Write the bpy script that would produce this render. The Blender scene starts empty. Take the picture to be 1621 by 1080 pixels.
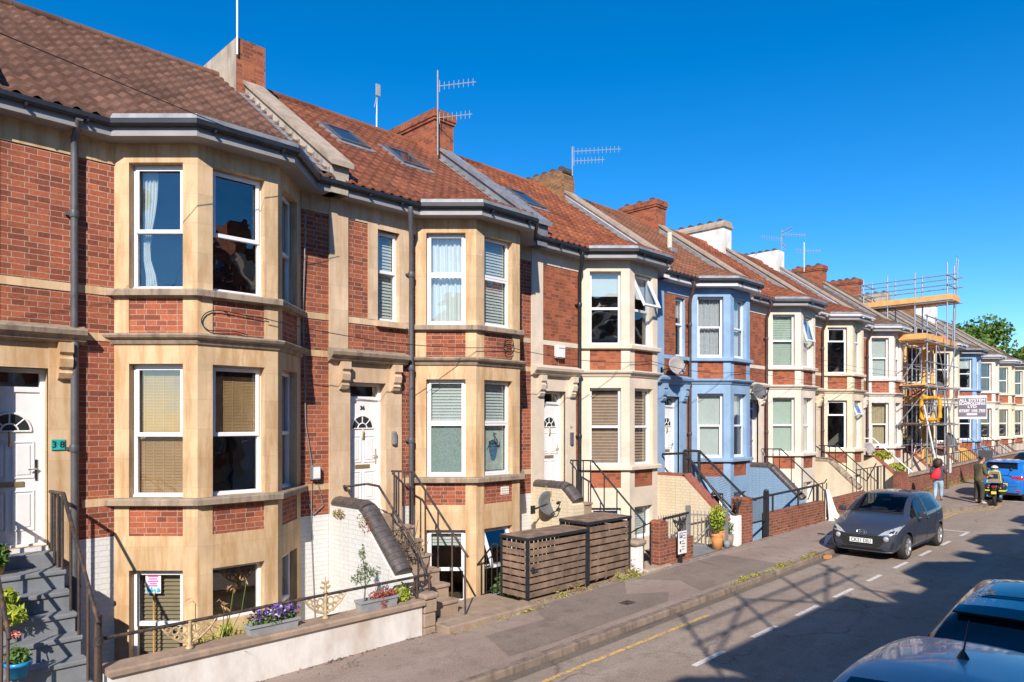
import bpy, bmesh, math, random
from mathutils import Vector, Matrix
R=math.radians
sc=bpy.context.scene
# ---------------------------------------------------------------- camera
cam_d=bpy.data.cameras.new('camera'); cam=bpy.data.objects.new('camera',cam_d); sc.collection.objects.link(cam)
cam_d.sensor_width=36; cam_d.lens=36*1129/1621; cam_d.shift_y=127/1621; cam_d.clip_start=.05; cam_d.clip_end=3000
cam.location=(0,0,3.47); cam.rotation_euler=(R(90),0,R(-45)); sc.camera=cam
# ---------------------------------------------------------------- sky and sun
SUN=Vector((1.10,1.0,-.95)).normalized()           # the way the light travels
SUN_EL=math.asin(-SUN.z); SUN_AZ=math.atan2(-SUN.x,-SUN.y)
w=bpy.data.worlds.new('World'); sc.world=w; w.use_nodes=True
nt=w.node_tree; bg=nt.nodes['Background']
sky=nt.nodes.new('ShaderNodeTexSky'); sky.sky_type='NISHITA'; sky.sun_disc=False
sky.sun_elevation=SUN_EL; sky.sun_rotation=SUN_AZ; sky.altitude=1000; sky.air_density=1.0; sky.dust_density=0.3; sky.ozone_density=4.0
hs=nt.nodes.new('ShaderNodeHueSaturation'); hs.inputs['Saturation'].default_value=1.37; hs.inputs['Hue'].default_value=.501
nt.links.new(sky.outputs[0],hs.inputs['Color']); nt.links.new(hs.outputs[0],bg.inputs[0]); bg.inputs[1].default_value=.13
sl=bpy.data.lights.new('sun','SUN'); sl.energy=4.6; sl.angle=R(.5); sl.color=(1,.92,.83)
so=bpy.data.objects.new('sun',sl); sc.collection.objects.link(so); so.rotation_euler=SUN.to_track_quat('-Z','Y').to_euler()
sc.view_settings.view_transform='Standard'; sc.view_settings.look='None'; sc.view_settings.exposure=0.52; sc.view_settings.gamma=1
sc.render.engine='CYCLES'; sc.cycles.use_denoising=True
sc.cycles.max_bounces=8; sc.cycles.transparent_max_bounces=12
# ---------------------------------------------------------------- helpers
C=sc.collection
YF,YW,YK=11.2,8.95,6.9
def g(x): return .014*(x-7)                          # the street climbs gently
rng=random.Random(7)
def put(o,parent=None):
    C.objects.link(o)
    if parent is not None: o.parent=parent
    return o
def tag(o,label,cat,group=None,kind=None):
    if label: o['label']=label
    if cat: o['category']=cat
    if group: o['group']=group
    if kind: o['kind']=kind
    return o
def thing(name,label,cat,loc=(0,0,0),rz=0,group=None):
    o=bpy.data.objects.new(name,None); o.empty_display_size=.2; C.objects.link(o)
    o.location=loc; o.rotation_euler=(0,0,rz)
    return tag(o,label,cat,group)
def copy_tree(o,parent=None):
    c=o.copy(); C.objects.link(c); c.parent=parent
    for ch in list(o.children): copy_tree(ch,c)
    return c
class MB:
    def __init__(s,M=None): s.v=[];s.f=[];s.m=[];s.s=[];s.uv={};s.M=M
    def pts(s,ps):
        b=len(s.v); M=s.M
        for p in ps: s.v.append(tuple(M@Vector(p)) if M is not None else tuple(p))
        return b
    def face(s,ps,m=0,sm=False,uv=None):
        b=s.pts(ps)
        if uv: s.uv[len(s.f)]=uv
        s.f.append(tuple(range(b,b+len(ps)))); s.m.append(m); s.s.append(sm)
    def raw(s,ps,fs,m=0,sm=False):
        b=s.pts(ps)
        for f in fs: s.f.append(tuple(b+i for i in f)); s.m.append(m); s.s.append(sm)
    def box(s,x0,x1,y0,y1,z0,z1,m=0):
        p=[(x,y,z) for z in (z0,z1) for y in (y0,y1) for x in (x0,x1)]
        s.raw(p,[(0,2,3,1),(4,5,7,6),(0,1,5,4),(2,6,7,3),(0,4,6,2),(1,3,7,5)],m)
    def bevbox(s,x0,x1,y0,y1,z0,z1,b=.02,m=0):
        bm=bmesh.new(); r=bmesh.ops.create_cube(bm,size=1)
        for v in bm.verts: v.co=Vector(((x0+x1)/2+v.co.x*(x1-x0),(y0+y1)/2+v.co.y*(y1-y0),(z0+z1)/2+v.co.z*(z1-z0)))
        bmesh.ops.bevel(bm,geom=bm.edges[:],offset=b,segments=2,affect='EDGES',profile=.5)
        bm.verts.index_update()
        s.raw([v.co[:] for v in bm.verts],[[v.index for v in f.verts] for f in bm.faces],m); bm.free()
    def bar(s,p,q,w,h=None,m=0,up=(0,0,1)):
        p=Vector(p);q=Vector(q); d=(q-p)
        if d.length<1e-6: return
        d.normalize(); u=Vector(up)
        if abs(d.dot(u))>.98: u=Vector((0,1,0))
        a=d.cross(u).normalized(); b=a.cross(d); h=h or w
        a*=w/2; b*=h/2
        ps=[p-a-b,p+a-b,p+a+b,p-a+b,q-a-b,q+a-b,q+a+b,q-a+b]
        s.raw(ps,[(0,3,2,1),(4,5,6,7),(0,1,5,4),(1,2,6,5),(2,3,7,6),(3,0,4,7)],m)
    def tube(s,ps,r,m=0,n=8,cap=True,flat=1.0):
        ps=[Vector(p) for p in ps]; N_=len(ps); rings=[]
        rr=r if isinstance(r,(list,tuple)) else [r]*N_
        prev=None
        for i,p in enumerate(ps):
            if i==0: d=ps[1]-p
            elif i==N_-1: d=p-ps[-2]
            else: d=(ps[i+1]-p).normalized()+(p-ps[i-1]).normalized()
            if d.length<1e-9: d=Vector((0,0,1))
            d.normalize()
            u=prev if prev is not None else (Vector((0,0,1)) if abs(d.z)<.95 else Vector((1,0,0)))
            a=d.cross(u)
            if a.length<1e-5: a=d.cross(Vector((0,1,0)))
            a.normalize(); b=a.cross(d).normalized(); prev=b
            k=1
            if 0<i<N_-1:
                c=(ps[i+1]-p).normalized().dot((p-ps[i-1]).normalized()); k=1/max(.5,math.sqrt(max(0,(1+c)/2)))
            rings.append([p+a*math.cos(6.2832*j/n)*rr[i]*k+b*math.sin(6.2832*j/n)*rr[i]*flat for j in range(n)])
        vs=[q for rg in rings for q in rg]; fs=[]
        for i in range(N_-1):
            for j in range(n):
                fs.append((i*n+j,i*n+(j+1)%n,(i+1)*n+(j+1)%n,(i+1)*n+j))
        b=s.pts(vs)
        for f in fs: s.f.append(tuple(b+i for i in f)); s.m.append(m); s.s.append(n>5)
        if cap:
            for q in (vs[:n][::-1],vs[(N_-1)*n:]):
                b2=len(s.v); b2=s.pts(q); s.f.append(tuple(range(b2,b2+n))); s.m.append(m); s.s.append(False)
    def lathe(s,prof,o=(0,0,0),m=0,n=16,ax=2,sm=True):
        o=Vector(o); vs=[]
        for (r,h) in prof:
            for j in range(n):
                a=6.2832*j/n; c,sn=r*math.cos(a),r*math.sin(a)
                vs.append(o+Vector(((c,sn,h),(h,c,sn),(c,h,sn))[(2,0,1).index(ax)]))
        fs=[(i*n+j,i*n+(j+1)%n,(i+1)*n+(j+1)%n,(i+1)*n+j) for i in range(len(prof)-1) for j in range(n)]
        s.raw(vs,fs,m,sm)
    def prism(s,poly,ax,a,b,m=0,mcap=None):
        """poly in the two other axes, pushed along ax from a to b"""
        def P(u,v,t): return {0:(t,u,v),1:(u,t,v),2:(u,v,t)}[ax]
        n=len(poly); vs=[P(u,v,a) for u,v in poly]+[P(u,v,b) for u,v in poly]
        s.raw(vs,[(i,(i+1)%n,n+(i+1)%n,n+i) for i in range(n)],m)
        s.raw(vs,[tuple(range(n))[::-1],tuple(range(n,2*n))],m if mcap is None else mcap)
    def sheet(s,x0,x1,z0,z1,holes=(),y=0,m=0):
        xs=sorted({x0,x1}|{c for h in holes for c in h[:2] if x0<c<x1}); zs=sorted({z0,z1}|{c for h in holes for c in h[2:4] if z0<c<z1})
        for i in range(len(xs)-1):
            for j in range(len(zs)-1):
                cx,cz=(xs[i]+xs[i+1])/2,(zs[j]+zs[j+1])/2
                if any(h[0]<cx<h[1] and h[2]<cz<h[3] for h in holes): continue
                s.face([(xs[i],y,zs[j]),(xs[i+1],y,zs[j]),(xs[i+1],y,zs[j+1]),(xs[i],y,zs[j+1])],m)
    def reveal(s,x0,x1,z0,z1,y0,y1,m=0):
        s.face([(x0,y0,z0),(x0,y1,z0),(x0,y1,z1),(x0,y0,z1)],m); s.face([(x1,y0,z0),(x1,y1,z0),(x1,y1,z1),(x1,y0,z1)],m)
        s.face([(x0,y0,z1),(x1,y0,z1),(x1,y1,z1),(x0,y1,z1)],m); s.face([(x0,y0,z0),(x1,y0,z0),(x1,y1,z0),(x0,y1,z0)],m)
    def leaf(s,c,size,m=0,flat=0.0,r=rng,asp=.55):
        d=Vector((r.gauss(0,1),r.gauss(0,1),r.gauss(0,1)*(1-flat)+.2)); d.normalize()
        e=d.cross(Vector((r.gauss(0,1),r.gauss(0,1),r.gauss(0,1))))
        if e.length<1e-4: return
        e.normalize(); c=Vector(c); l=size*r.uniform(.6,1.3); e*=l*asp/2
        n=d.cross(e).normalized()*l*.12
        s.raw([c-d*l/2,c+e+n,c+d*l/2,c-e+n],[(0,1,2,3)],m)
    def mesh(s,name,origin=None):
        me=bpy.data.meshes.new(name)
        if origin is not None: ox,oy,oz=origin; v=[(a-ox,b-oy,c-oz) for a,b,c in s.v]
        else: v=s.v
        me.from_pydata(v,[],s.f); me.polygons.foreach_set('material_index',s.m); me.polygons.foreach_set('use_smooth',s.s)
        uvl=me.uv_layers.new(name='UVMap'); data=[0.0]*(2*len(me.loops)); li=0
        for fi,f in enumerate(s.f):
            if fi in s.uv:
                for (a,b) in s.uv[fi]: data[2*li]=a; data[2*li+1]=b; li+=1
                continue
            p0,p1,p2=(s.v[f[0]],s.v[f[1]],s.v[f[2]])
            ax,ay,az=p1[0]-p0[0],p1[1]-p0[1],p1[2]-p0[2]; bx_,by,bz=p2[0]-p0[0],p2[1]-p0[1],p2[2]-p0[2]
            nx,ny,nz=ay*bz-az*by,az*bx_-ax*bz,ax*by-ay*bx_; h=math.hypot(nx,ny); L=math.sqrt(h*h+nz*nz) or 1
            if h/L<.12:
                for i in f: data[2*li]=s.v[i][0]; data[2*li+1]=s.v[i][1]; li+=1
            else:
                tx,ty=-ny/h,nx/h
                if abs(tx)>abs(ty):
                    if tx<0: tx,ty=-tx,-ty
                elif ty<0: tx,ty=-tx,-ty
                k=L/h
                for i in f: data[2*li]=s.v[i][0]*tx+s.v[i][1]*ty; data[2*li+1]=s.v[i][2]*k; li+=1
        uvl.data.foreach_set('uv',data); me.validate(); return me
    def build(s,name,mats,parent=None,origin=None,loc=None):
        if not s.f: return None
        me=s.mesh(name,origin)
        for m in (mats if isinstance(mats,(list,tuple)) else [mats]): me.materials.append(m)
        o=bpy.data.objects.new(name,me); put(o,parent)
        if loc is not None: o.location=loc
        elif parent is None and origin is not None: o.location=origin
        return o
def evaluated(o):
    """bake an object's modifiers into its mesh"""
    dg=bpy.context.evaluated_depsgraph_get(); me=bpy.data.meshes.new_from_object(o.evaluated_get(dg)); o.modifiers.clear(); o.data=me; return o
def text_mesh(txt,size,mat,parent=None,depth=.002,align='CENTER',bold=0.0,name='lettering'):
    cu=bpy.data.curves.new(name,'FONT'); cu.body=txt; cu.size=size; cu.extrude=depth; cu.align_x=align; cu.align_y='CENTER'; cu.offset=bold; cu.resolution_u=4
    o=bpy.data.objects.new(name,cu); C.objects.link(o); bpy.context.view_layer.update()
    dg=bpy.context.evaluated_depsgraph_get(); me=bpy.data.meshes.new_from_object(o.evaluated_get(dg)); me.materials.clear(); me.materials.append(mat)
    bpy.data.objects.remove(o); bpy.data.curves.remove(cu)
    n=bpy.data.objects.new(name,me); put(n,parent); return n
# ---------------------------------------------------------------- materials
def newmat(name):
    m=bpy.data.materials.new(name); m.use_nodes=True; return m,m.node_tree,m.node_tree.nodes['Principled BSDF']
def nd(nt,t,ins=None,**kw):
    n=nt.nodes.new(t)
    for k,v in kw.items(): setattr(n,k,v)
    for k,v in (ins or {}).items():
        if hasattr(v,'is_linked') or isinstance(v,bpy.types.NodeSocket): nt.links.new(v,n.inputs[k])
        else: n.inputs[k].default_value=v
    return n
def c4(c): return (c[0],c[1],c[2],1)
def sh(c,k): return tuple(min(1,x*k) for x in c)
def mixc(nt,fac,a,b,mode='MIX'):
    n=nd(nt,'ShaderNodeMix',data_type='RGBA',blend_type=mode,clamp_factor=True)
    for idx,v in ((0,fac),(6,a),(7,b)):
        if isinstance(v,bpy.types.NodeSocket): nt.links.new(v,n.inputs[idx])
        else: n.inputs[idx].default_value=v
    return n.outputs[2]
def ramp(nt,fac,a,b):
    n=nd(nt,'ShaderNodeMapRange',{'Value':fac,'From Min':a,'From Max':b}); n.clamp=True; return n.outputs[0]
def noise(nt,vec,scale,detail=4,rough=.55,out=0):
    return nd(nt,'ShaderNodeTexNoise',{'Vector':vec,'Scale':scale,'Detail':detail,'Roughness':rough}).outputs[out]
def stretched(nt,vec,s):
    return nd(nt,'ShaderNodeMapping',{'Vector':vec,'Scale':s}).outputs[0]
def simple(name,col,rough=.6,var=.12,scale=5,bump=0.0,bscale=40,metal=0,stain=None,stain_amt=.5,spec=.5,coat=0,streak=2.0,sr=(.48,.68)):
    m,nt,b=newmat(name); tc=nd(nt,'ShaderNodeTexCoord').outputs['Object']
    n=noise(nt,tc,scale,5); f=ramp(nt,n,.3,.7)
    c=mixc(nt,f,c4(sh(col,1-var)),c4(sh(col,1+var)))
    if stain:
        s1=noise(nt,stretched(nt,tc,(streak,streak,.55)),1.3,6,.65); s2=ramp(nt,s1,*sr)
        k=nd(nt,'ShaderNodeMath',{0:s2,1:stain_amt},operation='MULTIPLY').outputs[0]
        c=mixc(nt,k,c,c4(stain))
    nt.links.new(c,b.inputs['Base Color']); b.inputs['Roughness'].default_value=rough; b.inputs['Metallic'].default_value=metal
    b.inputs['Specular IOR Level'].default_value=spec; b.inputs['Coat Weight'].default_value=coat
    if bump:
        bn=nd(nt,'ShaderNodeBump',{'Height':noise(nt,tc,bscale,5,.6),'Strength':bump,'Distance':.01}); nt.links.new(bn.outputs[0],b.inputs['Normal'])
    return m
def brick(name,c1,c2,mortar,bw=.235,bh=.078,ms=.005,var=.4,painted=False,dirt=.45,msm=.15):
    m,nt,b=newmat(name); uv=nd(nt,'ShaderNodeUVMap').outputs[0]
    wob=nd(nt,'ShaderNodeVectorMath',{0:noise(nt,uv,9,2,.5,1),1:(.5,.5,.5)},operation='SUBTRACT').outputs[0]
    uvw=nd(nt,'ShaderNodeVectorMath',{0:wob,1:(.006,.006,0),2:uv},operation='MULTIPLY_ADD').outputs[0]
    bt=nd(nt,'ShaderNodeTexBrick',{'Vector':uvw,'Color1':c4(c1),'Color2':c4(c2),'Mortar':c4(mortar),'Scale':1,'Mortar Size':ms,'Mortar Smooth':msm,'Bias':0,'Brick Width':bw,'Row Height':bh},offset=.5,squash=.62,squash_frequency=2)
    # every brick its own shade
    bt2=nd(nt,'ShaderNodeTexBrick',{'Vector':uvw,'Color1':(0,0,0,1),'Color2':(1,1,1,1),'Mortar':(.5,.5,.5,1),'Scale':1,'Mortar Size':0,'Bias':0,'Brick Width':bw,'Row Height':bh},offset=.5,squash=.62,squash_frequency=2)
    col=bt.outputs['Color']
    if not painted:
        sepd=ramp(nt,bt2.outputs['Color'],.62,1.0); dk=nd(nt,'ShaderNodeMath',{0:sepd,1:.7},operation='MULTIPLY').outputs[0]
        nm=nd(nt,'ShaderNodeMath',{0:1.0,1:bt.outputs['Fac']},operation='SUBTRACT').outputs[0]
        dk=nd(nt,'ShaderNodeMath',{0:dk,1:nm},operation='MULTIPLY').outputs[0]
        col=mixc(nt,dk,col,c4((c1[0]*.45,c1[1]*.5,c1[2]*.6)))
    n=noise(nt,uv,1.1,6,.65); col=mixc(nt,ramp(nt,n,.3,.75),col,mixc(nt,1.0,col,(1-dirt,1-dirt,1-dirt,1),'MULTIPLY'))
    n2=noise(nt,uv,26,4,.6); col=mixc(nt,.75,col,mixc(nt,1.0,col,mixc(nt,ramp(nt,n2,.25,.75),(1-var,1-var,1-var,1),(1+var*.5,)*3+(1,)),'MULTIPLY'))
    nt.links.new(col,b.inputs['Base Color']); b.inputs['Roughness'].default_value=.85; b.inputs['Specular IOR Level'].default_value=.25
    hgt=nd(nt,'ShaderNodeMath',{0:1.0,1:bt.outputs['Fac']},operation='SUBTRACT').outputs[0]
    h2=nd(nt,'ShaderNodeMath',{0:n2,1:.5,2:hgt},operation='MULTIPLY_ADD').outputs[0]
    bn=nd(nt,'ShaderNodeBump',{'Height':h2,'Strength':.55 if not painted else .8,'Distance':.008}); nt.links.new(bn.outputs[0],b.inputs['Normal'])
    return m
def stone(name,col,stain,amt=.55,joints=.12,bw=.9,bh=.42,rough=.8):
    m,nt,b=newmat(name); tc=nd(nt,'ShaderNodeTexCoord').outputs['Object']; uv=nd(nt,'ShaderNodeUVMap').outputs[0]
    c=mixc(nt,ramp(nt,noise(nt,tc,1.6,6,.65),.3,.7),c4(sh(col,.80)),c4(sh(col,1.12)))
    bt=nd(nt,'ShaderNodeTexBrick',{'Vector':uv,'Color1':(.84,.83,.80,1),'Color2':(1.07,1.05,1.02,1),'Mortar':(1-joints*3,)*3+(1,),'Scale':1,'Mortar Size':.003,'Mortar Smooth':.6,'Bias':0,'Brick Width':bw,'Row Height':bh},offset=.5)
    c=mixc(nt,.8 if joints else 0.0,c,mixc(nt,1.0,c,bt.outputs['Color'],'MULTIPLY'))
    s=ramp(nt,noise(nt,stretched(nt,tc,(4.5,4.5,.55)),1.5,7,.7),.45,.62); k=nd(nt,'ShaderNodeMath',{0:s,1:amt},operation='MULTIPLY').outputs[0]
    c=mixc(nt,k,c,c4(stain))
    sp=ramp(nt,noise(nt,tc,30,3,.6),.62,.8); k2=nd(nt,'ShaderNodeMath',{0:sp,1:.18},operation='MULTIPLY').outputs[0]
    c=mixc(nt,k2,c,c4(sh(col,.45)))
    nt.links.new(c,b.inputs['Base Color']); b.inputs['Roughness'].default_value=rough; b.inputs['Specular IOR Level'].default_value=.25
    bn=nd(nt,'ShaderNodeBump',{'Height':noise(nt,tc,45,6,.65),'Strength':.25,'Distance':.008}); nt.links.new(bn.outputs[0],b.inputs['Normal'])
    return m
def tiles(name,c1,c2,lichen=.25):
    m,nt,b=newmat(name); uv=nd(nt,'ShaderNodeUVMap').outputs[0]; tc=nd(nt,'ShaderNodeTexCoord').outputs['Object']
    fl=nd(nt,'ShaderNodeVectorMath',{0:uv},operation='FLOOR').outputs[0]; wn=nd(nt,'ShaderNodeTexWhiteNoise',{'Vector':fl},noise_dimensions='2D').outputs[0]
    c=mixc(nt,wn,c4(c1),c4(c2))
    n=noise(nt,tc,.9,6,.7); c=mixc(nt,ramp(nt,n,.35,.7),c,mixc(nt,1.0,c,(.50,.47,.46,1),'MULTIPLY'))
    sp=ramp(nt,noise(nt,tc,22,4,.7),.6,.72); k=nd(nt,'ShaderNodeMath',{0:sp,1:lichen},operation='MULTIPLY').outputs[0]
    c=mixc(nt,k,c,(.34,.30,.25,1))
    nt.links.new(c,b.inputs['Base Color']); b.inputs['Roughness'].default_value=.85; b.inputs['Specular IOR Level'].default_value=.25
    bn=nd(nt,'ShaderNodeBump',{'Height':noise(nt,tc,60,4,.6),'Strength':.3,'Distance':.006}); nt.links.new(bn.outputs[0],b.inputs['Normal'])
    return m
def glass(name,tint=(.72,.78,.78),bumpy=.035,ior=1.55,k=2.4,k0=.06):
    m,nt,b=newmat(name); nt.nodes.remove(b); out=nt.nodes['Material Output']; tc=nd(nt,'ShaderNodeTexCoord').outputs['Object']
    bn=nd(nt,'ShaderNodeBump',{'Height':noise(nt,tc,1.7,2,.4),'Strength':bumpy,'Distance':.2})
    geo=nd(nt,'ShaderNodeNewGeometry'); dt=nd(nt,'ShaderNodeVectorMath',{0:geo.outputs['Incoming'],1:geo.outputs['Normal']},operation='DOT_PRODUCT').outputs['Value']
    ab=nd(nt,'ShaderNodeMath',{0:dt},operation='ABSOLUTE').outputs[0]; om=nd(nt,'ShaderNodeMath',{0:1.0,1:ab},operation='SUBTRACT').outputs[0]; pw=nd(nt,'ShaderNodeMath',{0:om,1:5.0},operation='POWER').outputs[0]
    fr=nd(nt,'ShaderNodeMath',{0:pw,1:.955,2:.045},operation='MULTIPLY_ADD'); gl=nd(nt,'ShaderNodeBsdfGlossy',{'Color':(1,1,1,1),'Roughness':.008,'Normal':bn.outputs[0]}); tr=nd(nt,'ShaderNodeBsdfTransparent',{'Color':c4(tint)})
    f=nd(nt,'ShaderNodeMath',{0:fr.outputs[0],1:k,2:k0},operation='MULTIPLY_ADD'); f.use_clamp=True
    mx=nd(nt,'ShaderNodeMixShader',{0:f.outputs[0],1:tr.outputs[0],2:gl.outputs[0]}); nt.links.new(mx.outputs[0],out.inputs[0]); return m
def asphalt(name,col,patch,rough=.9,agg=.25):
    m,nt,b=newmat(name); tc=nd(nt,'ShaderNodeTexCoord').outputs['Object']
    c=mixc(nt,ramp(nt,noise(nt,tc,.35,6,.65),.3,.7),c4(sh(col,.85)),c4(sh(col,1.12)))
    c=mixc(nt,ramp(nt,noise(nt,stretched(nt,tc,(.25,1.6,1)),.9,5,.6),.46,.66),c,c4(patch))
    c=mixc(nt,ramp(nt,noise(nt,tc,3.2,6,.7),.5,.75),c,c4(sh(col,.72)))
    sp=noise(nt,tc,48,4,.85); c=mixc(nt,.8,c,mixc(nt,1.0,c,mixc(nt,ramp(nt,sp,.3,.7),(1-agg,)*3+(1,),(1+agg,)*3+(1,)),'MULTIPLY'))
    vo=nd(nt,'ShaderNodeTexVoronoi',{'Vector':nd(nt,'ShaderNodeVectorMath',{0:noise(nt,tc,1.2,4,.6,1),1:(.9,.9,0),2:tc},operation='MULTIPLY_ADD').outputs[0],'Scale':.42},feature='DISTANCE_TO_EDGE').outputs[0]
    cr=nd(nt,'ShaderNodeMath',{0:ramp(nt,vo,.012,.0),1:ramp(nt,noise(nt,tc,.5,2),.48,.6)},operation='MULTIPLY').outputs[0]
    k=nd(nt,'ShaderNodeMath',{0:cr,1:.6},operation='MULTIPLY').outputs[0]; c=mixc(nt,k,c,c4(sh(col,.3)))
    nt.links.new(c,b.inputs['Base Color']); b.inputs['Roughness'].default_value=rough; b.inputs['Specular IOR Level'].default_value=.3
    bn=nd(nt,'ShaderNodeBump',{'Height':sp,'Strength':.45,'Distance':.006}); nt.links.new(bn.outputs[0],b.inputs['Normal']); return m
def worn_paint(name,col,under,wear=.5,scale=14):
    m,nt,b=newmat(name); tc=nd(nt,'ShaderNodeTexCoord').outputs['Object']
    f=ramp(nt,noise(nt,tc,scale,6,.75),wear-.08,wear+.1); c=mixc(nt,f,c4(col),c4(under)); nt.links.new(c,b.inputs['Base Color']); b.inputs['Roughness'].default_value=.8; return m
def paint(name,col,metal=.35,rough=.32,coat=1.0):
    m,nt,b=newmat(name); b.inputs['Base Color'].default_value=c4(col); b.inputs['Metallic'].default_value=metal; b.inputs['Roughness'].default_value=rough
    b.inputs['Coat Weight'].default_value=coat; b.inputs['Coat Roughness'].default_value=.04
    tc=nd(nt,'ShaderNodeTexCoord').outputs['Object']; bn=nd(nt,'ShaderNodeBump',{'Height':noise(nt,tc,3,2),'Strength':.02,'Distance':.05}); nt.links.new(bn.outputs[0],b.inputs['Coat Normal'])
    nt.links.new(ramp(nt,noise(nt,tc,4,5,.7),.2,1.6),b.inputs['Roughness']) if False else None
    return m
def foliage(name,c1,c2,rough=.55,trans=.25):
    m,nt,b=newmat(name); out=nt.nodes['Material Output']; geo=nd(nt,'ShaderNodeNewGeometry'); tc=nd(nt,'ShaderNodeTexCoord').outputs['Object']
    c=mixc(nt,geo.outputs['Random Per Island'],c4(c1),c4(c2)); nt.links.new(c,b.inputs['Base Color']); b.inputs['Roughness'].default_value=rough
    t=nd(nt,'ShaderNodeBsdfTranslucent'); nt.links.new(c,t.inputs[0]); mx=nd(nt,'ShaderNodeMixShader',{0:trans,1:b.outputs[0],2:t.outputs[0]}); nt.links.new(mx.outputs[0],out.inputs[0]); return m
K={}
K['brick']=brick('red_brick',(.50,.145,.068),(.31,.08,.045),(.50,.36,.27))
K['brick_orange']=brick('orange_brick',(.48,.145,.066),(.33,.092,.045),(.38,.21,.145),ms=.005)
K['brick_yellow']=brick('buff_brick',(.42,.22,.10),(.30,.14,.07),(.20,.15,.11),bw=.24)
K['brick_low']=brick('garden_brick',(.36,.11,.06),(.26,.08,.05),(.40,.30,.22),ms=.006,dirt=.45)
K['white_brick']=brick('white_painted_brick',(.72,.71,.68),(.69,.68,.65),(.66,.65,.61),painted=True,dirt=.12,var=.1)
K['cream_brick']=brick('cream_painted_brick',(.74,.62,.44),(.71,.59,.41),(.62,.50,.34),painted=True,dirt=.15,var=.12)
K['blue_brick']=brick('blue_painted_brick',(.27,.40,.55),(.25,.38,.53),(.22,.33,.47),painted=True,dirt=.15,var=.1)
K['bath']=stone('bath_stone',(.63,.45,.27),(.40,.22,.09),.65)
K['bath_pale']=stone('pale_bath_stone',(.64,.48,.33),(.44,.27,.14),.55)
K['cream']=stone('cream_masonry_paint',(.66,.56,.44),(.66,.53,.38),.35,joints=0)
K['cream_white']=stone('ivory_masonry_paint',(.68,.60,.50),(.66,.56,.44),.3,joints=0)
K['magnolia']=stone('magnolia_paint',(.68,.58,.42),(.66,.54,.36),.3,joints=0)
K['pinkish']=stone('pinkish_paint',(.72,.62,.54),(.68,.55,.46),.3,joints=0)
K['blue']=stone('sky_blue_paint',(.25,.38,.54),(.20,.29,.42),.3,joints=0)
K['ochre']=stone('ochre_paint',(.74,.43,.13),(.62,.34,.10),.3,joints=0)
K['dirty_stone']=stone('weathered_stone',(.36,.28,.20),(.14,.11,.09),.7,joints=0)
K['coping']=stone('coping_stone',(.37,.27,.20),(.20,.15,.12),.55,joints=.1,bw=.8,bh=5)
K['render']=simple('grey_render',(.46,.38,.29),.9,.15,3,.3,30,stain=(.18,.14,.11),stain_amt=.7)
K['render_white']=simple('white_render',(.78,.74,.70),.9,.08,3,.25,30,stain=(.36,.30,.25),stain_amt=.55)
K['concrete']=simple('concrete',(.40,.31,.23),.9,.16,6,.4,50,stain=(.20,.15,.11),stain_amt=.6)
K['stone_step']=simple('worn_stone_step',(.33,.24,.17),.9,.18,5,.5,40,stain=(.16,.12,.09),stain_amt=.6)
K['step_grey']=simple('grey_step_paint',(.20,.21,.22),.75,.1,7,.2,50,stain=(.11,.11,.11),stain_amt=.35)
K['lead']=simple('lead_sheet',(.22,.225,.24),.6,.2,6,.15,20,metal=.2,stain=(.36,.36,.36),stain_amt=.45)
K['dark_brick']=simple('glazed_dark_brick',(.085,.07,.065),.45,.35,12,.3,30)
K['red_coping']=simple('red_coping_tile',(.30,.10,.06),.7,.25,8,.3,30)
K['white']=simple('white_upvc',(.74,.74,.74),.28,.02,3)
K['white_dull']=simple('white_gloss_wood',(.76,.75,.73),.4,.05,6)
K['black']=simple('black_iron',(.022,.022,.025),.5,.3,20,.2,60)
K['black_gutter']=simple('black_gutter',(.02,.021,.024),.4,.3,5)
K['grey_gutter']=simple('grey_gutter',(.09,.09,.10),.5,.25,5)
K['white_gutter']=simple('white_gutter',(.62,.61,.60),.5,.1,5)
K['brown_pipe']=simple('brown_iron_pipe',(.085,.045,.04),.5,.3,9)
K['fascia_grey']=simple('grey_fascia',(.27,.26,.26),.5,.1,4,stain=(.25,.22,.2),stain_amt=.4)
K['aerial']=simple('aerial_alloy',(.30,.30,.31),.6,.1,9)
K['galv']=simple('galvanised_steel',(.52,.53,.55),.4,.15,15,metal=.75)
K['rust_iron']=simple('rusting_black_iron',(.04,.032,.03),.6,.4,25,.5,70,stain=(.22,.11,.06),stain_amt=.6,streak=9)
K['gold']=simple('gold_paint',(.52,.39,.22),.55,.25,14,metal=.1,stain=(.24,.16,.09))
K['glass']=glass('window_glass')
K['dark']=simple('dark_void',(.015,.015,.016),.9,.1)
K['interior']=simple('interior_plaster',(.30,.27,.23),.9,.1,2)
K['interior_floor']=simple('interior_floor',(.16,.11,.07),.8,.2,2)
K['bamboo']=simple('bamboo_blind',(.64,.37,.17),.8,.12,3)
K['blind_white']=simple('white_blind',(.74,.74,.70),.7,.04,3)
K['blind_green']=simple('pale_green_blind',(.66,.72,.60),.7,.04,3)
K['blind_tan']=simple('tan_slat_blind',(.58,.37,.26),.7,.08,6)
K['blind_wood']=simple('dark_wood_blind',(.42,.30,.17),.6,.1,6)
K['net']=simple('net_curtain',(.66,.64,.66),.9,.2,30)
K['curtain']=simple('white_curtain',(.85,.85,.82),.9,.04,4)
K['curtain_yellow']=simple('beige_curtain',(.68,.54,.34),.9,.06,4)
K['frost']=simple('frosted_film',(.36,.42,.38),.6,.3,38)
K['brass']=simple('brass',(.45,.33,.16),.35,.15,20,metal=.6)
K['chrome']=simple('chrome',(.7,.7,.7),.15,.03,metal=1)
K['rubber']=simple('tyre_rubber',(.025,.024,.024),.8,.2,12)
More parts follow.
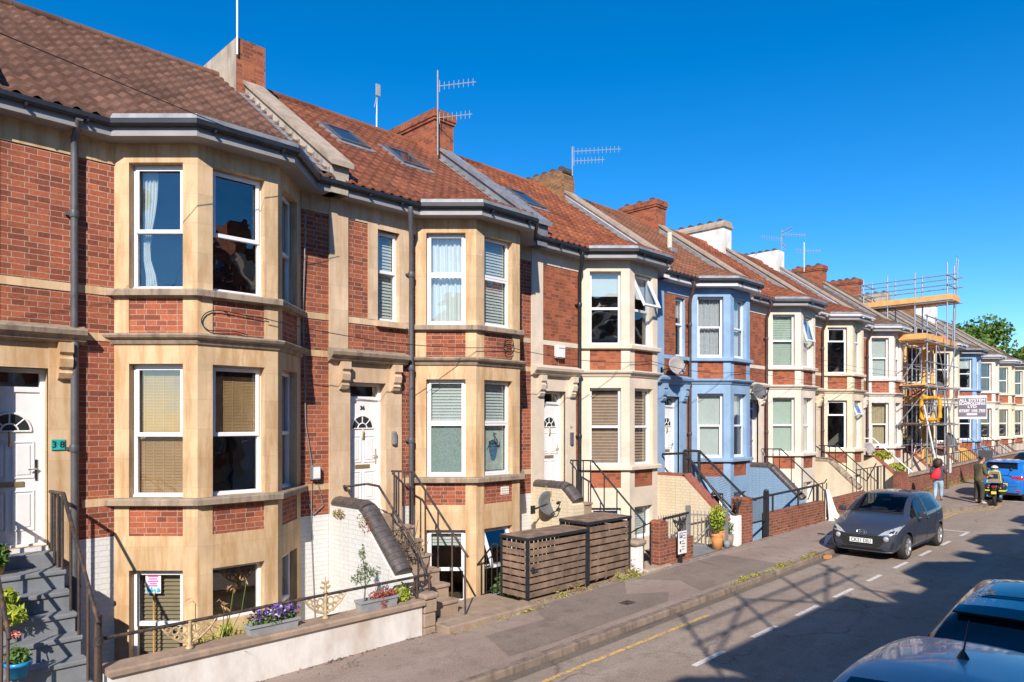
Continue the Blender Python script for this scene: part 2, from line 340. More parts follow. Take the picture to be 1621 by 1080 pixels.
K['plastic']=simple('black_plastic',(.018,.018,.02),.45,.2,12)
K['timber']=simple('weathered_timber',(.22,.145,.10),.85,.45,4,.5,25,stain=(.07,.05,.04),stain_amt=.6,streak=1)
K['terracotta']=simple('terracotta',(.55,.24,.08),.7,.15,7)
K['orange_timber']=simple('new_scaffold_board',(.72,.38,.12),.8,.15,4)
K['leaf']=foliage('garden_leaves',(.07,.15,.03),(.16,.26,.05))
K['leaf_pale']=foliage('sage_leaves',(.16,.21,.11),(.25,.30,.16))
K['leaf_lime']=foliage('lime_leaves',(.30,.40,.04),(.48,.52,.06))
K['leaf_dry']=foliage('dry_weeds',(.26,.22,.07),(.36,.22,.08))
K['leaf_red']=foliage('red_leaves',(.32,.06,.04),(.45,.16,.10))
K['leaf_tree']=foliage('tree_leaves',(.055,.12,.015),(.15,.24,.03))
K['bark']=simple('bark',(.12,.09,.06),.9,.3,8,.5)
K['violet']=foliage('violet_petals',(.08,.03,.20),(.28,.18,.50))
K['petal_white']=foliage('white_petals',(.7,.65,.75),(.8,.8,.8))
K['petal_peach']=foliage('peach_petals',(.60,.30,.12),(.65,.40,.25))
K['pink']=foliage('pink_petals',(.6,.18,.16),(.7,.3,.25))
# ---------------------------------------------------------------- ground, road, pavements
K['road']=asphalt('asphalt_road',(.30,.235,.185),(.34,.275,.22),agg=.6)
K['pave']=asphalt('tarmac_pavement',(.30,.225,.18),(.34,.265,.215),agg=.5)
K['patch']=asphalt('tarmac_patch',(.225,.172,.14),(.25,.195,.16),agg=.5)
K['kerb']=stone('kerb_stone',(.26,.20,.155),(.10,.08,.065),.7,joints=.27,bw=.95,bh=9)
K['gutterline']=asphalt('gutter_setts',(.17,.135,.105),(.08,.065,.055),agg=.6)
K['soil']=simple('soil',(.10,.08,.06),.95,.3,3,.5)
K['line_white']=worn_paint('worn_white_line',(.66,.62,.56),(.22,.18,.15),.60)
K['line_yellow']=worn_paint('worn_yellow_line',(.66,.42,.12),(.24,.19,.14),.52)
K['yard']=simple('yard_concrete',(.28,.22,.17),.9,.2,2,.3,stain=(.12,.10,.08))
def ground_sheet(name,x0,x1,y0,y1,dz,mat,kind='structure',step=None,label=None):
    mb=MB(); n=max(1,int((x1-x0)/(step or (x1-x0))))
    for i in range(n):
        a=x0+(x1-x0)*i/n; b=x0+(x1-x0)*(i+1)/n
        mb.face([(a,y0,g(a)+dz),(b,y0,g(b)+dz),(b,y1,g(b)+dz),(a,y1,g(a)+dz)])
    o=mb.build(name,mat); tag(o,label,None,None,kind); return o
EDGE=[(-30,YK),(28.2,YK),(29.6,6.35),(30.3,6.2),(31.6,6.25),(32.6,6.9),(75,YK)]   # the kerb steps out round the junction of the bays
ground_sheet('ground',-600,900,-500,600,-.62,K['soil'])
ground_sheet('road',-40,260,.1,YK+.02,0,K['road'])
def poly_sheet(name,pts,dz,mat,label=None):
    mb=MB(); mb.face([(x,y,g(x)+dz) for x,y in pts]); return tag(mb.build(name,mat),label,None,None,'structure')
mb=MB()
for (a,b) in zip(EDGE,EDGE[1:]):
    mb.face([(a[0],a[1]+.15,g(a[0])+.1),(b[0],b[1]+.15,g(b[0])+.1),(b[0],YW+.02,g(b[0])+.1),(a[0],YW+.02,g(a[0])+.1)])
tag(mb.build('pavement',K['pave']),None,None,None,'structure')
mb=MB()
for (a,b) in zip(EDGE,EDGE[1:]):
    P=lambda q,dy,z:(q[0],q[1]+dy,g(q[0])+z)
    mb.face([P(a,0,-.02),P(b,0,-.02),P(b,0.012,.085),P(a,.012,.085)]); mb.face([P(a,.012,.085),P(b,.012,.085),P(b,.035,.104),P(a,.035,.104)]); mb.face([P(a,.035,.104),P(b,.035,.104),P(b,.15,.104),P(a,.15,.104)]); mb.face([P(a,.15,.104),P(b,.15,.104),P(b,.15,.02),P(a,.15,.02)])
tag(mb.build('kerb',K['kerb']),None,None,None,'structure')
ground_sheet('pavement_near',-40,200,-2.2,-.05,.1,K['pave']); ground_sheet('kerb_near',-40,200,-.05,.1,.104,K['kerb']); ground_sheet('yard_near',-40,200,-4.2,-2.2,.1,K['yard'])
mb=MB(); mb.face([(-40,.1,g(-40)-.02),(200,.1,g(200)-.02),(200,.1,g(200)+.104),(-40,.1,g(-40)+.104)]); tag(mb.build('kerb_face',K['kerb']),None,None,None,'structure')
ground_sheet('gutter_channel',-20,27.5,YK-.17,YK-.003,.004,K['gutterline'])
# patched tarmac on the pavement
poly_sheet('pavement_patch',[(7.2,7.25),(8.0,7.2),(11.3,7.25),(11.9,7.6),(11.2,8.1),(12.1,8.8),(9.3,8.75),(8.9,8.1),(7.6,8.2)],.104,K['patch'])
poly_sheet('pavement_patch',[(12.4,7.2),(15.8,7.15),(15.9,8.7),(12.3,8.75),(12.9,8.0)],.104,K['patch'])
poly_sheet('pavement_patch',[(-1,7.3),(4.2,7.35),(4.2,8.5),(-1,8.5)],.104,K['patch'])
# bay line, edge lines, double yellows
mb=MB(); x=3.0
DASH=[(8.9,9.75),(10.65,11.5),(12.3,13.2),(14.0,14.95),(15.8,16.6),(17.5,18.4),(19.4,20.3),(21.3,22.1),(23.2,24.0)]
for a,b in [(1.8,2.6),(3.6,4.4),(5.4,6.2),(7.2,8.0)]+DASH: mb.face([(a,5.24,g(a)+.004),(b,5.24,g(b)+.004),(b,5.33,g(b)+.004),(a,5.33,g(a)+.004)])
mb.face([(24.05,5.24,g(24)+.004),(24.14,5.24,g(24.1)+.004),(24.14,6.85,g(24.1)+.004),(24.05,6.85,g(24)+.004)])
mb.face([(33.2,2.6,g(33.2)+.004),(33.35,2.6,g(33.2)+.004),(33.35,6.2,g(33.2)+.004),(33.2,6.2,g(33.2)+.004)])
for a in (35,37,39,41,43,45): mb.face([(a,5.1,g(a)+.004),(a+1,5.1,g(a+1)+.004),(a+1,5.19,g(a+1)+.004),(a,5.19,g(a)+.004)])
tag(mb.build('road_markings',K['line_white']),None,None,None,'structure')
mb=MB()
mb.face([(-10,6.35,g(-10)+.006),(11.3,6.38,g(11.3)+.006),(11.3,6.46,g(11.3)+.006),(-10,6.43,g(-10)+.006)])
for o in (.22,.40):
    for (a,b) in zip([(24.3,YK)]+EDGE[1:6],EDGE[1:6]):
        mb.face([(a[0],a[1]-o,g(a[0])+.006),(b[0],b[1]-o,g(b[0])+.006),(b[0],b[1]-o+.08,g(b[0])+.006),(a[0],a[1]-o+.08,g(a[0])+.006)])
tag(mb.build('yellow_lines',K['line_yellow']),None,None,None,'structure')
mb=MB(); mb.face([(18.6,7.3,g(18.6)+.108),(18.75,7.3,g(18.6)+.108),(20.4,7.75,g(20.4)+.108),(20.2,7.85,g(20.3)+.108)]); tag(mb.build('pavement_mark',K['line_white']),None,None,None,'structure')
# ---------------------------------------------------------------- terraced houses
PX=[-3.6,1.45,6.64,11.83,16.87,21.83,26.65,31.58,36.5,41.4,46.3,51.2,56.1,61.0,66.0]
BX=[-1.75,3.18,8.53,13.61,18.67,23.63,28.45,33.38,38.3,43.2,48.1,53.0,57.9,62.8]
BD,BF=.84,1.22; BW=2*BD+BF
OV=.30; EZ=7.62; SL=.733; RY=3.9
Z=dict(base=-.5,bh=1.34,b1=1.83,s0=2.27,s1=2.38,h0=4.29,c0=4.58,c1=4.72,t0=5.25,t1=5.36,h1=7.16,top=7.42)
def bay_out(bx,o): return [(bx-1.4142*o,0),(bx+BD-.4142*o,-BD-o),(bx+BD+BF+.4142*o,-BD-o),(bx+BW+1.4142*o,0)]
def eave_out(bx,W,o): return [(0,-o),(bx-.4142*o,-o),(bx+BD-.4142*o,-BD-o),(bx+BD+BF+.4142*o,-BD-o),(bx+BW+.4142*o,-o),(W,-o)]
def sweep(mb,outline,prof,m=0,closed=False):
    """outline(o) -> plan points; prof = [(o,z)]"""
    rows=[[(x,y,z) for x,y in outline(o)] for o,z in prof]
    if closed: rows.append(rows[0])
    for a,b in zip(rows,rows[1:]):
        for i in range(len(a)-1): mb.face([a[i],a[i+1],b[i+1],b[i]],m)
    if closed:
        for e in (0,-1): mb.face([r[e] for r in rows[:-1]],m)
def faces(bx):
    s=.70710678
    def fr(ox,oy,dx,dy): return Matrix(((dx,-dy,0,ox),(dy,dx,0,oy),(0,0,1,0),(0,0,0,1)))
    return [(fr(bx,0,s,-s),BD*1.41421),(fr(bx+BD,-BD,1,0),BF),(fr(bx+BD+BF,-BD,s,s),BD*1.41421)]
def blind(kind,M,x0,x1,z0,z1,y,parent,seed=0):
    mb=MB(M); r=random.Random(seed); nm='blind'
    if kind in('bamboo','bamboo_half'):
        if kind=='bamboo_half': z0=z0+(z1-z0)*.45; z1-=.12
        n=max(6,int((z1-z0)/.022)); m=K['bamboo']
        for i in range(n): 
            a=z0+(z1-z0)*i/n; b=z0+(z1-z0)*(i+1)/n; yy=y+(.006 if i%2 else 0)
            mb.face([(x0,yy,a),(x1,yy,a),(x1,yy,b-.004),(x0,yy,b-.004)])
        for i in range(5): xx=x0+(x1-x0)*(i+.5)/5; mb.box(xx-.008,xx+.008,y-.004,y-.001,z0,z1)
        mb.box(x0,x1,y-.015,y-.005,z0,z0+.03)
    elif kind in('venetian','venetian_wood','venetian_tan','venetian_green','venetian_half'):
        m=K[{'venetian':'blind_white','venetian_wood':'blind_wood','venetian_tan':'blind_tan','venetian_green':'blind_green','venetian_half':'blind_white'}[kind]]
        if kind=='venetian_half': z0=z0+(z1-z0)*.78
        pitch=.06 if kind!='venetian_tan' else .075; n=int((z1-z0)/pitch); op=.022 if kind in('venetian_wood',) else .034
        for i in range(n):
            a=z0+(i+.5)*pitch; mb.face([(x0,y,a-op),(x1,y,a-op),(x1,y+.03,a+op),(x0,y+.03,a+op)])
        mb.box(x0,x1,y,y+.03,z1-.04,z1)
    elif kind in('net','curtain_full','curtain_yellow','curtain_left'):
        m=K[{'net':'net','curtain_full':'curtain','curtain_yellow':'curtain_yellow','curtain_left':'curtain'}[kind]]; nm='curtain'
        if kind=='curtain_left': x1=x0+(x1-x0)*.36; x0+=.04
        n=60; ph=r.random()*6; pts=[]
        for j in range(9):
            t=j/8; zz=z0+(z1-z0)*t; row=[]
            for i in range(n+1):
                u=i/n; xx=x0+(x1-x0)*u
                if kind=='curtain_left': 
                    k=1-.55*math.exp(-((t-.35)/.28)**2); xx=x0+(x1-x0)*(u*k)+(.03 if t<.2 else 0)
                row.append((xx,y+.05+.022*math.sin(u*52+ph+2*t)+.012*math.sin(u*23+ph*2),zz))
            pts.append(row)
        mb.raw([p for r_ in pts for p in r_],[(j*(n+1)+i,j*(n+1)+i+1,(j+1)*(n+1)+i+1,(j+1)*(n+1)+i) for j in range(8) for i in range(n)],0,True)
    elif kind in('roller','roller_green','roller_half','frost','roller_tan'):
        m=K[{'roller':'blind_white','roller_green':'blind_green','roller_half':'blind_white','frost':'frost','roller_tan':'curtain_yellow'}[kind]]
        if kind=='roller_half': z0=z0+(z1-z0)*.68
        if kind=='frost': z1=z0+(z1-z0)*.52
        mb.face([(x0,y,z0),(x1,y,z0),(x1,y,z1),(x0,y,z1)]); mb.box(x0,x1,y-.004,y+.012,z0,z0+.025)
    else: return
    mb.build(nm,m,parent)
def window(M,x0,x1,z0,z1,parent,tr=.52,style='sash',bl=None,inset=.13,openby=0,fw=.055,seed=0,mat='white',label=None,upper_frame=True):
    W_=K[mat]; mb=MB(M); y0,y1=inset,inset+.06; zt=z0+(z1-z0)*tr
    mb.box(x0,x0+fw,y0,y1,z0,z1); mb.box(x1-fw,x1,y0,y1,z0,z1); mb.box(x0+fw,x1-fw,y0,y1,z0,z0+fw); mb.box(x0+fw,x1-fw,y0,y1,z1-fw,z1)
    if style!='plain': mb.box(x0+fw,x1-fw,y0-.002,y1-.002,zt-fw*.55,zt+fw*.55)
    mb.box(x0,x1,y0-.03,y0,z0,z0+.035)
    def sashframe(a,b,c,d,s,MM=None):
        q=mb if MM is None else MM; yy0,yy1=(y0-.018,y0) if MM is None else (y0-.03,y0+.02)
        q.box(a,a+s,yy0,yy1,c,d); q.box(b-s,b,yy0,yy1,c,d); q.box(a+s,b-s,yy0,yy1,c,c+s); q.box(a+s,b-s,yy0,yy1,d-s,d)
    a,b=x0+fw*.7,x1-fw*.7
    if style=='sash' and not openby: sashframe(a,b,zt-fw*.5,z1-fw*.6,.05)
    if style=='sash_low': sashframe(a,b,z0+fw*.7,zt+fw*.5,.05)
    if style=='both': sashframe(a,b,z0+fw*.7,zt-.005,.045); sashframe(a,b,zt+.005,z1-fw*.6,.045)
    o=mb.build('window',W_,parent)
    if label: o['label']=label
    mp=MB(M); yg=y0+.03
    if style=='plain': mp.face([(x0+fw,yg,z0+fw),(x1-fw,yg,z0+fw),(x1-fw,yg,z1-fw),(x0+fw,yg,z1-fw)])
    else:
        mp.face([(x0+fw,yg,z0+fw),(x1-fw,yg,z0+fw),(x1-fw,yg,zt),(x0+fw,yg,zt)])
        if not openby: mp.face([(x0+fw,yg,zt),(x1-fw,yg,zt),(x1-fw,yg,z1-fw),(x0+fw,yg,z1-fw)])
    mp.build('pane',K['glass'],o)
    if openby:
        # top-hung sash pushed out at the bottom
        rot=Matrix.Translation((0,y0,z1-fw))@Matrix.Rotation(-openby,4,'X')@Matrix.Translation((0,-y0,-(z1-fw)))
        ms=MB(M@rot); sashframe(a,b,zt-fw*.5,z1-fw*.6,.055,ms); ms.build('sash',W_,o)
        mg=MB(M@rot); mg.face([(a+.05,y0,zt),(b-.05,y0,zt),(b-.05,y0,z1-fw*1.5),(a+.05,y0,z1-fw*1.5)]); mg.build('sash_pane',K['glass'],o)
    if bl:
        for kk in bl.split('+'): blind(kk,M,x0+fw*.6,x1-fw*.6,z0+fw*.5,z1-fw*.5,y0+(.10 if kk!='frost' else .05),o,seed)
    return o
def door(parent,x0,x1,z0,zt,zh,col='white',num=None,y=.16,fan=True,fancol=None):
    """frame with a transom light, panelled leaf, half-round light, letter box, handle, knocker"""
    cm=K[col] if isinstance(col,str) else col
    f=MB(); fw=.06
    f.box(x0,x0+fw,y,y+.08,z0,zh); f.box(x1-fw,x1,y,y+.08,z0,zh); f.box(x0+fw,x1-fw,y,y+.08,zh-fw,zh); f.box(x0+fw,x1-fw,y,y+.08,zt,zt+.07); f.box(x0-.03,x1+.03,y-.05,y+.06,z0-.03,z0+.03)
    d=MB(); a,b=x0+fw,x1-fw; yl=y+.02; d.box(a,b,yl,yl+.05,z0+.03,zt); w_=b-a; h=zt-z0
    def raised(p,q,r_,s):
        mo=.018
        for (u0,u1,v0,v1) in ((p,p+mo,r_,s),(q-mo,q,r_,s),(p+mo,q-mo,r_,r_+mo),(p+mo,q-mo,s-mo,s)): d.box(u0,u1,yl-.012,yl,v0,v1)
        d.bevbox(p+.045,q-.045,yl-.01,yl+.01,r_+.045,s-.045,.008)
    m_=.09*w_; c=(a+b)/2
    for (r_,s) in ((.10,.36),(.44,.68)): raised(a+m_,c-.03,z0+h*r_,z0+h*s); raised(c+.03,b-m_,z0+h*r_,z0+h*s)
    o=f.build('door',K['white_dull'],parent); d.build('door_leaf',cm,o)
    if fan:
        q=MB(); rr=.36*w_; zz=z0+h*.745; n=14
        arc=[(c+rr*math.cos(math.pi*i/n),zz+rr*math.sin(math.pi*i/n)) for i in range(n+1)]
        q.raw([(c,yl-.004,zz)]+[(u,yl-.004,v) for u,v in arc],[(0,i+1,i+2) for i in range(n)],0); q.build('fanlight',K['pane_dark'],o)
        e=MB(); e.tube([(u,yl-.006,v) for u,v in arc]+[(arc[0][0],yl-.006,arc[0][1])],.016,0,6)
        ir=rr*.42; e.tube([(c+ir*math.cos(math.pi*i/8),yl-.007,zz+ir*math.sin(math.pi*i/8)) for i in range(9)],.012,0,6)
        for k in (45,90,135): e.tube([(c+ir*math.cos(R(k)),yl-.006,zz+ir*math.sin(R(k))),(c+rr*math.cos(R(k)),yl-.006,zz+rr*math.sin(R(k)))],.01,0,5)
        e.build('fanlight_bars',cm,o)
    q=MB(); q.bevbox(c-.15*w_/.62,c+.15*w_/.62,yl-.014,yl,z0+h*.385,z0+h*.42,.006); q.build('letterbox',K['brass'],o)
    q=MB(); q.bevbox(b-.055,b-.02,yl-.012,yl,z0+h*.42,z0+h*.56,.004); q.tube([(b-.04,yl-.01,z0+h*.5),(b-.04,yl-.055,z0+h*.5),(b-.14,yl-.055,z0+h*.495)],.011,0,6); q.build('handle',K['chrome'],o)
    q=MB(); q.tube([(c,yl-.012,z0+h*.74),(c,yl-.04,z0+h*.72),(c,yl-.035,z0+h*.66),(c,yl-.015,z0+h*.65)],.016,0,6); q.build('knocker',K['brass'],o)
    q=MB(); q.face([(x0+fw,y+.04,zt+.07),(x1-fw,y+.04,zt+.07),(x1-fw,y+.04,zh-fw),(x0+fw,y+.04,zh-fw)]); q.build('transom_pane',K['glass'],o)
    if num:
        n=text_mesh(num,.10,K['black'],o,.003,bold=.004,name='door_number'); n.location=(c,yl-.006,z0+h*.93); n.rotation_euler=(R(90),0,0)
    return o
K['pane_dark']=simple('dark_door_glass',(.03,.035,.035),.08,.1,3)
def eave_y(x,bx,ov):
    l0=bx-.4142*ov; l1=bx+BD-.4142*ov; r1=bx+BD+BF+.4142*ov; r0=bx+BW+.4142*ov
    if x<=l0 or x>=r0: return -ov
    if x<l1: return -ov-(x-l0)
    if x<=r1: return -BD-ov
    return -ov-(r0-x)
def roof(parent,W,bx,mat,wave=.225,row=.265,amp=.032,fine=6):
    ov=OV+.06
    def hz(x,y):
        main=SL*(y+ov); bay=.44*min(y+BD+ov,(x+y-(bx-1.4142*ov))*.7071,((bx+BW+1.4142*ov)-x+y)*.7071)
        return EZ+.03+max(main,bay)
    mb=MB(); nx=int((W-.2)/wave*fine); xs=[.1+(W-.2)*i/nx for i in range(nx+1)]
    prof=[max(-.35,math.sin(6.2832*x/wave)) for x in xs]
    y=-BD-ov; j=0; base=None
    vs=[];fs=[];uvs=[]
    while y<RY:
        y2=min(RY,y+row); b=len(vs)
        for i,x in enumerate(xs):
            ye=eave_y(x,bx,ov); ya=max(y,ye); yb=max(y2,ye); t=(ya-y)/row; h=amp*prof[i]
            vs.append((x,ya,hz(x,ya)+.06*(1-t)+h)); vs.append((x,yb,hz(x,yb)+h*1.0)); vs.append((x,ya,hz(x,ya)-.01+h*.8)); vs.append((x,ya,hz(x,ya)+.06*(1-t)+h))
        for i in range(nx):
            A,B,Cc,D=b+4*i,b+4*i+4,b+4*i+5,b+4*i+1
            ya=vs[A][1];yb=vs[D][1]
            if vs[D][1]-vs[A][1]<1e-4 and vs[Cc][1]-vs[B][1]<1e-4: continue
            fs.append((A,B,Cc,D)); u0,u1=xs[i]/wave+.25,xs[i+1]/wave+.25; uvs.append([(u0,j+.5)]*1+[(u0,j+.5)]*3)
            fs.append((b+4*i+3,b+4*i+2,b+4*i+6,b+4*i+7)); uvs.append([(u0,j+.5)]*4)
        y=y2; j+=1
    mb.v=vs; mb.f=fs; mb.m=[0]*len(fs); mb.s=[True]*len(fs); mb.uv={i:u for i,u in enumerate(uvs)}
    # back slope
    zr=EZ+.03+SL*(RY+ov); mb.face([(.1,RY,zr),(W-.1,RY,zr),(W-.1,8.1,zr-SL*4.2),(.1,8.1,zr-SL*4.2)],0,False,[(0,0),(1,0),(1,1),(0,1)])
    o=mb.build('roof',mat,parent)
    r=MB(); n=int((W-.3)/.33)
    for i in range(n):
        a=.15+(W-.3)*i/n; b_=.15+(W-.3)*(i+1)/n; r.tube([(a,RY,zr+.0),(b_-.006,RY,zr+.0)],[.122,.118],0,10,True,.8)
    r.build('ridge_tiles',mat,o)
    return o,zr
def parapet(parent,zr,mat,cop,lead=True,lift=.28,th=.17,back=True,x=0,saw=False):
    ov=OV+.06
    def zr_(y): return EZ+.03+SL*(y+ov)
    mb=MB(); poly=[(-.33,7.42),(-.36,zr_(-.3)+lift-.02),(RY,zr+lift),(RY+.25,zr+lift-.15),(RY+4.2,zr-SL*4.2+lift),(RY+4.2,6.9),(.1,6.9),(.1,7.42)]
    mb.prism(poly,0,x-th,x+th,0); o=mb.build('party_wall',mat,parent)
    c=MB(); c.prism([(-.44,zr_(-.38)+lift-.03),(-.44,zr_(-.38)+lift+.06),(RY+.02,zr+lift+.09),(RY+4.2,zr-SL*4.2+lift+.09),(RY+4.2,zr-SL*4.2+lift),(RY,zr+lift+.005)],0,x-th-.05,x+th+.05,0); c.build('coping',cop,o)
    if lead:
        for s in (-1,1):
            l=MB(); n=16 if saw else 1
            for i in range(n):
                a=-.3+(RY+.3)*i/n; b=-.3+(RY+.3)*(i+1)/n
                X0=x+s*(th+.004); X1=x+s*(th+.17)
                l.face([(X0,a,zr_(a)+.17),(X0,b+(.02 if saw else 0),zr_(a if saw else b)+.17),(X0,b+(.02 if saw else 0),zr_(b)+.02),(X0,a,zr_(a)+.0)]); l.face([(X0,a,zr_(a)+.062),(X1,a,zr_(a)+.062),(X1,b,zr_(b)+.056),(X0,b,zr_(b)+.056)])
            l.build('flashing',K['lead'],o)
    return o
def chimney(parent,x0,x1,y0,y1,z0,z1,mat,cap='plain',pots=5,potmat=None,capmat=None,side=None):
    mb=MB()
    if side: mb.box(x0-.012,x0-.002,y0-.01,y1,z0,z1-.02,2)
    if cap=='round':
        mb.box(x0,x1,y0+.12,y1,z0,z1-.3); mb.prism([(y0+.12,z1-.3),(y0+.14,z1-.16),(y0+.22,z1-.05),(y0+.4,z1),(y1,z1),(y1,z1-.3)],0,x0,x1)
    else: mb.box(x0,x1,y0,y1,z0,z1-(.26 if cap=='corbel' else 0))
    m=[mat,capmat or mat,side or mat]
    if cap=='corbel':
        mb.box(x0-.035,x1+.035,y0-.035,y1+.035,z1-.26,z1-.19); mb.box(x0-.06,x1+.06,y0-.06,y1+.06,z1-.19,z1)
    if cap=='slab':
        mb.box(x0-.07,x1+.07,y0-.07,y1+.07,z1,z1+.10,1)
        mb.prism([(x0-.07,z1+.10),(x0+.02,z1+.26),(x1-.02,z1+.26),(x1+.07,z1+.10)],1,y0-.02,y1+.07,1); z1+=.26
    o=mb.build('chimney',m,parent)
    if pots:
        p=MB()
        for i in range(pots):
            yy=y0+.25+(y1-y0-.45)*i/max(1,pots-1)
            p.tube([(x0+.1,yy,z1+.0),(x1-.1,yy,z1+.0)],.13,0,10,True)
        p.build('pot',potmat or K['dark_brick'],o)
    return o
DEF=dict(trim='cream',bay='cream',base='cream',brick='brick_orange',roof='roof_orange',parapet='render',coping='concrete',gutter='black_gutter',pipe='brown_pipe',fascia='fascia_grey',
 chim=None,door='white_dull',num=None,side=False,side_trim=True,low=('venetian',)*3,up=('venetian',)*3,base_w=(None,)*3,sill=None,style='sash',open_=(),cornice=None,sky=[],lead=True,alarm=False,dx=0,dw=.78,pipex=-.17,tr=.5,panel=None,basebrick='white_brick')
K['roof_brown']=tiles('brown_roof_tiles',(.205,.105,.07),(.14,.072,.05),.25)
K['roof_orange']=tiles('orange_roof_tiles',(.29,.10,.05),(.19,.065,.038),.4)
K['roof_bright']=tiles('bright_clay_tiles',(.38,.12,.05),(.22,.07,.038),.4)
K['roof_tan']=tiles('tan_roof_tiles',(.30,.13,.07),(.24,.10,.055),.25)
K['roof_old']=tiles('old_brown_tiles',(.20,.13,.085),(.15,.095,.065),.35)
HOUSES=[]
def house(k,label,**kw):
    S=dict(DEF); S.update(kw); W=PX[k+1]-PX[k]; bx=BX[k]-PX[k]
    t=thing('terraced_house',label,'house',(PX[k],YF,0),0,'terraced houses along the street'); HOUSES.append(t)
    tm,bm_,br=K[S['trim']],K[S['bay']],K[S['brick']]
    pn=K[S['panel'] or S['brick']]
    d0=.40+S['dx']; d1=d0+S['dw']; zd,zt,zh=1.8,3.86,4.18
    sx0,sx1=1.0,1.5
    # brick wall and the painted base
    mb=MB(); holes=[(d0,d1,zd,zh)]+([(sx0,sx1,5.36,7.06)] if S['side'] else [])
    mr=MB(); mr.sheet(bx+BW,W,Z['b1'],Z['top']+.1,(),0,0); mr.sheet(bx+BW,W,Z['base'],Z['b1'],(),0,1); mr.build('wall',[br,K[S['basebrick']]],t)
    for a,b in ((0,bx),):
        mb.sheet(a,b,Z['b1'],Z['top']+.1,holes,0,0); mb.sheet(a,b,Z['base'],Z['b1'],holes,0,1)
    mb.reveal(d0,d1,zd,zh,0,.16,2)
    if S['side']: mb.reveal(sx0,sx1,5.36,7.06,0,.2,2)
    mb.build('wall',[br,K[S['basebrick']],tm],t)
    # rooms behind the glass
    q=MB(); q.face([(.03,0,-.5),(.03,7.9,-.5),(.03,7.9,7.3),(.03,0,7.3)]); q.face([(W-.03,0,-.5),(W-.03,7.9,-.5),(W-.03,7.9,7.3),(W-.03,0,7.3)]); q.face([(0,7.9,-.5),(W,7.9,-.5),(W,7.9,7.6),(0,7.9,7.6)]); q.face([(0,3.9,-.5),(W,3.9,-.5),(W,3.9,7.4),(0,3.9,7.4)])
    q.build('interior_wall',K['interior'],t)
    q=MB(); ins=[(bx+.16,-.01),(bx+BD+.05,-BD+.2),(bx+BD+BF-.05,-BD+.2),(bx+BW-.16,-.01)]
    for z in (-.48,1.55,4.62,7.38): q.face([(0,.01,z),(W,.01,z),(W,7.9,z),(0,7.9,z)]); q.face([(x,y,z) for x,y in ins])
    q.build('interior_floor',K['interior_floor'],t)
    # stone trim: party strip, bands, frieze, door surround
    class TB:
        nm='string_course'
        def box(self,*a):
            q=MB(); q.box(*a); q.build(self.nm,tm,t)
    s=TB()
    if S['trim']!='none':
        s.nm='party_strip'; s.box(-.02,.36,-.03,.05,Z['b1'],Z['top']); s.nm='string_course'; s.box(.36,bx,-.012,.05,Z['t0'],Z['t1']); s.box(bx+BW,W-.021,-.012,.05,Z['t0'],Z['t1']); s.box(.36,bx,-.012,.05,Z['c0']+.02,Z['c1']-.01); s.box(bx+BW,W-.021,-.012,.05,Z['c0']+.02,Z['c1']-.01)
        s.nm='frieze'; s.box(.36,bx,-.016,.05,7.12,Z['top']); s.box(bx+BW,W-.021,-.016,.05,7.12,Z['top'])
        s.nm='string_course'; s.box(bx+BW,W-.021,-.011,.05,Z['s0'],Z['s1']); s.box(d1+.40,bx,-.011,.05,Z['s0'],Z['s1'])
        s.nm='door_pilaster'; s.box(.36,d0,-.029,.05,zd-.3,Z['c0']); s.box(d1,d1+.36,-.03,.05,zd-.3,Z['c0']); s.nm='door_lintel'; s.box(d0,d1,-.022,.16,zh,Z['c0']); s.nm='window_surround'
        if S['side'] and S['side_trim']:
            s.box(sx0-.21,sx0,-.02,.05,5.36,7.12); s.box(sx1,sx1+.23,-.02,.05,5.36,7.12); s.box(sx0,sx1,-.02,.2,7.06,7.12)
        s.nm='window_sill'
        if S['side']: s.box(sx0-.05,sx1+.1,-.10,.1,5.24,5.345)
    # door hood on two scrolled brackets
    h=MB()
    h.prism([(-.03,4.52),(-.14,4.56),(-.16,4.60),(-.22,4.64),(-.24,4.70),(-.20,4.72),(-.03,4.78)],0,-.06,d1+.42,0)
    o=h.build('door_hood',K[S['cornice'] or S['trim']],t)
    for bx0 in (d0-.24,d1+.10):
        h=MB(); h.prism([(-.03,4.54),(-.20,4.53),(-.20,4.40),(-.155,4.37),(-.155,4.34),(-.185,4.31),(-.16,4.20),(-.12,4.17),(-.12,4.15),(-.14,4.12),(-.10,4.05),(-.03,4.03)],0,bx0,bx0+.16,0); h.build('hood_bracket',tm,t)
    door(t,d0,d1,zd,zt,zh,S['door'],S['num'],fan=S.get('fan',True))
    if S['side']: window(Matrix.Identity(4),sx0,sx1,5.36,7.06,t,.55,'sash',S['side'] if isinstance(S['side'],str) else None,.10)
    # canted bay
    b=MB(); L_=[]
    for fi,(M,L) in enumerate(faces(bx)):
        pr=.2 if fi!=1 else .205; a,c=pr+.01,L-pr-.01
        bz0=.55 if fi==1 and k!=2 else -.1
        hs_=[(a,c,bz0,Z['bh']),(a,c,Z['b1'],Z['s0']),(a,c,Z['s1'],Z['h0']),(a,c,Z['c1'],Z['t0']),(a,c,Z['t1'],Z['h1'])]
        b.M=M; b.sheet(0,L,Z['base'],Z['top']+.05,hs_,0,0)
        for i in (0,2,4): b.reveal(hs_[i][0],hs_[i][1],hs_[i][2],hs_[i][3],0,.2,0)
        for i in (1,3): b.reveal(hs_[i][0],hs_[i][1],hs_[i][2],hs_[i][3],0,.015,0)
        for i in (1,3): bp=MB(M); bp.face([(a,.014,hs_[i][2]),(c,.014,hs_[i][2]),(c,.014,hs_[i][3]),(a,.014,hs_[i][3])]); bp.build('brick_panel',pn,t)
        L_.append((M,a,c,bz0))
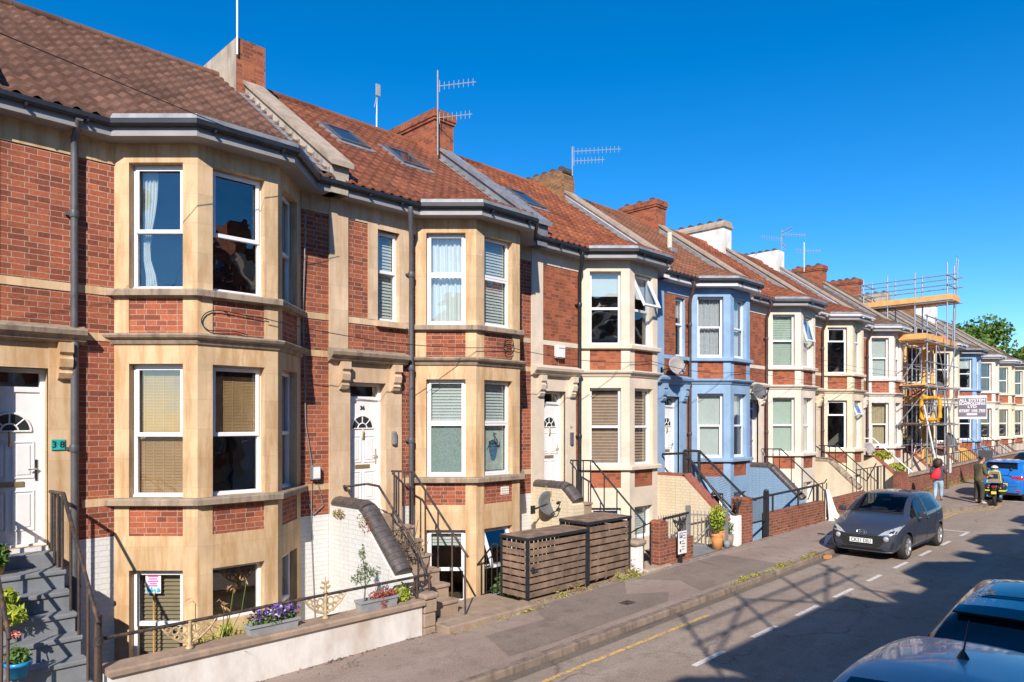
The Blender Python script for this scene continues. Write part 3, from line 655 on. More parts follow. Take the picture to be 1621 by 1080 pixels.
    b.M=None
    sm=1
    sweep(b,lambda o:bay_out(bx,o),[(.0,Z['s0']-.02),(.02,Z['s0']),(.10,Z['s0']+.005),(.105,Z['s1']-.03),(.095,Z['s1']-.012),(0,Z['s1']),(-.12,Z['s1']+.003)],sm)
    sweep(b,lambda o:bay_out(bx,o),[(.0,Z['c0']-.03),(.03,Z['c0']-.01),(.05,Z['c0']+.03),(.05,Z['c0']+.045),(.11,Z['c0']+.075),(.13,Z['c0']+.11),(.12,Z['c1']-.012),(0,Z['c1']+.012)],sm)
    sweep(b,lambda o:bay_out(bx,o),[(.0,Z['t0']-.02),(.02,Z['t0']),(.09,Z['t0']+.005),(.095,Z['t1']-.03),(.085,Z['t1']-.012),(0,Z['t1']),(-.12,Z['t1']+.003)],sm)
    b.build('bay',[bm_,K[S['sill'] or S['bay']]],t)
    for fi,(M,a,c,bz0) in enumerate(L_):
        sd=k*17+fi
        window(M,a,c,Z['t1'],Z['h1'],t,S['tr'],S['style'],S['up'][fi],seed=sd,openby=R(26 if k==3 else 15) if ('up',fi) in S['open_'] else 0,upper_frame=True)
        window(M,a,c,Z['s1'],Z['h0'],t,S['tr'],S['style'],S['low'][fi],seed=sd+5,openby=R(22) if ('low',fi) in S['open_'] else 0)
        window(M,a,c,bz0,Z['bh'],t,.45,'plain' if fi==1 and bz0>0 else 'sash',S['base_w'][fi],seed=sd+9,openby=R(24) if ('base',fi) in S['open_'] else 0)
    # eaves
    e=MB(); sweep(e,lambda o:eave_out(bx,W,o),[(0,Z['top']),(OV,Z['top']),(OV,EZ)]); e.build('fascia',K[S['fascia']],t)
    gm=MB(); sweep(gm,lambda o:eave_out(bx,W,o),[(OV+.004,EZ+.005),(OV+.004,EZ-.055),(OV+.03,EZ-.085),(OV+.065,EZ-.085),(OV+.092,EZ-.055),(OV+.095,EZ+.005),(OV+.087,EZ+.005),(OV+.08,EZ-.05),(OV+.02,EZ-.05)],0,True)
    for (xx,yy) in [(x_,-OV-.06) for x_ in (.6,1.3)]+[(bx+BD+.1,-BD-OV-.06),(bx+BD+BF-.1,-BD-OV-.06),(bx+.4,-.4-OV),(bx+BW-.4,-.4-OV)]: gm.box(xx-.012,xx+.012,yy-.045,yy+.06,EZ-.12,EZ-.08)
    gm.build('gutter',K[S['gutter']],t)
    p=MB(); px=bx+S['pipex']; p.tube([(px-.22,-OV-.06,EZ-.12),(px-.22,-OV-.06,EZ-.25),(px,-.09,7.0),(px,-.09,4.9),(px,-.09,-.4)] if not S.get('straight') else [(px,-OV-.06,EZ-.1),(px,-.11,EZ-.3),(px,-.09,7.1),(px,-.09,-.4)],.046,0,10)
    for z in (6.3,4.5,3.1,1.2): p.lathe([(.056,-.05),(.06,-.04),(.06,.04),(.056,.05)],(px,-.09,z),0,10); p.box(px-.09,px+.09,-.06,0,z-.02,z+.02)
    p.build('downpipe',K[S['pipe']],t)
    ro,zr=roof(t,W,bx,K[S['roof']],wave=S.get('wave',.205),row=S.get('row',.235),amp=S.get('amp',.034))
    l=MB(); sweep(l,lambda o:eave_out(bx,W,o)[1:5],[(OV+.07,EZ+.02),(OV+.06,EZ+.085),(OV-.07,EZ+.135)]); l.build('eave_flashing',K['lead'] if S['lead'] else K[S['roof']],t)
    pm,cm=K[S['parapet']],K[S['coping']]
    parapet(t,zr,pm,cm,lift=S.get('lift',.26),saw=k==2)
    if S['chim']: 
        c=dict(S['chim']); chimney(t,c.get('x0',-.36),c.get('x1',.26),c.get('y0',3.05),c.get('y1',4.9),9.7,c['z'],K[c['m']],c.get('cap','plain'),c.get('pots',5),capmat=K[c['cm']] if 'cm' in c else None,side=K[c['side']] if 'side' in c else None)
    for (sx,sy) in S['sky']:
        sk=MB(); zz=EZ+.03+SL*(sy+OV+.06); an=math.atan(SL); Mx=Matrix.Translation((sx,sy,zz+.06))@Matrix.Rotation(an,4,'X'); sk.M=Mx
        for q_ in ((-.36,-.29,-.5,.5),(.29,.36,-.5,.5),(-.29,.29,-.5,-.42),(-.29,.29,.42,.5)): sk.box(*q_,-.06,.05)
        so_=sk.build('skylight',K['grey_gutter'],t); sk=MB(Mx); sk.face([(-.29,-.42,.03),(.29,-.42,.03),(.29,.42,.03),(-.29,.42,.03)]); sk.build('pane',K['sky_glass'],so_)
        sk=MB(Mx); sk.box(-.46,-.36,-.62,.56,-.03,.012); sk.box(.36,.46,-.62,.56,-.03,.012); sk.box(-.36,.36,-.66,-.5,-.03,.01); sk.build('skylight_flashing',K['lead'],so_)
    return t
K['sky_glass']=simple('skylight_glass',(.03,.04,.05),.05,.05,3)
ch=lambda z,m,**k:dict(z=z,m=m,**k)
h40=house(0,'bay-fronted brick house next door to number 38, cut off by the left edge',trim='bath',bay='bath',brick='brick',roof='roof_brown',sill='dirty_stone',cornice='dirty_stone')
h38=house(1,'stone-trimmed red brick house numbered 38, with brown tiles and bamboo blinds, nearest at left',trim='bath',bay='bath',sill='dirty_stone',cornice='dirty_stone',brick='brick',roof='roof_brown',gutter='black_gutter',pipe='grey_gutter',
  wave=.225,row=.25,amp=.046,low=('bamboo','bamboo_half','net'),up=('curtain_left',None,None),base_w=('venetian_wood',None,'roller_half'),pipex=-.52,straight=True,dx=-.28,dw=.80,tr=.47,style='sash')
h36=house(2,'brick and yellow stone house with black number 36 on its white door',trim='bath_pale',bay='bath',sill='dirty_stone',cornice='dirty_stone',brick='brick',roof='roof_orange',gutter='black_gutter',pipe='grey_gutter',num='36',
  side='venetian',low=('venetian+frost','venetian','venetian'),up=('curtain_full','venetian','venetian'),base_w=('venetian_half',None,None),sky=[(1.72,2.25),(3.18,2.05)],chim=ch(11.27,'brick_orange',y0=3.0,y1=4.75,pots=6,side='render'),style='both',open_=[('base',1)],tr=.55)
h34=house(3,'cream-trimmed brick house with a white alarm box above its white door',trim='cream',bay='cream',base='cream',brick='brick_orange',roof='roof_bright',parapet='lead',coping='lead',low=('venetian_tan',)*3,up=('roller_half','roller_half',None),base_w=('venetian','venetian',None),
  chim=ch(11.43,'brick_orange',y0=3.05,y1=5.2,pots=0,cap='corbel'),sky=[(1.72,1.85)],style='plain2',open_=[('up',1)],pipe='black_gutter')
hbl=house(4,'sky blue painted brick house with lace curtains in its upper bay',trim='blue',bay='blue',brick='brick_orange',roof='roof_tan',gutter='black_gutter',parapet='render_white',fascia='white_gutter',low=('roller','roller_half','roller_half'),up=('net','net','net'),base_w=(None,)*3,
  chim=ch(11.22,'brick_yellow',cap='round',pots=5),side='roller_half',side_trim=False,style='sash_low',basebrick='blue_brick')
hc1=house(5,'cream house with a purple front door and pale green blinds, beside the sky blue house',trim='cream_white',bay='cream_white',brick='brick_orange',roof='roof_bright',parapet='render',low=('roller_green',)*3,up=('venetian_green',)*3,chim=ch(11.35,'brick_orange',cap='corbel',pots=3,y1=4.6),
  door='door_purple',style='plain2',open_=[('up',1)],gutter='grey_gutter',pipe='brown_pipe') if K.setdefault('door_purple',simple('purple_door',(.13,.11,.24),.45,.1)) else None
hc2=house(6,'cream bay house with dark uncurtained windows, one lower casement propped open',trim='magnolia',bay='magnolia',brick='brick_orange',roof='roof_orange',parapet='render',gutter='white_gutter',low=(None,None,None),up=(None,None,'venetian'),chim=ch(11.3,'render_white',cap='slab',cm='concrete',pots=5,y1=5.3),open_=[('low',1)],tr=.7,door='pane_dark',pipe='brown_pipe')
hc3=house(7,'ivory bay house with beige curtains and white stair rails, left of the scaffolding',trim='pinkish',bay='pinkish',brick='brick',roof='roof_old',parapet='render_white',gutter='white_gutter',low=('curtain_yellow',)*3,up=('roller','roller','roller'),chim=ch(11.2,'render_white',pots=6,y1=5.2),style='sash_low',door='pane_dark',pipe='brown_pipe')
hoc=house(8,'ochre yellow painted house wrapped in scaffolding',trim='ochre',bay='ochre',brick='brick',roof='roof_old',gutter='white_gutter',low=(None,)*3,up=(None,)*3,chim=ch(11.3,'brick_orange',cap='corbel',pots=3,y1=4.5),style='plain2',pipe='galv')
hs1=house(9,'cream bay house behind the grey scaffolding firm banner',trim='magnolia',bay='magnolia',brick='brick_orange',roof='roof_old',low=(None,)*3,up=(None,)*3,chim=ch(11.3,'brick_orange',pots=5,y1=5.0,cap='corbel'),style='plain2',gutter='white_gutter')
hb2=house(10,'far pale blue house just beyond the scaffolding banner',trim='blue',bay='blue',brick='brick_orange',roof='roof_old',low=(None,)*3,up=('roller_half',)*3,style='sash_low',chim=ch(11.2,'render',pots=4),basebrick='blue_brick')
hs2=house(11,'far cream house next after the far pale blue one',trim='cream_white',bay='cream_white',brick='brick_orange',roof='roof_old',low=(None,)*3,up=(None,)*3,chim=ch(11.4,'brick_yellow',pots=0),gutter='white_gutter',style='plain2')
hs3=house(12,'second to last house in sight down the terrace, magnolia bay',trim='magnolia',bay='magnolia',brick='brick_orange',roof='roof_old',low=(None,)*3,up=(None,)*3,chim=ch(11.5,'render_white',pots=0,cap='slab'),gutter='white_gutter',style='plain2')
hs4=house(13,'last house in sight at the far end of the terrace',trim='cream',bay='cream',brick='brick_orange',roof='roof_old',low=(None,)*3,up=(None,)*3,style='plain2')
# the terrace across the street, behind the camera: it shades the road and shows in the window panes
OPP=[('red brick house across the street, mirrored in the window panes',h36),('second brick house across the street, mirrored in the panes',h34),('third brick house across the street, mirrored in the panes',h36),('fourth brick house across the street, mirrored in the panes',h34),('fifth brick house across the street, mirrored in the panes',h36),('sixth brick house across the street',h34),('seventh brick house across the street',h36),('eighth brick house across the street',h34)]
OPX=-6.6
for n in range(-3,8):
    src=h36 if n%2 else h34
    c=copy_tree(src); c.location=(7.34+5.2*n,-4.1,0); c.rotation_euler=(0,0,math.pi); c['group']='terraced houses across the street'
    c['label']='brick terraced house across the street, seen only as a reflection in the window panes'
# ---------------------------------------------------------------- front steps (masonry) : world coordinates
TR=[(10.49,1.57),(10.24,1.345),(9.99,1.12),(9.74,.895),(9.49,.67),(9.24,.445),(8.99,.22)]
def cope_path(x,e=9.24): return [(x,11.2,2.02),(x,10.35,2.02),(x,10.22,1.98),(x,e,1.02+(e-9.2)*.94)]
def steps(k,label,side,stepm,cope='round',copem='dark_brick',x0=.36,x1=1.3,wall=True,bottom=-.6,end=9.24,group='front steps up to the doors'):
    p=PX[k]; t=thing('front_steps',label,'steps',(p,YW,g(p)+.1),0,group); O=t.location
    a,b=p+x0,p+x1
    poly=[(11.19,bottom),(11.19,1.57)]; 
    for i,(y,z) in enumerate(TR):
        poly.append((y,z)); poly.append((y,TR[i+1][1] if i+1<len(TR) else bottom))
    mb=MB(); mb.prism(poly,0,a,b)
    for (y,z) in TR: mb.bevbox(a-.005,b+.02,y-.028,y+.2,z-.05,z+.006,.012)
    mb.bevbox(a,b,10.95,11.2,1.56,1.74,.012)
    mb.build('steps',K[stepm],t,O)
    if wall:
        w_=MB(); w_.prism([(11.19,bottom),(11.19,1.98),(10.32,1.98),(end,.90+(end-9.15)*.923),(end,bottom)],0,p-.02,a-.002); w_.build('stair_wall',K[side],t,O)
        c=MB(); xc=(p-.02+a)/2
        if cope=='round':
            path=cope_path(xc,end); pts=[]
            for (q,r_) in zip(path,path[1:]):
                q,r_=Vector(q),Vector(r_); n=max(1,round((r_-q).length/.115))
                for i in range(n): c.tube([q+(r_-q)*(i/n),q+(r_-q)*((i+.955)/n)],.165,0,12,True,.72)
        else:
            c.bar((xc,11.2,2.0),(xc,10.3,2.0),.36,.09); c.bar((xc,10.34,2.02),(xc,9.1,.90),.36,.09)
        c.build('coping',K[copem],t,O)
    return t
steps(1,'grey painted steps up to the door of number 38, in the bottom left corner','white_brick','step_grey',wall=False,x0=.14,x1=.95)
steps(2,'worn stone steps to door 36, white side wall capped in dark round bricks','white_brick','stone_step')
steps(3,'stone steps behind the bin stores, pale brick wall capped in dark round bricks','cream_brick','stone_step',end=9.95)
steps(4,'steps to the sky blue house, broad cream brick side wall, red sloping coping','cream_brick','red_coping',cope='flat',copem='red_coping')
steps(5,'steps with a sky blue painted brick side wall under dark coping','blue_brick','stone_step')
steps(6,'steps with a smooth cream side wall and dark brown coping','magnolia','stone_step',copem='dirty_stone')
steps(7,'steps with cream wall and red coping, bright green plant growing on them','magnolia','red_coping',cope='flat',copem='red_coping')
steps(8,'steps with cream wall and red coping at the foot of the scaffolding','cream','red_coping',cope='flat',copem='red_coping')
steps(9,'pale grey walled steps beneath the scaffolding firm banner','render_white','red_coping',cope='flat',copem='red_coping')
steps(10,'ochre walled steps of the far pale blue house','ochre','red_coping',cope='flat',copem='red_coping')
steps(11,'pale blue walled steps beyond the ochre ones','blue','red_coping',cope='flat',copem='red_coping')
steps(12,'farthest pale steps with red coping','pinkish','red_coping',cope='flat',copem='red_coping')
# sunk front areas below the bays
for k in range(1,14):
    mb=MB(); mb.face([(PX[k],YW,-.42),(PX[k+1],YW,-.42),(PX[k+1],YF,-.42),(PX[k],YF,-.42)]); tag(mb.build('yard',K['yard']),None,None,None,'structure')
    mb=MB(); mb.face([(PX[k],YW+.01,-.6),(PX[k+1],YW+.01,-.6),(PX[k+1],YW+.01,g(PX[k+1])+.1),(PX[k],YW+.01,g(PX[k])+.1)]); tag(mb.build('pavement_edge',K['dirty_stone']),None,None,None,'structure')
# ---------------------------------------------------------------- railings and handrails
def railing(name,label,cat,origin,polys,mat,group=None,n=6):
    """polys: list of (part, points, radius)"""
    t=thing(name,label,cat,origin,0,group); acc={}
    for (part,ps,r) in polys:
        mb=MB(); mb.tube(ps,r,0,n); mb.build(part,K[mat],t,t.location)
    return t
def stair_rail(k,label,x,mat='black',balusters=True,r=.018,top=2.55,group='iron handrails of the front steps',end=8.95,start=11.12):
    p=PX[k]+x; s=-.9
    zt=lambda y: top if y>=10.45 else top-(10.45-y)*.9
    path=[(p,start,zt(start)-.02),(p,10.45,top),(p,end,zt(end))]
    L=[('rail',path,r*1.15)]
    ys=[start-.08,10.9,10.72,10.5,10.1,9.74,9.36,9.02] if balusters else [10.5,9.1]
    for y in ys:
        zb=1.57
        for (ty,tz) in TR:
            if y<ty+.001: zb=tz
            else: break
        zz=[z for (ty,z) in TR if y>=ty]; zb=zz[0] if zz else .1
        L.append(('baluster',[(p,y,zb-.02),(p,y,zt(y))],r*.85))
    return railing('handrail',label,'handrail',(p,YW,.2),L,mat,group)
stair_rail(1,'rusty black handrail with close balusters on the grey steps of number 38',.93,'rust_iron',r=.021)
stair_rail(2,'rusty iron balustrade beside the drainpipe, on the steps of number 36',1.27,'rust_iron')
# 36: the bent rail and cast bracket on the coping side
pp=PX[2]+.50
railing('handrail','bent black handrail with scroll bracket in front of the door numbered 36','handrail',(pp,9.2,1),[('rail',[(pp-.25,11.12,2.30),(pp-.02,10.75,2.36),(pp,10.42,2.34),(pp,9.3,1.36),(pp,9.1,1.0)],.022),('bracket',[(pp-.22,11.1,2.28),(pp-.1,11.0,2.0)],.015),('knob',[(pp-.27,11.12,2.30),(pp-.23,11.11,2.30)],.035),('post',[(pp,10.0,1.1),(pp,10.0,1.98)],.016),('post',[(pp,9.3,.6),(pp,9.3,1.36)],.016)],'rust_iron','iron handrails of the front steps')
stair_rail(3,'thin black balustrade on the stone steps behind the bin stores',1.27)
stair_rail(5,'thin black balustrade above the sky blue stair wall',1.27)
stair_rail(6,'thin black balustrade at the smooth cream stair wall',1.27)
stair_rail(7,'white painted handrail on the red coped steps before the ivory house',.3,'white_dull',False,.028,top=2.75)
stair_rail(8,'dark handrail on the steps under the scaffolding',1.27); stair_rail(9,'dark handrail on the pale grey walled steps',1.27); stair_rail(10,'dark handrail on the far ochre steps',1.27); stair_rail(11,'dark handrail on the far pale blue steps',1.27)
# blue house: heavy black tube rail with wire mesh
def mesh_panel(mb,P0,P1,P2,P3,nu,nv,r=.004):
    P0,P1,P2,P3=map(Vector,(P0,P1,P2,P3))
    def pt(u,v): return (P0*(1-u)+P1*u)*(1-v)+(P3*(1-u)+P2*u)*v
    for i in range(-nv,nu):
        for s in (1,-1):
            a=[];
            for j in range(nv+1):
                u=(i+j)/nu if s==1 else (i+nv-j)/nu
                if 0<=u<=1: a.append(pt(u,j/nv))
            if len(a)>1: mb.tube(a,r,0,3,False)
def cast_bracket(mb,o,dx,dy,w,h):
    """open scrollwork spandrel under a rail: o is the top centre"""
    o=Vector(o); d=Vector((dx,dy,0))
    for s in (-1,1):
        for (c,r_,ph) in ((.28,.13,0),(.58,.10,1),(.8,.07,2)):
            ctr=o+d*(s*c*w)+Vector((0,0,-.16*h-.12*h*(1-c)*2)); mb.tube([ctr+d*(r_*w*math.cos(a)*s)+Vector((0,0,r_*w*math.sin(a))) for a in [i*.55+ph for i in range(11)]],.016*w/.35+.004,0,5)
        mb.tube([o+d*(s*w)+Vector((0,0,-.02)),o+d*(s*w*.6)+Vector((0,0,-.42*h)),o+d*(s*w*.15)+Vector((0,0,-.62*h)),o+Vector((0,0,-h*.95))],.014,0,5)
        mb.tube([o+d*(s*w*.1)+Vector((0,0,-.1*h)),o+d*(s*w*.35)+Vector((0,0,-.5*h)),o+d*(s*w*.08)+Vector((0,0,-.8*h))],.012,0,5)
    mb.tube([o,o+Vector((0,0,-h))],.022,0,6)
bxr=PX[4]+1.3
t=thing('handrail','heavy black tubular handrails with diamond wire mesh on the sky blue house steps','handrail',(bxr,YW,.3),0,'iron handrails of the front steps'); O=t.location
for part,ps,r_ in (('rail',[(bxr,11.1,2.62),(bxr,10.6,2.62),(bxr,9.2,1.40),(bxr,8.9,1.36)],.036),('rail',[(bxr,10.6,1.95),(bxr,9.1,.62)],.03),('post',[(bxr,10.62,1.5),(bxr,10.62,2.62)],.045),('post',[(bxr,11.1,1.6),(bxr,11.1,2.62)],.04),('rail',[(PX[4]+.2,11.12,2.55),(PX[4]+.22,10.4,2.6),(PX[4]+.25,9.15,1.15),(PX[4]+.3,8.95,1.0)],.034),('rail',[(PX[4]+.28,10.4,2.1),(PX[4]+.3,9.3,.95)],.018),('post',[(PX[4]+.22,10.4,2.0),(PX[4]+.22,10.4,2.6)],.026),('post',[(PX[4]+.26,9.6,1.2),(PX[4]+.24,9.6,1.6)],.02)):
    mb=MB(); mb.tube(ps,r_,0,8); mb.build(part,K['black'],t,O)
mb=MB(); mesh_panel(mb,(bxr,10.58,1.95),(bxr,9.15,.68),(bxr,9.2,1.40),(bxr,10.58,2.6),26,10); mesh_panel(mb,(bxr,11.08,1.6),(bxr,10.62,1.6),(bxr,10.62,2.6),(bxr,11.08,2.6),8,16); mb.build('wire_mesh',K['black'],t,O)
# ---------------------------------------------------------------- front wall of 38 with its rail
def garden_wall(label,x0,x1,y0,y1,h,mat,cop,copm,group='low front walls',cth=.075,over=.05,cat='wall'):
    t=thing('garden_wall',label,cat,((x0+x1)/2,y0,g((x0+x1)/2)+.1),0,group); O=t.location
    mb=MB(); n=max(1,int((x1-x0)/.5))
    za=g(x0)+.1+h if not isinstance(h,tuple) else h[0]; zb=g(x1)+.1+h if not isinstance(h,tuple) else h[1]
    P=[(x0,y0,-.6),(x1,y0,-.6),(x1,y0,zb),(x0,y0,za),(x0,y1,-.6),(x1,y1,-.6),(x1,y1,zb),(x0,y1,za)]
    mb.raw(P,[(0,1,2,3),(5,4,7,6),(4,0,3,7),(1,5,6,2),(3,2,6,7)]); mb.build('wall',mat if not isinstance(mat,str) else K[mat],t,O)
    if cop:
        c=MB(); a,b=x0-.03,x1+.03; yo,yi=y0-over,y1+over
        pr=[(yo,0),(yo,cth*.7),(yo+.03,cth),(yi-.03,cth),(yi,cth*.7),(yi,0)]
        c.raw([(a,y,za+z+.002) for y,z in pr]+[(b,y,zb+z+.002) for y,z in pr],[(i,(i+1)%6,6+(i+1)%6,6+i) for i in range(6)]+[(5,4,3,2,1,0),(6,7,8,9,10,11)]); c.build('coping',K[copm],t,O)
    return t
K['wall_white']=simple('stained_white_render',(.68,.65,.61),.9,.06,2,.35,18,stain=(.36,.26,.18),stain_amt=.7,streak=1.1,sr=(.42,.7))
garden_wall('white rendered low wall with brown stains and a stone coping, in front of number 38',2.50,6.95,YW,YW+.28,(.57,.57),'wall_white',True,'coping')
t=thing('gate_pier','crumbling stone pier at the right end of the white low wall','pier',(7.1,YW,.1)); mb=MB()
rr=random.Random(4)
for i,(z0,z1) in enumerate(((-.5,.2),(.2,.42),(.42,.64))): 
    mb.bevbox(6.985+rr.uniform(-.012,.01),7.24+rr.uniform(-.03,.015),YW-.02+rr.uniform(-.01,.02),YW+.30,z0,z1-.008,.02)
mb.build('pier',K['stone_step'],t,t.location); mb=MB(); mb.bevbox(6.98,7.27,YW-.04,YW+.32,.64,.73,.03); mb.build('pier_cap',K['coping'],t,t.location)
# threshold slab at the pavement
t=thing('stone_slab','flat stone entrance slab at the pavement by the crumbling pier','slab',(8.2,8.9,.1)); mb=MB(); mb.bevbox(7.26,9.35,8.68,9.0,-.02,.215,.025); mb.bevbox(7.95,9.3,9.0,9.9,-.02,.20,.02); mb.build('slab',K['stone_step'],t,t.location)
# rail with gilded cast ornaments
ry=YW+.14
t=thing('railing','black rail with gold cast finials along the coping of the white low wall','railing',(4.6,ry,.65)); O=t.location
def part(nm,mat,fn):
    mb=MB(); fn(mb); return mb.build(nm,K[mat],t,O)
part('rail','rust_iron',lambda m:m.tube([(2.42,ry,.98),(7.2,ry,1.0)],.022,0,8))
part('post','rust_iron',lambda m:(m.tube([(2.40,ry-.05,-.1),(2.40,ry-.05,1.28)],.042,0,10),m.tube([(2.40,ry-.05,.93),(2.40,ry-.05,1.03)],.055,0,10)))
part('spandrel','rust_iron',lambda m:cast_bracket(m,(6.95,ry,.98),1,0,.30,.34))
part('post','rust_iron',lambda m:m.tube([(7.2,ry,.6),(7.2,ry,1.0)],.02,0,8))
for gx in (3.43,5.32):
    def orn(m,gx=gx,ry=ry):
        m.tube([(gx,ry,.62),(gx,ry,1.0)],.028,0,8); m.lathe([(.0,.0),(.05,.01),(.05,.03),(.025,.05),(.0,.05)],(gx,ry,.64),0,10)
        for s in (-1,1):
            for (cx,cz,r_) in ((.08,.90,.05),(.17,.90,.045),(.25,.93,.035),(.08,.80,.04),(.15,.82,.03)):
                m.tube([(gx+s*(cx+r_*math.cos(a)),ry,cz+r_*math.sin(a)) for a in [i*.6 for i in range(11)]],.013,0,5)
            m.tube([(gx+s*.33,ry,.97),(gx+s*.25,ry,.86),(gx+s*.12,ry,.76),(gx+s*.02,ry,.73)],.015,0,6)
    part('ornament','gold',orn)
    if gx>4:
        def fin(m,gx=gx,ry=ry):
            m.lathe([(0,0),(.035,.01),(.02,.04),(.03,.07),(.02,.10),(0,.26)],(gx,ry,1.01),0,10)
            for s in (-1,1):
                for (dz,l) in ((.07,.085),(.14,.06)): m.tube([(gx,ry,1.01+dz),(gx+s*l*.7,ry,1.03+dz),(gx+s*l,ry,1.0+dz+.05)],[.02,.018,.006],0,6)
        part('finial','gold',fin)
# basement stair railing of 36
t=thing('railing','black baluster railing down the basement stair left of the bin stores','railing',(9.4,9.8,.2),0,'railings by the sunk areas'); O=t.location
part('rail','black',lambda m:m.tube([(9.4,10.75,.26),(9.4,9.9,1.12),(9.4,9.78,1.12)],.018,0,6))
part('rail','black',lambda m:m.tube([(9.4,10.75,-.2),(9.4,9.8,.32)],.012,0,6))
for i in range(7):
    y=10.7-i*.15; zt=.31+(10.7-y)*1.0; part('baluster','black',lambda m:m.tube([(9.4,y,-.3+(10.7-y)*.5),(9.4,y,min(1.12,zt))],.011,0,6))
# ---------------------------------------------------------------- slatted bin stores
def bin_store(label,x0,x1,y0,y1,z0,h,n,lid_tilt=.0,leftopen=True):
    t=thing('bin_store',label,'bin store',((x0+x1)/2,(y0+y1)/2,z0),0,'slatted timber bin stores'); O=t.location; r=random.Random(int(x0*10))
    def P(nm,mat,fn): 
        mb=MB(); fn(mb); o=mb.build(nm,K[mat],t,O); return o
    for (px,py) in ((x0,y0),(x1-.05,y0),(x0,y1-.05),(x1-.05,y1-.05)): P('post','black',lambda m:m.box(px,px+.055,py-.005,py+.05,z0,z0+h))
    pit=(h-.12)/n
    for i in range(n):
        a=z0+.07+i*pit
        P('slat','timber',lambda m:m.bevbox(x0+.06,x1-.055,y0+.005+r.uniform(-.003,.003),y0+.028,a+r.uniform(-.004,.004),a+pit-.032,.005))
        P('slat','timber',lambda m:m.bevbox(x0+.008,x0+.03,y0+.06,y1-.055,a,a+pit-.032,.005))
        if i%1==0: P('slat','timber',lambda m:m.bevbox(x1-.03,x1-.008,y0+.06,y1-.055,a,a+pit-.032,.005))
    nb=int((x1-x0)/.13)
    for i in range(nb):
        a=x0+.06+i*(x1-x0-.12)/nb; P('back_batten','timber',lambda m:m.box(a,a+.085,y1-.03,y1-.01,z0+.05,z0+h-.05))
    zl=z0+h
    for i in range(5):
        a=y0-.02+i*(y1-y0+.03)/5; b=a+(y1-y0+.03)/5-.008; P('lid_board','timber',lambda m:m.bevbox(x0-.01,x1,a,b,zl+.005+(a-y0)*lid_tilt,zl+.03+(a-y0)*lid_tilt,.004))
    P('lid_frame','black',lambda m:(m.box(x0-.02,x1+.005,y0-.035,y0-.022,zl-.025,zl+.032),m.box(x0-.022,x0-.011,y0-.02,y1,zl-.025,zl+.032)))
    return t
bin_store('weathered slatted timber bin store, the lower one at left, open slats showing light',9.5,11.25,9.1,9.82,.12,1.16,8)
bin_store('slatted timber bin store, taller one at right, dark gap under its lid',11.27,12.72,9.1,9.86,.16,1.24,8,.02)
t=thing('latch','small iron latch on the front of the lower slatted bin store','latch',(9.62,9.06,.7)); mb=MB(); mb.bevbox(9.6,9.66,9.06,9.095,.66,.76,.008); mb.tube([(9.63,9.05,.7),(9.74,9.05,.7)],.012,0,6); mb.build('latch_body',K['black'],t,t.location)
# concrete plinth under the stores and white post beyond
t=thing('garden_wall','low stone kerb wall under the slatted bin stores','wall',(11,9.1,.1),0,'low front walls'); mb=MB(); mb.box(9.42,12.75,9.12,9.3,-.5,.13); mb.build('wall',K['stone_step'],t,t.location)
t=thing('gate_pier','short white painted stub of wall with a mossy rounded cap, right of the bin stores','pier',(12.9,8.98,.15)); mb=MB(); mb.bevbox(12.80,13.0,8.95,9.2,-.3,.78,.02); mb.build('pier',K['render_white'],t,t.location); mb=MB(); mb.bevbox(12.72,13.08,8.9,9.25,.77,.9,.06); mb.build('pier_cap',K['dirty_stone'],t,t.location)
t=thing('stone_slab','worn doorstep slab on the pavement between white stub and brick pier','slab',(13.6,9.0,.2)); mb=MB(); mb.bevbox(13.02,14.0,8.85,9.5,0,.24,.03); mb.build('slab',K['concrete'],t,t.location)
t=thing('railing','short black rail down to the basement door, left of the tall brick pier','railing',(13.55,9.3,.2),0,'railings by the sunk areas'); O=t.location
part('rail','black',lambda m:m.tube([(13.5,10.5,.35),(13.5,9.5,1.0),(13.5,9.1,1.2)],.016,0,6)); part('post','black',lambda m:m.tube([(13.5,9.5,.0),(13.5,9.5,1.0)],.014,0,6)); part('post','black',lambda m:m.tube([(13.5,9.1,.1),(13.5,9.1,1.2)],.014,0,6))
# brick pier and low wall carrying the parking sign
def pier(label,x0,x1,y0,y1,z1,cap=True,mat='brick_low'):
    t=thing('gate_pier',label,'pier',((x0+x1)/2,y0,g(x0)+.1),0,'brick gate piers'); mb=MB(); mb.box(x0,x1,y0,y1,-.4,z1); mb.build('pier',K[mat],t,t.location)
    if cap:
        xm=(x0+x1)/2; mb=MB(); n=8; r_=(x1-x0)/2
        mb.prism([(xm-r_*math.cos(math.pi*i/n),z1+r_*.42*math.sin(math.pi*i/n)) for i in range(n+1)],1,y0-.004,y1+.004); mb.build('pier_cap',K['brick_orange'],t,t.location)
    return t
pier('tall red brick pier with rounded top, left of the parking sign',13.62,13.96,8.95,9.22,1.16)
garden_wall('short red brick wall carrying the parking sign, right of its brick pier',13.965,15.06,8.96,9.2,(.72,.75),'brick_low',False,None)
t=thing('railing','black rail on a leafy cast bracket above the short red brick wall','railing',(15,9.08,.8),0,'railings by the sunk areas'); O=t.location
part('rail','black',lambda m:m.bar((13.97,9.08,1.24),(15.05,9.08,1.28),.035,.05)); part('post','black',lambda m:m.tube([(14.02,9.08,.7),(14.02,9.08,1.24)],.02,0,6)); part('bracket','black',lambda m:cast_bracket(m,(14.66,9.08,1.25),1,0,.30,.52))
t=thing('parking_sign','white parking restriction plate with blue P on a short black post','sign',(14.41,8.86,g(14.4)+.1)); O=t.location; SX=-.45
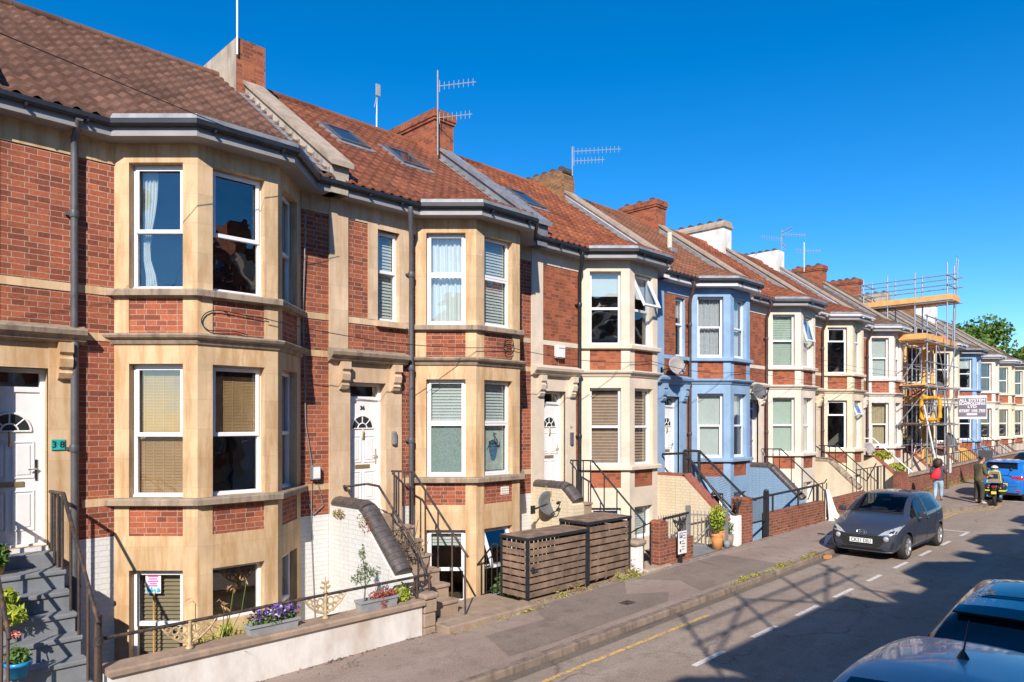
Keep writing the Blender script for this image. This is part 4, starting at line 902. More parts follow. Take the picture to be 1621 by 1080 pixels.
part('post','plastic',lambda m:m.box(14.80+SX,14.88+SX,8.86,8.93,.18,.9)); part('plate','white_dull',lambda m:m.bevbox(14.68+SX,15.02+SX,8.835,8.855,.42,.94,.004)); part('plate_back','plastic',lambda m:m.box(14.66+SX,15.0+SX,8.857,8.868,.40,.92))
K['sign_blue']=simple('sign_blue',(.02,.06,.24),.4,.02)
o=part('symbol','sign_blue',lambda m:m.box(14.71+SX,14.83+SX,8.831,8.834,.79,.91))
pl=text_mesh('P',.12,K['white_dull'],o,.001,bold=.004); pl.location=Vector((14.77+SX,8.8295,.85))-O; pl.rotation_euler=(R(90),0,0); pl.location=Vector((14.77+SX,8.8295,.85))-O
o=part('lettering','plastic',lambda m:[m.box((14.86 if i<3 else 14.80)+SX,(14.86+[.12,.1,.13,.08,.1,.12,.07][i] if i<3 else 14.80+[.1,.13,.1,.1,.15,.12,.1][i])+SX,8.832,8.834,.89-.062*i,.905-.062*i) for i in range(7)])
part('symbol','plastic',lambda m:(m.box(14.72+SX,14.77+SX,8.832,8.834,.66,.72),m.box(14.72+SX,14.77+SX,8.832,8.834,.47,.53)))
# grey metal gate and fence across the cream stair wall
t=thing('metal_gate','pale grey metal bar gate standing open before the cream brick stair wall','gate',(16.1,9.6,.2)); O=t.location
def bars(x0,y0,x1,y1,n,z0,z1,mat='galvp'):
    part('frame',mat,lambda m:(m.bar((x0,y0,z1-.1),(x1,y1,z1-.1+g(x1)-g(x0)),.03,.035),m.bar((x0,y0,z0+.1),(x1,y1,z0+.1),.03,.035)))
    for i in range(n+1):
        u=i/n; part('bar',mat,lambda m:m.tube([(x0+(x1-x0)*u,y0+(y1-y0)*u,z0),(x0+(x1-x0)*u,y0+(y1-y0)*u,z1)],.011,0,6))
K['galvp']=simple('grey_painted_metal',(.20,.20,.20),.5,.12,9)
bars(15.1,9.95,16.3,9.9,12,.15,1.12); bars(16.42,9.86,16.78,9.1,9,.15,1.14)
part('post','galvp',lambda m:m.box(16.31,16.41,9.83,9.93,.1,1.28)); part('brace','galvp',lambda m:m.bar((16.42,9.84,.30),(16.76,9.12,1.08),.03)); part('post','galvp',lambda m:m.box(16.75,16.84,9.0,9.09,.1,1.24))
pl_=poly_sheet('path',[(15.07,8.95),(17.1,8.95),(17.1,10.4),(15.07,10.4)],.115,K['step_grey'])
pier('red brick pier with rounded top beside the chalky white post, at the sky blue steps',17.66,18.06,8.95,9.35,1.36)
t=thing('gate_pier','chalky white square post against the red brick pier','pier',(17.24,8.93,.2)); mb=MB(); mb.bevbox(17.12,17.36,8.9,9.12,0,1.02,.015); mb.build('pier',K['render_white'],t,t.location)
garden_wall('low stub of red brick wall joining the white post to the pier',17.365,17.655,8.98,9.2,(.98,1.0),'brick_low',False,None)
t=thing('railing','cast iron scroll bracket holding the end of the black handrail, on the white post','railing',(18.0,9.0,1),0,'railings by the sunk areas'); O=t.location
part('bracket','black',lambda m:cast_bracket(m,(17.42,9.05,1.45),1,0,.22,.44))
t=thing('metal_gate','black framed gate filled with diamond wire mesh, between brick pier and thick black post','gate',(19.1,9.0,.2)); O=t.location
part('post','black',lambda m:m.box(18.95,19.07,8.96,9.08,.1,1.5)); part('post_cap','black',lambda m:m.lathe([(.0,0),(.07,.01),(.07,.05),(0,.09)],(19.01,9.02,1.5),0,10)); part('frame','black',lambda m:(m.bar((18.08,9.02,1.36),(18.95,9.02,1.38),.05),m.bar((18.08,9.02,.72),(18.95,9.02,.73),.04)))
part('wire_mesh','black',lambda m:mesh_panel(m,(18.08,9.02,.74),(18.94,9.02,.74),(18.94,9.02,1.36),(18.08,9.02,1.36),12,9))
garden_wall('long low red brick wall with a black top rail, right of the mesh gate',19.08,22.9,8.95,9.18,(.90,.96),'brick_low',False,None)
t=thing('railing','heavy black top rail on stub posts along the long low brick wall','railing',(21,9.06,1),0,'railings by the sunk areas'); O=t.location
part('rail','black',lambda m:m.tube([(19.05,9.06,1.38),(22.7,9.06,1.46)],.035,0,8))
for px in (19.5,21.2,22.6): part('post','black',lambda m:m.tube([(px,9.06,.9),(px,9.06,1.42)],.03,0,8))
garden_wall('low red brick wall running on behind the parked grey car',23.7,26.6,8.95,9.18,(.95,1.0),'brick_low',False,None)
garden_wall('low brick wall by the woman with the red bag',31.5,36.0,8.95,9.2,(1.25,1.3),'brick_low',True,'dirty_stone'); garden_wall('far low brick wall with grey coping behind the man and the motorcycle',36.3,43,8.95,9.2,(1.3,1.45),'brick_low',True,'dirty_stone')
garden_wall('farthest low brick wall behind the blue car',43.5,60,8.95,9.2,(1.45,1.6),'brick_low',True,'dirty_stone')
pier('rust coloured brick pier at the foot of the red coped stairs with the white rails',31.0,31.5,9.0,9.4,1.45,False)
t=thing('railing','thin black area railing standing behind the white cloth','railing',(23,9.4,.9),0,'railings by the sunk areas'); O=t.location
part('rail','black',lambda m:m.tube([(22.5,9.3,1.0),(22.9,9.3,1.42),(23.8,9.3,1.45),(24.0,9.3,1.55)],.018,0,6))
for px in (22.9,23.3,23.65,23.98): part('post','black',lambda m:m.tube([(px,9.3,.3),(px,9.3,1.44)],.016,0,6))
t=thing('railing','black area railing with gate posts behind the roof of the parked grey car','railing',(28,9.2,.9),0,'railings by the sunk areas'); O=t.location
part('rail','black',lambda m:m.tube([(26.3,9.2,1.75),(29.3,9.2,1.78)],.018,0,6))
for i in range(9): part('post','black',lambda m:m.tube([(26.4+i*.36,9.2,.5),(26.4+i*.36,9.2,1.76)],.014 if i not in(6,8) else .04,0,6))
part('rail','black',lambda m:m.tube([(26.2,10.6,2.6),(27.4,9.2,1.3),(28.4,9.2,1.9)],.02,0,6))
t=thing('railing','dark iron railings in front of the far blue and ochre steps','railing',(42,9.05,1.4),0,'railings by the sunk areas'); O=t.location
part('rail','black',lambda m:m.tube([(37,9.07,1.95),(55,9.07,2.2)],.02,0,6))
for i in range(46): part('post','black',lambda m:m.tube([(37+i*.4,9.07,1.2),(37+i*.4,9.07,1.95+i*.4*.014)],.014,0,5))
# ---------------------------------------------------------------- cars
K['car_glass']=glass('car_glass',(.40,.43,.42),.01,1.5,1.0,.0)
K['privacy_glass']=simple('privacy_glass',(.008,.010,.012),.03,.05,2,spec=.8)
K['lamp_glass']=simple('headlamp',(.62,.63,.64),.12,.25,28,metal=.5)
K['lamp_red']=simple('tail_lamp',(.42,.015,.015),.12,.25,14,coat=.6)
K['alloy']=simple('alloy_wheel',(.52,.52,.54),.35,.08,9,metal=.7)
K['plate_white']=simple('plate_white',(.78,.78,.76),.5,.03); K['plate_yellow']=simple('plate_yellow',(.75,.58,.08),.5,.03)
K['seat_fabric']=simple('seat_fabric',(.07,.07,.075),.9,.1); K['arch']=simple('wheel_arch_liner',(.012,.012,.012),.9,.1)
def car(name,label,paintm,st,loc,rz,side,ws,rw,wheels,wr=.30,ww=.19,W=.83,glassm='car_glass',group=None,rearm=None,pitch=0.0,crease_rings=()):
    t=thing(name,label,'car',loc,rz,group); t.rotation_euler=(0,pitch,rz)
    mb=MB(); n=len(st); rings=[]
    for (x,zl,w,zb,wt,zt,wr_,zr,zc) in st:
        h=[(0,zl),(.8*w,zl),(.97*w,zl+.07),(w,(zl+zb)*.5),(.99*w,zb-.09),(.95*w,zb),(wt,zt),(wr_,zr),(wr_*.55,zc-.012),(0,zc)]
        rings.append([(x,y,z) for y,z in h]+[(x,-y,z) for y,z in h[-2:0:-1]])
    k=18; b=[p for r_ in rings for p in r_]; mb.pts(b)
    for i in range(n-1):
        for j in range(k):
            jj=min(j,k-1-j); m=0
            if i in side and jj==5: m=2
            if i in ws and jj in(7,8): m=1
            if i in rw and jj in(7,8): m=3
            if jj==0: m=4
            mb.f.append((i*k+j,i*k+(j+1)%k,(i+1)*k+(j+1)%k,(i+1)*k+j)); mb.m.append(m); mb.s.append(True)
    for i,rev in ((0,0),(n-1,1)):
        c=len(mb.v); ring=[i*k+j for j in range(k)]; zs=[mb.v[q][2] for q in ring]; mb.v.append((mb.v[ring[0]][0],0,(min(zs)+max(zs))/2))
        for j in range(k): mb.f.append((ring[j],ring[(j+1)%k],c) if rev else (ring[(j+1)%k],ring[j],c)); mb.m.append(0); mb.s.append(True)
    o=mb.build('body',[paintm,K[glassm],K[glassm],K[rearm or glassm],K['arch']],t)
    bm=bmesh.new(); bm.from_mesh(o.data); bmesh.ops.recalc_face_normals(bm,faces=bm.faces); bm.to_mesh(o.data); bm.free()
    cr=o.data.attributes.new('crease_edge','FLOAT','EDGE')
    for e in o.data.edges:
        a_,b_=e.vertices
        if a_<n*k and b_<n*k and a_%k==b_%k:
            jj=min(a_%k,k-a_%k)
            cr.data[e.index].value={5:.55,6:.45,7:.35,3:.15,1:.5}.get(jj,0)
        elif a_<n*k and b_<n*k and a_//k==b_//k and a_//k in crease_rings: cr.data[e.index].value=.45
    sd=o.modifiers.new('s','SUBSURF'); sd.levels=sd.render_levels=3; evaluated(o)
    cut=MB()
    for (wx,s) in wheels: cut.lathe([(0,-.30),(wr+.055,-.30),(wr+.055,.16),(0,.16)],(wx,s*(W-.10),wr),4,28,1) if s>0 else cut.lathe([(0,-.16),(wr+.055,-.16),(wr+.055,.30),(0,.30)],(wx,s*(W-.10),wr),4,28,1)
    cutter=cut.build('cutter',[paintm]*4+[K['arch']],t); 
    bm=bmesh.new(); bm.from_mesh(cutter.data); bmesh.ops.remove_doubles(bm,verts=bm.verts,dist=1e-4); bmesh.ops.recalc_face_normals(bm,faces=bm.faces); bm.to_mesh(cutter.data); bm.free()
    bo=o.modifiers.new('b','BOOLEAN'); bo.operation='DIFFERENCE'; bo.object=cutter; bo.solver='EXACT'
    evaluated(o); bpy.data.objects.remove(cutter)
    me=o.data
    for f in me.polygons: f.use_smooth=f.material_index!=4
    def pull(idx,nm,sgn=0):
        bm=bmesh.new(); bm.from_mesh(me); bmesh.ops.delete(bm,geom=[f for f in bm.faces if f.material_index!=idx or f.calc_center_median().y*sgn<0],context='FACES')
        if not bm.faces: bm.free(); return None
        m2=bpy.data.meshes.new(nm); bm.to_mesh(m2); bm.free(); m2.materials.clear()
        m2.materials.append({1:K[glassm],2:K[glassm],3:K[rearm or glassm]}[idx])
        for f in m2.polygons: f.material_index=0
        q=bpy.data.objects.new(nm,m2); put(q,t); return q
    pull(1,'windscreen'); pull(2,'side_window',1); pull(2,'side_window',-1); pull(3,'rear_window')
    bm=bmesh.new(); bm.from_mesh(me); bmesh.ops.delete(bm,geom=[f for f in bm.faces if f.material_index in(1,2,3)],context='FACES'); bm.to_mesh(me); bm.free()
    for (wx,s) in wheels:
        wm=MB(); y0=s*(W-.015); d=-s
        wm.lathe([(wr*.66,0),(wr*.90,-.004*d),(wr*.985,d*.025),(wr,d*.05),(wr,d*(ww-.03)),(wr*.93,d*ww),(wr*.5,d*ww)],(wx,y0,wr),0,28,1); wo=wm.build('wheel',K['rubber'],t)
        rm=MB(); rm.lathe([(wr*.70,d*.0),(wr*.66,-d*.004),(wr*.60,d*.03),(wr*.58,d*.10)],(wx,y0,wr),0,28,1); rm.lathe([(0,d*.006),(wr*.16,d*.006),(wr*.18,d*.03)],(wx,y0,wr),0,14,1)
        for q in range(5):
            a=q*6.2832/5+.3
            for da in (-.13,.13): rm.bar((wx+wr*.1*math.cos(a),y0+d*.018,wr+wr*.1*math.sin(a)),(wx+wr*.66*math.cos(a+da),y0+d*.008,wr+wr*.66*math.sin(a+da)),.032,.02,0,(0,1,0))
        rm.build('rim',K['alloy'],wo); bk=MB(); bk.lathe([(0,d*.09),(wr*.6,d*.09)],(wx,y0,wr),0,18,1); bk.build('brake_disc',K['arch'],wo)
    return t
def cpart(t,nm,mat,fn):
    mb=MB(); fn(mb); return mb.build(nm,mat if not isinstance(mat,str) else K[mat],t)
GREY=paint('slate_blue_grey_paint',(.05,.058,.08),.3,.34,.8); BLUE=paint('bright_blue_paint',(.02,.19,.62),.25,.3); DARK=paint('black_blue_paint',(.012,.02,.035),.4,.25); SILVER=paint('steel_blue_paint',(.40,.41,.43),.3,.38,.55)
i10=[(0.00,.30,.50,.52,.46,.56,.40,.58,.59),(.03,.22,.66,.60,.58,.65,.46,.67,.68),(.16,.19,.76,.70,.66,.76,.50,.79,.80),(.45,.18,.815,.83,.70,.87,.54,.90,.915),(.80,.18,.83,.91,.74,.955,.60,.98,.995),
 (1.00,.18,.835,.94,.755,.99,.62,1.03,1.05),(1.35,.18,.84,.96,.665,1.26,.55,1.275,1.305),(1.72,.18,.84,.975,.60,1.405,.52,1.43,1.46),(2.02,.18,.84,.985,.588,1.43,.51,1.455,1.49),(2.10,.18,.84,.987,.586,1.432,.51,1.457,1.492),(2.55,.18,.84,1.0,.585,1.425,.51,1.45,1.485),
 (3.00,.19,.83,1.02,.58,1.385,.50,1.42,1.455),(3.28,.21,.82,1.03,.60,1.30,.49,1.38,1.41),(3.47,.24,.80,1.0,.68,1.12,.52,1.16,1.18),(3.60,.27,.77,.92,.68,.96,.55,.98,.99),(3.67,.32,.66,.74,.58,.78,.45,.80,.80)]
cx,cy=18.05,6.18
hy=car('parked_car','slate grey small hatchback facing the camera at the kerb, registration CK21 DJU',GREY,i10,(cx,cy,g(cx)+.005),R(-1.5),{5,6,7,9,10},{5,6},{12},[(.70,1),(.70,-1),(3.12,1),(3.12,-1)],.30,.18,.83,group='cars parked along the street',pitch=-.014,crease_rings=(2,5))
K['grille_bar']=simple('grille_bar',(.06,.06,.065),.4,.1)
cpart(hy,'bonnet_edge','plastic',lambda m:m.tube([(1.0,-.62,1.055),(.965,-.3,1.06),(.955,0,1.062),(.965,.3,1.06),(1.0,.62,1.055)],.018,0,6))
from mathutils.bvhtree import BVHTree
def surf(t):
    vs=[];fs=[]
    for o in t.children:
        if o.name.split('.')[0] in('body','windscreen','side_window','rear_window'):
            n=len(vs); vs+=[v.co.copy() for v in o.data.vertices]; fs+=[[n+i for i in p.vertices] for p in o.data.polygons]
    return BVHTree.FromPolygons(vs,fs)
def hitx(bv,y,z,end=-1,dflt=0):
    h=bv.ray_cast(Vector((-3 if end<0 else 9,y,z)),Vector((-end,0,0)))
    return (h[0].x if h[0] is not None else dflt),h[1]
def hity(bv,x,z,s):
    h=bv.ray_cast(Vector((x,3*s,z)),Vector((0,-s,0))); return h[0].y if h[0] is not None else s*.8
def decal(m,bv,quad,off=.006,nu=8,nv=5,mi=0,end=-1):
    """quad of (y,z) corners laid on the nose (or tail) of the body and lifted a little"""
    g_=[]
    for j in range(nv+1):
        for i in range(nu+1):
            u,v=i/nu,j/nv; y=(quad[0][0]*(1-u)+quad[1][0]*u)*(1-v)+(quad[3][0]*(1-u)+quad[2][0]*u)*v; z=(quad[0][1]*(1-u)+quad[1][1]*u)*(1-v)+(quad[3][1]*(1-u)+quad[2][1]*u)*v
            x,nn=hitx(bv,y,z,end); p=Vector((x,y,z)); 
            if nn is not None:
                if nn.x*end<0: nn=-nn
                p+=nn*off
            g_.append(p)
    m.raw(g_,[(j*(nu+1)+i,j*(nu+1)+i+1,(j+1)*(nu+1)+i+1,(j+1)*(nu+1)+i) for j in range(nv) for i in range(nu)],mi,True)
def seam(m,bv,pts,s,r=.005,n=6):
    out=[]
    for (a,b) in zip(pts,pts[1:]):
        for k in range(n): x=a[0]+(b[0]-a[0])*k/n; z=a[1]+(b[1]-a[1])*k/n; out.append((x,hity(bv,x,z,s)+s*.001,z))
    x,z=pts[-1]; out.append((x,hity(bv,x,z,s)+s*.001,z)); m.tube(out,r,0,4)
hb=surf(hy)
cpart(hy,'grille','arch',lambda m:decal(m,hb,[(-.40,.33),(.40,.33),(.60,.585),(-.60,.585)],.006,14,5))
def gbars(m):
    for i in range(6):
        z=.36+.038*i; w_=.41+.17*(z-.33)/.25; m.tube([(hitx(hb,u*w_,z)[0]-.013,u*w_,z+.010*((j%2)*2-1)) for j,u in enumerate([q/10-1 for q in range(21)])],.0045,0,4)
cpart(hy,'grille_mesh','grille_bar',gbars)
cpart(hy,'lower_intake','arch',lambda m:decal(m,hb,[(-.52,.235),(.52,.235),(.46,.30),(-.46,.30)],.006,14,3)); cpart(hy,'bumper_lip',GREY,lambda m:m.tube([(hitx(hb,y,.225)[0]-.008,y,.215) for y in [-.66+.12*i for i in range(12)]],.018,0,6))
cpart(hy,'bonnet_seam','arch',lambda m:m.tube([(hitx(hb,y,.615+.03*abs(y))[0]-.0005,y,.615+.03*abs(y)) for y in [-.56+.08*i for i in range(15)]],.004,0,4))
for s in (-1,1):
    cpart(hy,'headlight','lamp_glass',lambda m:decal(m,hb,[(s*.37,.60),(s*.735,.655),(s*.785,.83),(s*.50,.70)],.006,8,5))
    cpart(hy,'headlight_lens','arch',lambda m:(decal(m,hb,[(s*.60,.655),(s*.68,.665),(s*.70,.735),(s*.61,.70)],.009,4,4)))
    cpart(hy,'daytime_light','lamp_glass',lambda m:m.lathe([(0,-.03),(.045,-.026),(.06,-.012),(.064,.01)],(hitx(hb,s*.545,.535)[0],s*.545,.535),0,18,0))
    cpart(hy,'air_vent','arch',lambda m:decal(m,hb,[(s*.60,.24),(s*.66,.27),(s*.715,.47),(s*.665,.45)],.006,4,6))
    cpart(hy,'bumper_crease',GREY,lambda m:decal(m,hb,[(s*.46,.255),(s*.70,.255),(s*.74,.285),(s*.50,.32)],.014,6,3))
    mo=cpart(hy,'mirror',GREY,lambda m:m.bevbox(1.22,1.34,min(s*.86,s*1.03),max(s*.86,s*1.03),.97,1.10,.035)); 
    cpart(hy,'door_handle',GREY,lambda m:(m.bevbox(2.02,2.18,min(s*.835,s*.86),max(s*.835,s*.86),.845,.875,.01),m.bevbox(2.85,3.0,min(s*.825,s*.85),max(s*.825,s*.85),.865,.895,.01)))
    cpart(hy,'door_seam','arch',lambda m:(seam(m,hb,[(1.10,.93),(1.10,.55),(1.2,.28)],s),seam(m,hb,[(2.06,.97),(2.06,.55),(2.06,.26)],s),seam(m,hb,[(2.86,.98),(2.70,.7),(2.62,.5)],s),seam(m,hb,[(1.2,.27),(2.6,.28)],s)))
    cpart(hy,'door_pillar','plastic',lambda m:m.bar((2.04,hity(hb,2.04,1.0,s)+s*.004,.995),(2.06,hity(hb,2.06,1.38,s)+s*.004,1.38),.07,.012,0,(0,1,0)))
    cpart(hy,'sill_trim','plastic',lambda m:seam(m,hb,[(1.08,.235),(2.75,.235)],s,.022))
    cpart(hy,'front_seat','seat_fabric',lambda m:(m.bevbox(1.75,2.2,s*.36-.22,s*.36+.22,.40,.58,.06),m.bevbox(2.15,2.30,s*.36-.21,s*.36+.21,.5,1.05,.06),m.bevbox(2.2,2.28,s*.36-.11,s*.36+.11,1.08,1.27,.04)))
cpart(hy,'steering_wheel','plastic',lambda m:m.tube([(1.55+.05*math.sin(a),-.36+.18*math.cos(a),.93+.17*math.sin(a)) for a in [i*.4 for i in range(17)]],.014,0,6))
cpart(hy,'dashboard','seat_fabric',lambda m:m.bevbox(1.15,1.5,-.68,.68,.6,.93,.05)); cpart(hy,'cabin_floor','seat_fabric',lambda m:m.box(.9,3.3,-.7,.7,.26,.30))
cpart(hy,'rear_mirror','plastic',lambda m:m.bevbox(1.66,1.70,-.1,.1,1.25,1.31,.012))
p=cpart(hy,'number_plate','plate_white',lambda m:m.bevbox(-.034,-.02,-.26,.26,.405,.515,.004)); q=text_mesh('CK21 DJU',.108,K['arch'],p,.001,bold=.0015); q.scale=(.98,1.05,1); q.location=(-.036,0,.459); q.rotation_euler=(R(90),0,R(-90))
b_=cpart(hy,'badge','chrome',lambda m:(m.tube([(hitx(hb,.11*math.cos(a),.655+.05*math.sin(a))[0]-.006,.11*math.cos(a),.655+.05*math.sin(a)) for a in [i*.35 for i in range(19)]],.008,0,5),m.bar((hitx(hb,.045,.69)[0]-.006,.045,.69),(hitx(hb,.06,.62)[0]-.006,.06,.62),.016,.01,0,(1,0,0)),m.bar((hitx(hb,-.06,.69)[0]-.006,-.06,.69),(hitx(hb,-.045,.62)[0]-.006,-.045,.62),.016,.01,0,(1,0,0)),m.bar((hitx(hb,.05,.645)[0]-.008,.05,.645),(hitx(hb,-.05,.665)[0]-.008,-.05,.665),.014,.01,0,(1,0,0))))
cpart(hy,'wiper','plastic',lambda m:(m.tube([(1.02,.5,1.06),(1.10,.0,1.12)],.01,0,4),m.tube([(1.02,-.1,1.07),(1.12,-.55,1.1)],.01,0,4)))
hatch=[(x*1.09,z0,w*1.03,zb*1.04,wt*1.06,zt*1.06,wr_*1.06,zr*1.06,zc*1.065) for (x,z0,w,zb,wt,zt,wr_,zr,zc) in i10]
def mirrored(st):
    L=st[-1][0]; return [(L-s[0],)+s[1:] for s in st[::-1]]
def rev_idx(ix,n): return {n-2-i for i in ix}
hatchR=mirrored(hatch); NR=len(hatchR); L4=hatch[-1][0]
# blue car seen from behind: its front points away (+x), so local x runs from the tail
bl=car('parked_car','bright blue hatchback seen from behind, beyond the man and motorcycle',BLUE,hatchR,(33.0,6.2,g(33.0)),0,rev_idx({5,6,7,9,10},NR),rev_idx({5,6},NR),rev_idx({12},NR),[(L4-.76,1),(L4-.76,-1),(L4-3.4,1),(L4-3.4,-1)],.32,.2,.86,group='cars parked along the street',rearm='privacy_glass')
bb=surf(bl)
for s in (-1,1):
    cpart(bl,'tail_light','lamp_red',lambda m:decal(m,bb,[(s*.36,.90),(s*.74,.84),(s*.76,.99),(s*.38,.97)],.012,8,4)); cpart(bl,'reflector','lamp_red',lambda m:m.bevbox(.0,.05,min(s*.5,s*.66),max(s*.5,s*.66),.40,.45,.01))
cpart(bl,'rear_bumper','plastic',lambda m:m.bevbox(.02,.2,-.62,.62,.26,.46,.04)); cpart(bl,'spoiler',BLUE,lambda m:m.bevbox(.36,.62,-.54,.54,1.485,1.52,.012)); cpart(bl,'number_plate','plate_yellow',lambda m:decal(m,bb,[(-.26,.60),(.26,.60),(.26,.71),(-.26,.71)],.012,6,2)); cpart(bl,'tailgate_seam','arch',lambda m:m.tube([(hitx(bb,y,.56+.06*abs(y))[0]-.001,y,.56+.06*abs(y)) for y in [-.6+.1*i for i in range(13)]],.006,0,4))
b2=car('parked_car','dark car, only its roof showing beyond the bright blue hatchback',DARK,[(x,z0,w,zb*1.06,wt,zt*1.08,wr_,zr*1.08,zc*1.08) for (x,z0,w,zb,wt,zt,wr_,zr,zc) in hatchR],(38.6,6.1,g(38.6)),0,rev_idx({5,6,7,9,10},NR),rev_idx({5,6},NR),rev_idx({12},NR),[(L4-.76,1),(L4-.76,-1),(L4-3.4,1),(L4-3.4,-1)],.32,.2,.86,group='cars parked along the street',rearm='privacy_glass')
# two cars at the near kerb, seen from above
suv=[(x*1.12,z0+.04,w*1.06,zb*1.08,wt*1.10,zt*1.03,wr_*1.12,zr*1.03,zc*1.035) for (x,z0,w,zb,wt,zt,wr_,zr,zc) in mirrored(i10)]; LS=suv[-1][0]
sv=car('parked_car','dark blue car with glass roof and rear spoiler, parked beyond the roof aerial',DARK,suv,(8.55,1.50,g(9)-.02),0,rev_idx({5,6,7,9,10},NR),rev_idx({5,6},NR),rev_idx({12},NR),[(LS-.79,1),(LS-.79,-1),(LS-3.5,1),(LS-3.5,-1)],.33,.2,.885,'privacy_glass',group='cars parked along the street')
vb=surf(sv)
def topz(bv,x,y):
    h=bv.ray_cast(Vector((x,y,5)),Vector((0,0,-1))); return h[0].z if h[0] is not None else 1.4
def roof_panel(m,bv,x0,x1,hw,off,nx=12,ny=12):
    P=[]
    for j in range(ny+1):
        for i in range(nx+1):
            x=x0+(x1-x0)*i/nx; y=hw*(2*j/ny-1)*(1-.06*(1-i/nx)); P.append((x,y,topz(bv,x,y)+off))
    m.raw(P,[(j*(nx+1)+i,j*(nx+1)+i+1,(j+1)*(nx+1)+i+1,(j+1)*(nx+1)+i) for j in range(ny) for i in range(nx)],0,True)
cpart(sv,'glass_roof','privacy_glass',lambda m:roof_panel(m,vb,.95,2.15,.46,.008))
cpart(sv,'roof_trim','chrome',lambda m:m.tube([(1.9,s_*.50,topz(vb,1.9,s_*.50)+.006) for s_ in (1,)]+[(.97,.50,topz(vb,.97,.5)+.006),(.90,.44,topz(vb,.90,.44)+.006)]+[(.89,.44-.88*i/10,topz(vb,.89,.44-.88*i/10)+.006) for i in range(1,11)]+[(.97,-.50,topz(vb,.97,-.5)+.006),(1.9,-.5,topz(vb,1.9,-.5)+.006)],.007,0,5))
def spoil(m):
    P=[]; n=12
    for i in range(n+1):
        y=-.60+1.2*i/n; zt=topz(vb,.80,y*.9); k=1-.25*(abs(y)/.6)**3
        P+=[(.80,y*.92,zt+.004),(.5,y*.96,zt-.01*0+.0-.018),(.29+.03*(abs(y)/.6)**2,y,zt-.075*k-.0),(.30+.03*(abs(y)/.6)**2,y,zt-.10*k),(.62,y*.94,zt-.10)]
    m.raw(P,[(5*i+j,5*i+j+1,5*i+5+j+1,5*i+5+j) for i in range(n) for j in range(4)],0,False)
cpart(sv,'spoiler',DARK,spoil)
cpart(sv,'rear_wiper','plastic',lambda m:m.tube([(.22,.0,1.17),(.26,-.4,1.24)],.012,0,5))
for s in (-1,1): cpart(sv,'tail_light','lamp_red',lambda m:m.raw([(.12,s*.50,1.08),(.06,s*.50,.95),(.18,s*.82,.9),(.32,s*.87,1.0),(.36,s*.84,1.1)],[tuple(range(5))]))
big=[(x*1.12,z0,w*1.07,zb*1.05,wt*1.13,zt*1.045,wr_*1.14,zr*1.045,zc*1.05) for (x,z0,w,zb,wt,zt,wr_,zr,zc) in i10]
ma=car('parked_car','steel blue car with a roof aerial, closest to the camera along the bottom edge',SILVER,big,(4.0,1.52,g(5)),0,{5,6,7,9,10},{5,6},{12},[(.79,1),(.79,-1),(3.45,1),(3.45,-1)],.32,.2,.89,'privacy_glass',group='cars parked along the street')
cpart(ma,'aerial','plastic',lambda m:(m.lathe([(.0,.09),(.02,.06),(.045,.015),(.055,-.01)],(2.75,0,1.545),0,12),m.tube([(2.76,0,1.6),(2.95,0,1.83)],[.008,.004],0,6)))
# ---------------------------------------------------------------- people
def skin(name,chains,mat,parent,sub=2,smooth=True):
    """chains: list of [(x,y,z,r)...]; a chain may start with an index pair (chain,point) to branch from"""
    vs=[];rs=[];es=[];idx={}
    for ci,chn in enumerate(chains):
        start=0
        if isinstance(chn[0],tuple) and len(chn[0])==2: prev=idx[chn[0]]; start=1
        else: prev=None
        for k,p in enumerate(chn[start:]):
            i=len(vs); vs.append(p[:3]); rs.append(p[3]); idx[(ci,k)]=i
            if prev is not None: es.append((prev,i))
            prev=i
    me=bpy.data.meshes.new(name); me.from_pydata(vs,es,[]); o=bpy.data.objects.new(name,me); put(o,parent)
    sk=o.modifiers.new('k','SKIN'); sk.use_smooth_shade=smooth
    if not me.skin_vertices: me.skin_vertices.new()
    for i,d in enumerate(me.skin_vertices[0].data): d.radius=(rs[i],rs[i]) if not isinstance(rs[i],tuple) else rs[i]; d.use_root=(i==0)
    s=o.modifiers.new('s','SUBSURF'); s.levels=s.render_levels=sub
    evaluated(o); o.data.materials.clear(); o.data.materials.append(mat)
    for f in o.data.polygons: f.use_smooth=True
    return o
K['skin']=simple('skin',(.46,.24,.16),.55,.06,12); K['hair']=simple('dark_brown_hair',(.035,.02,.016),.6,.4,30,.6,60); K['jacket_grey']=simple('charcoal_jacket',(.06,.065,.085),.9,.15,9); K['denim']=simple('faded_denim',(.30,.42,.55),.9,.15,9); K['red_bag']=simple('red_cloth_bag',(.72,.025,.045),.7,.08,8); K['shoe']=simple('brown_shoe',(.13,.05,.035),.6,.1)
K['olive']=simple('olive_jacket',(.11,.095,.05),.9,.2,8); K['dark_trousers']=simple('dark_trousers',(.05,.045,.035),.9,.2,8); K['shoe_pale']=simple('pale_trainer',(.45,.43,.40),.7,.1)
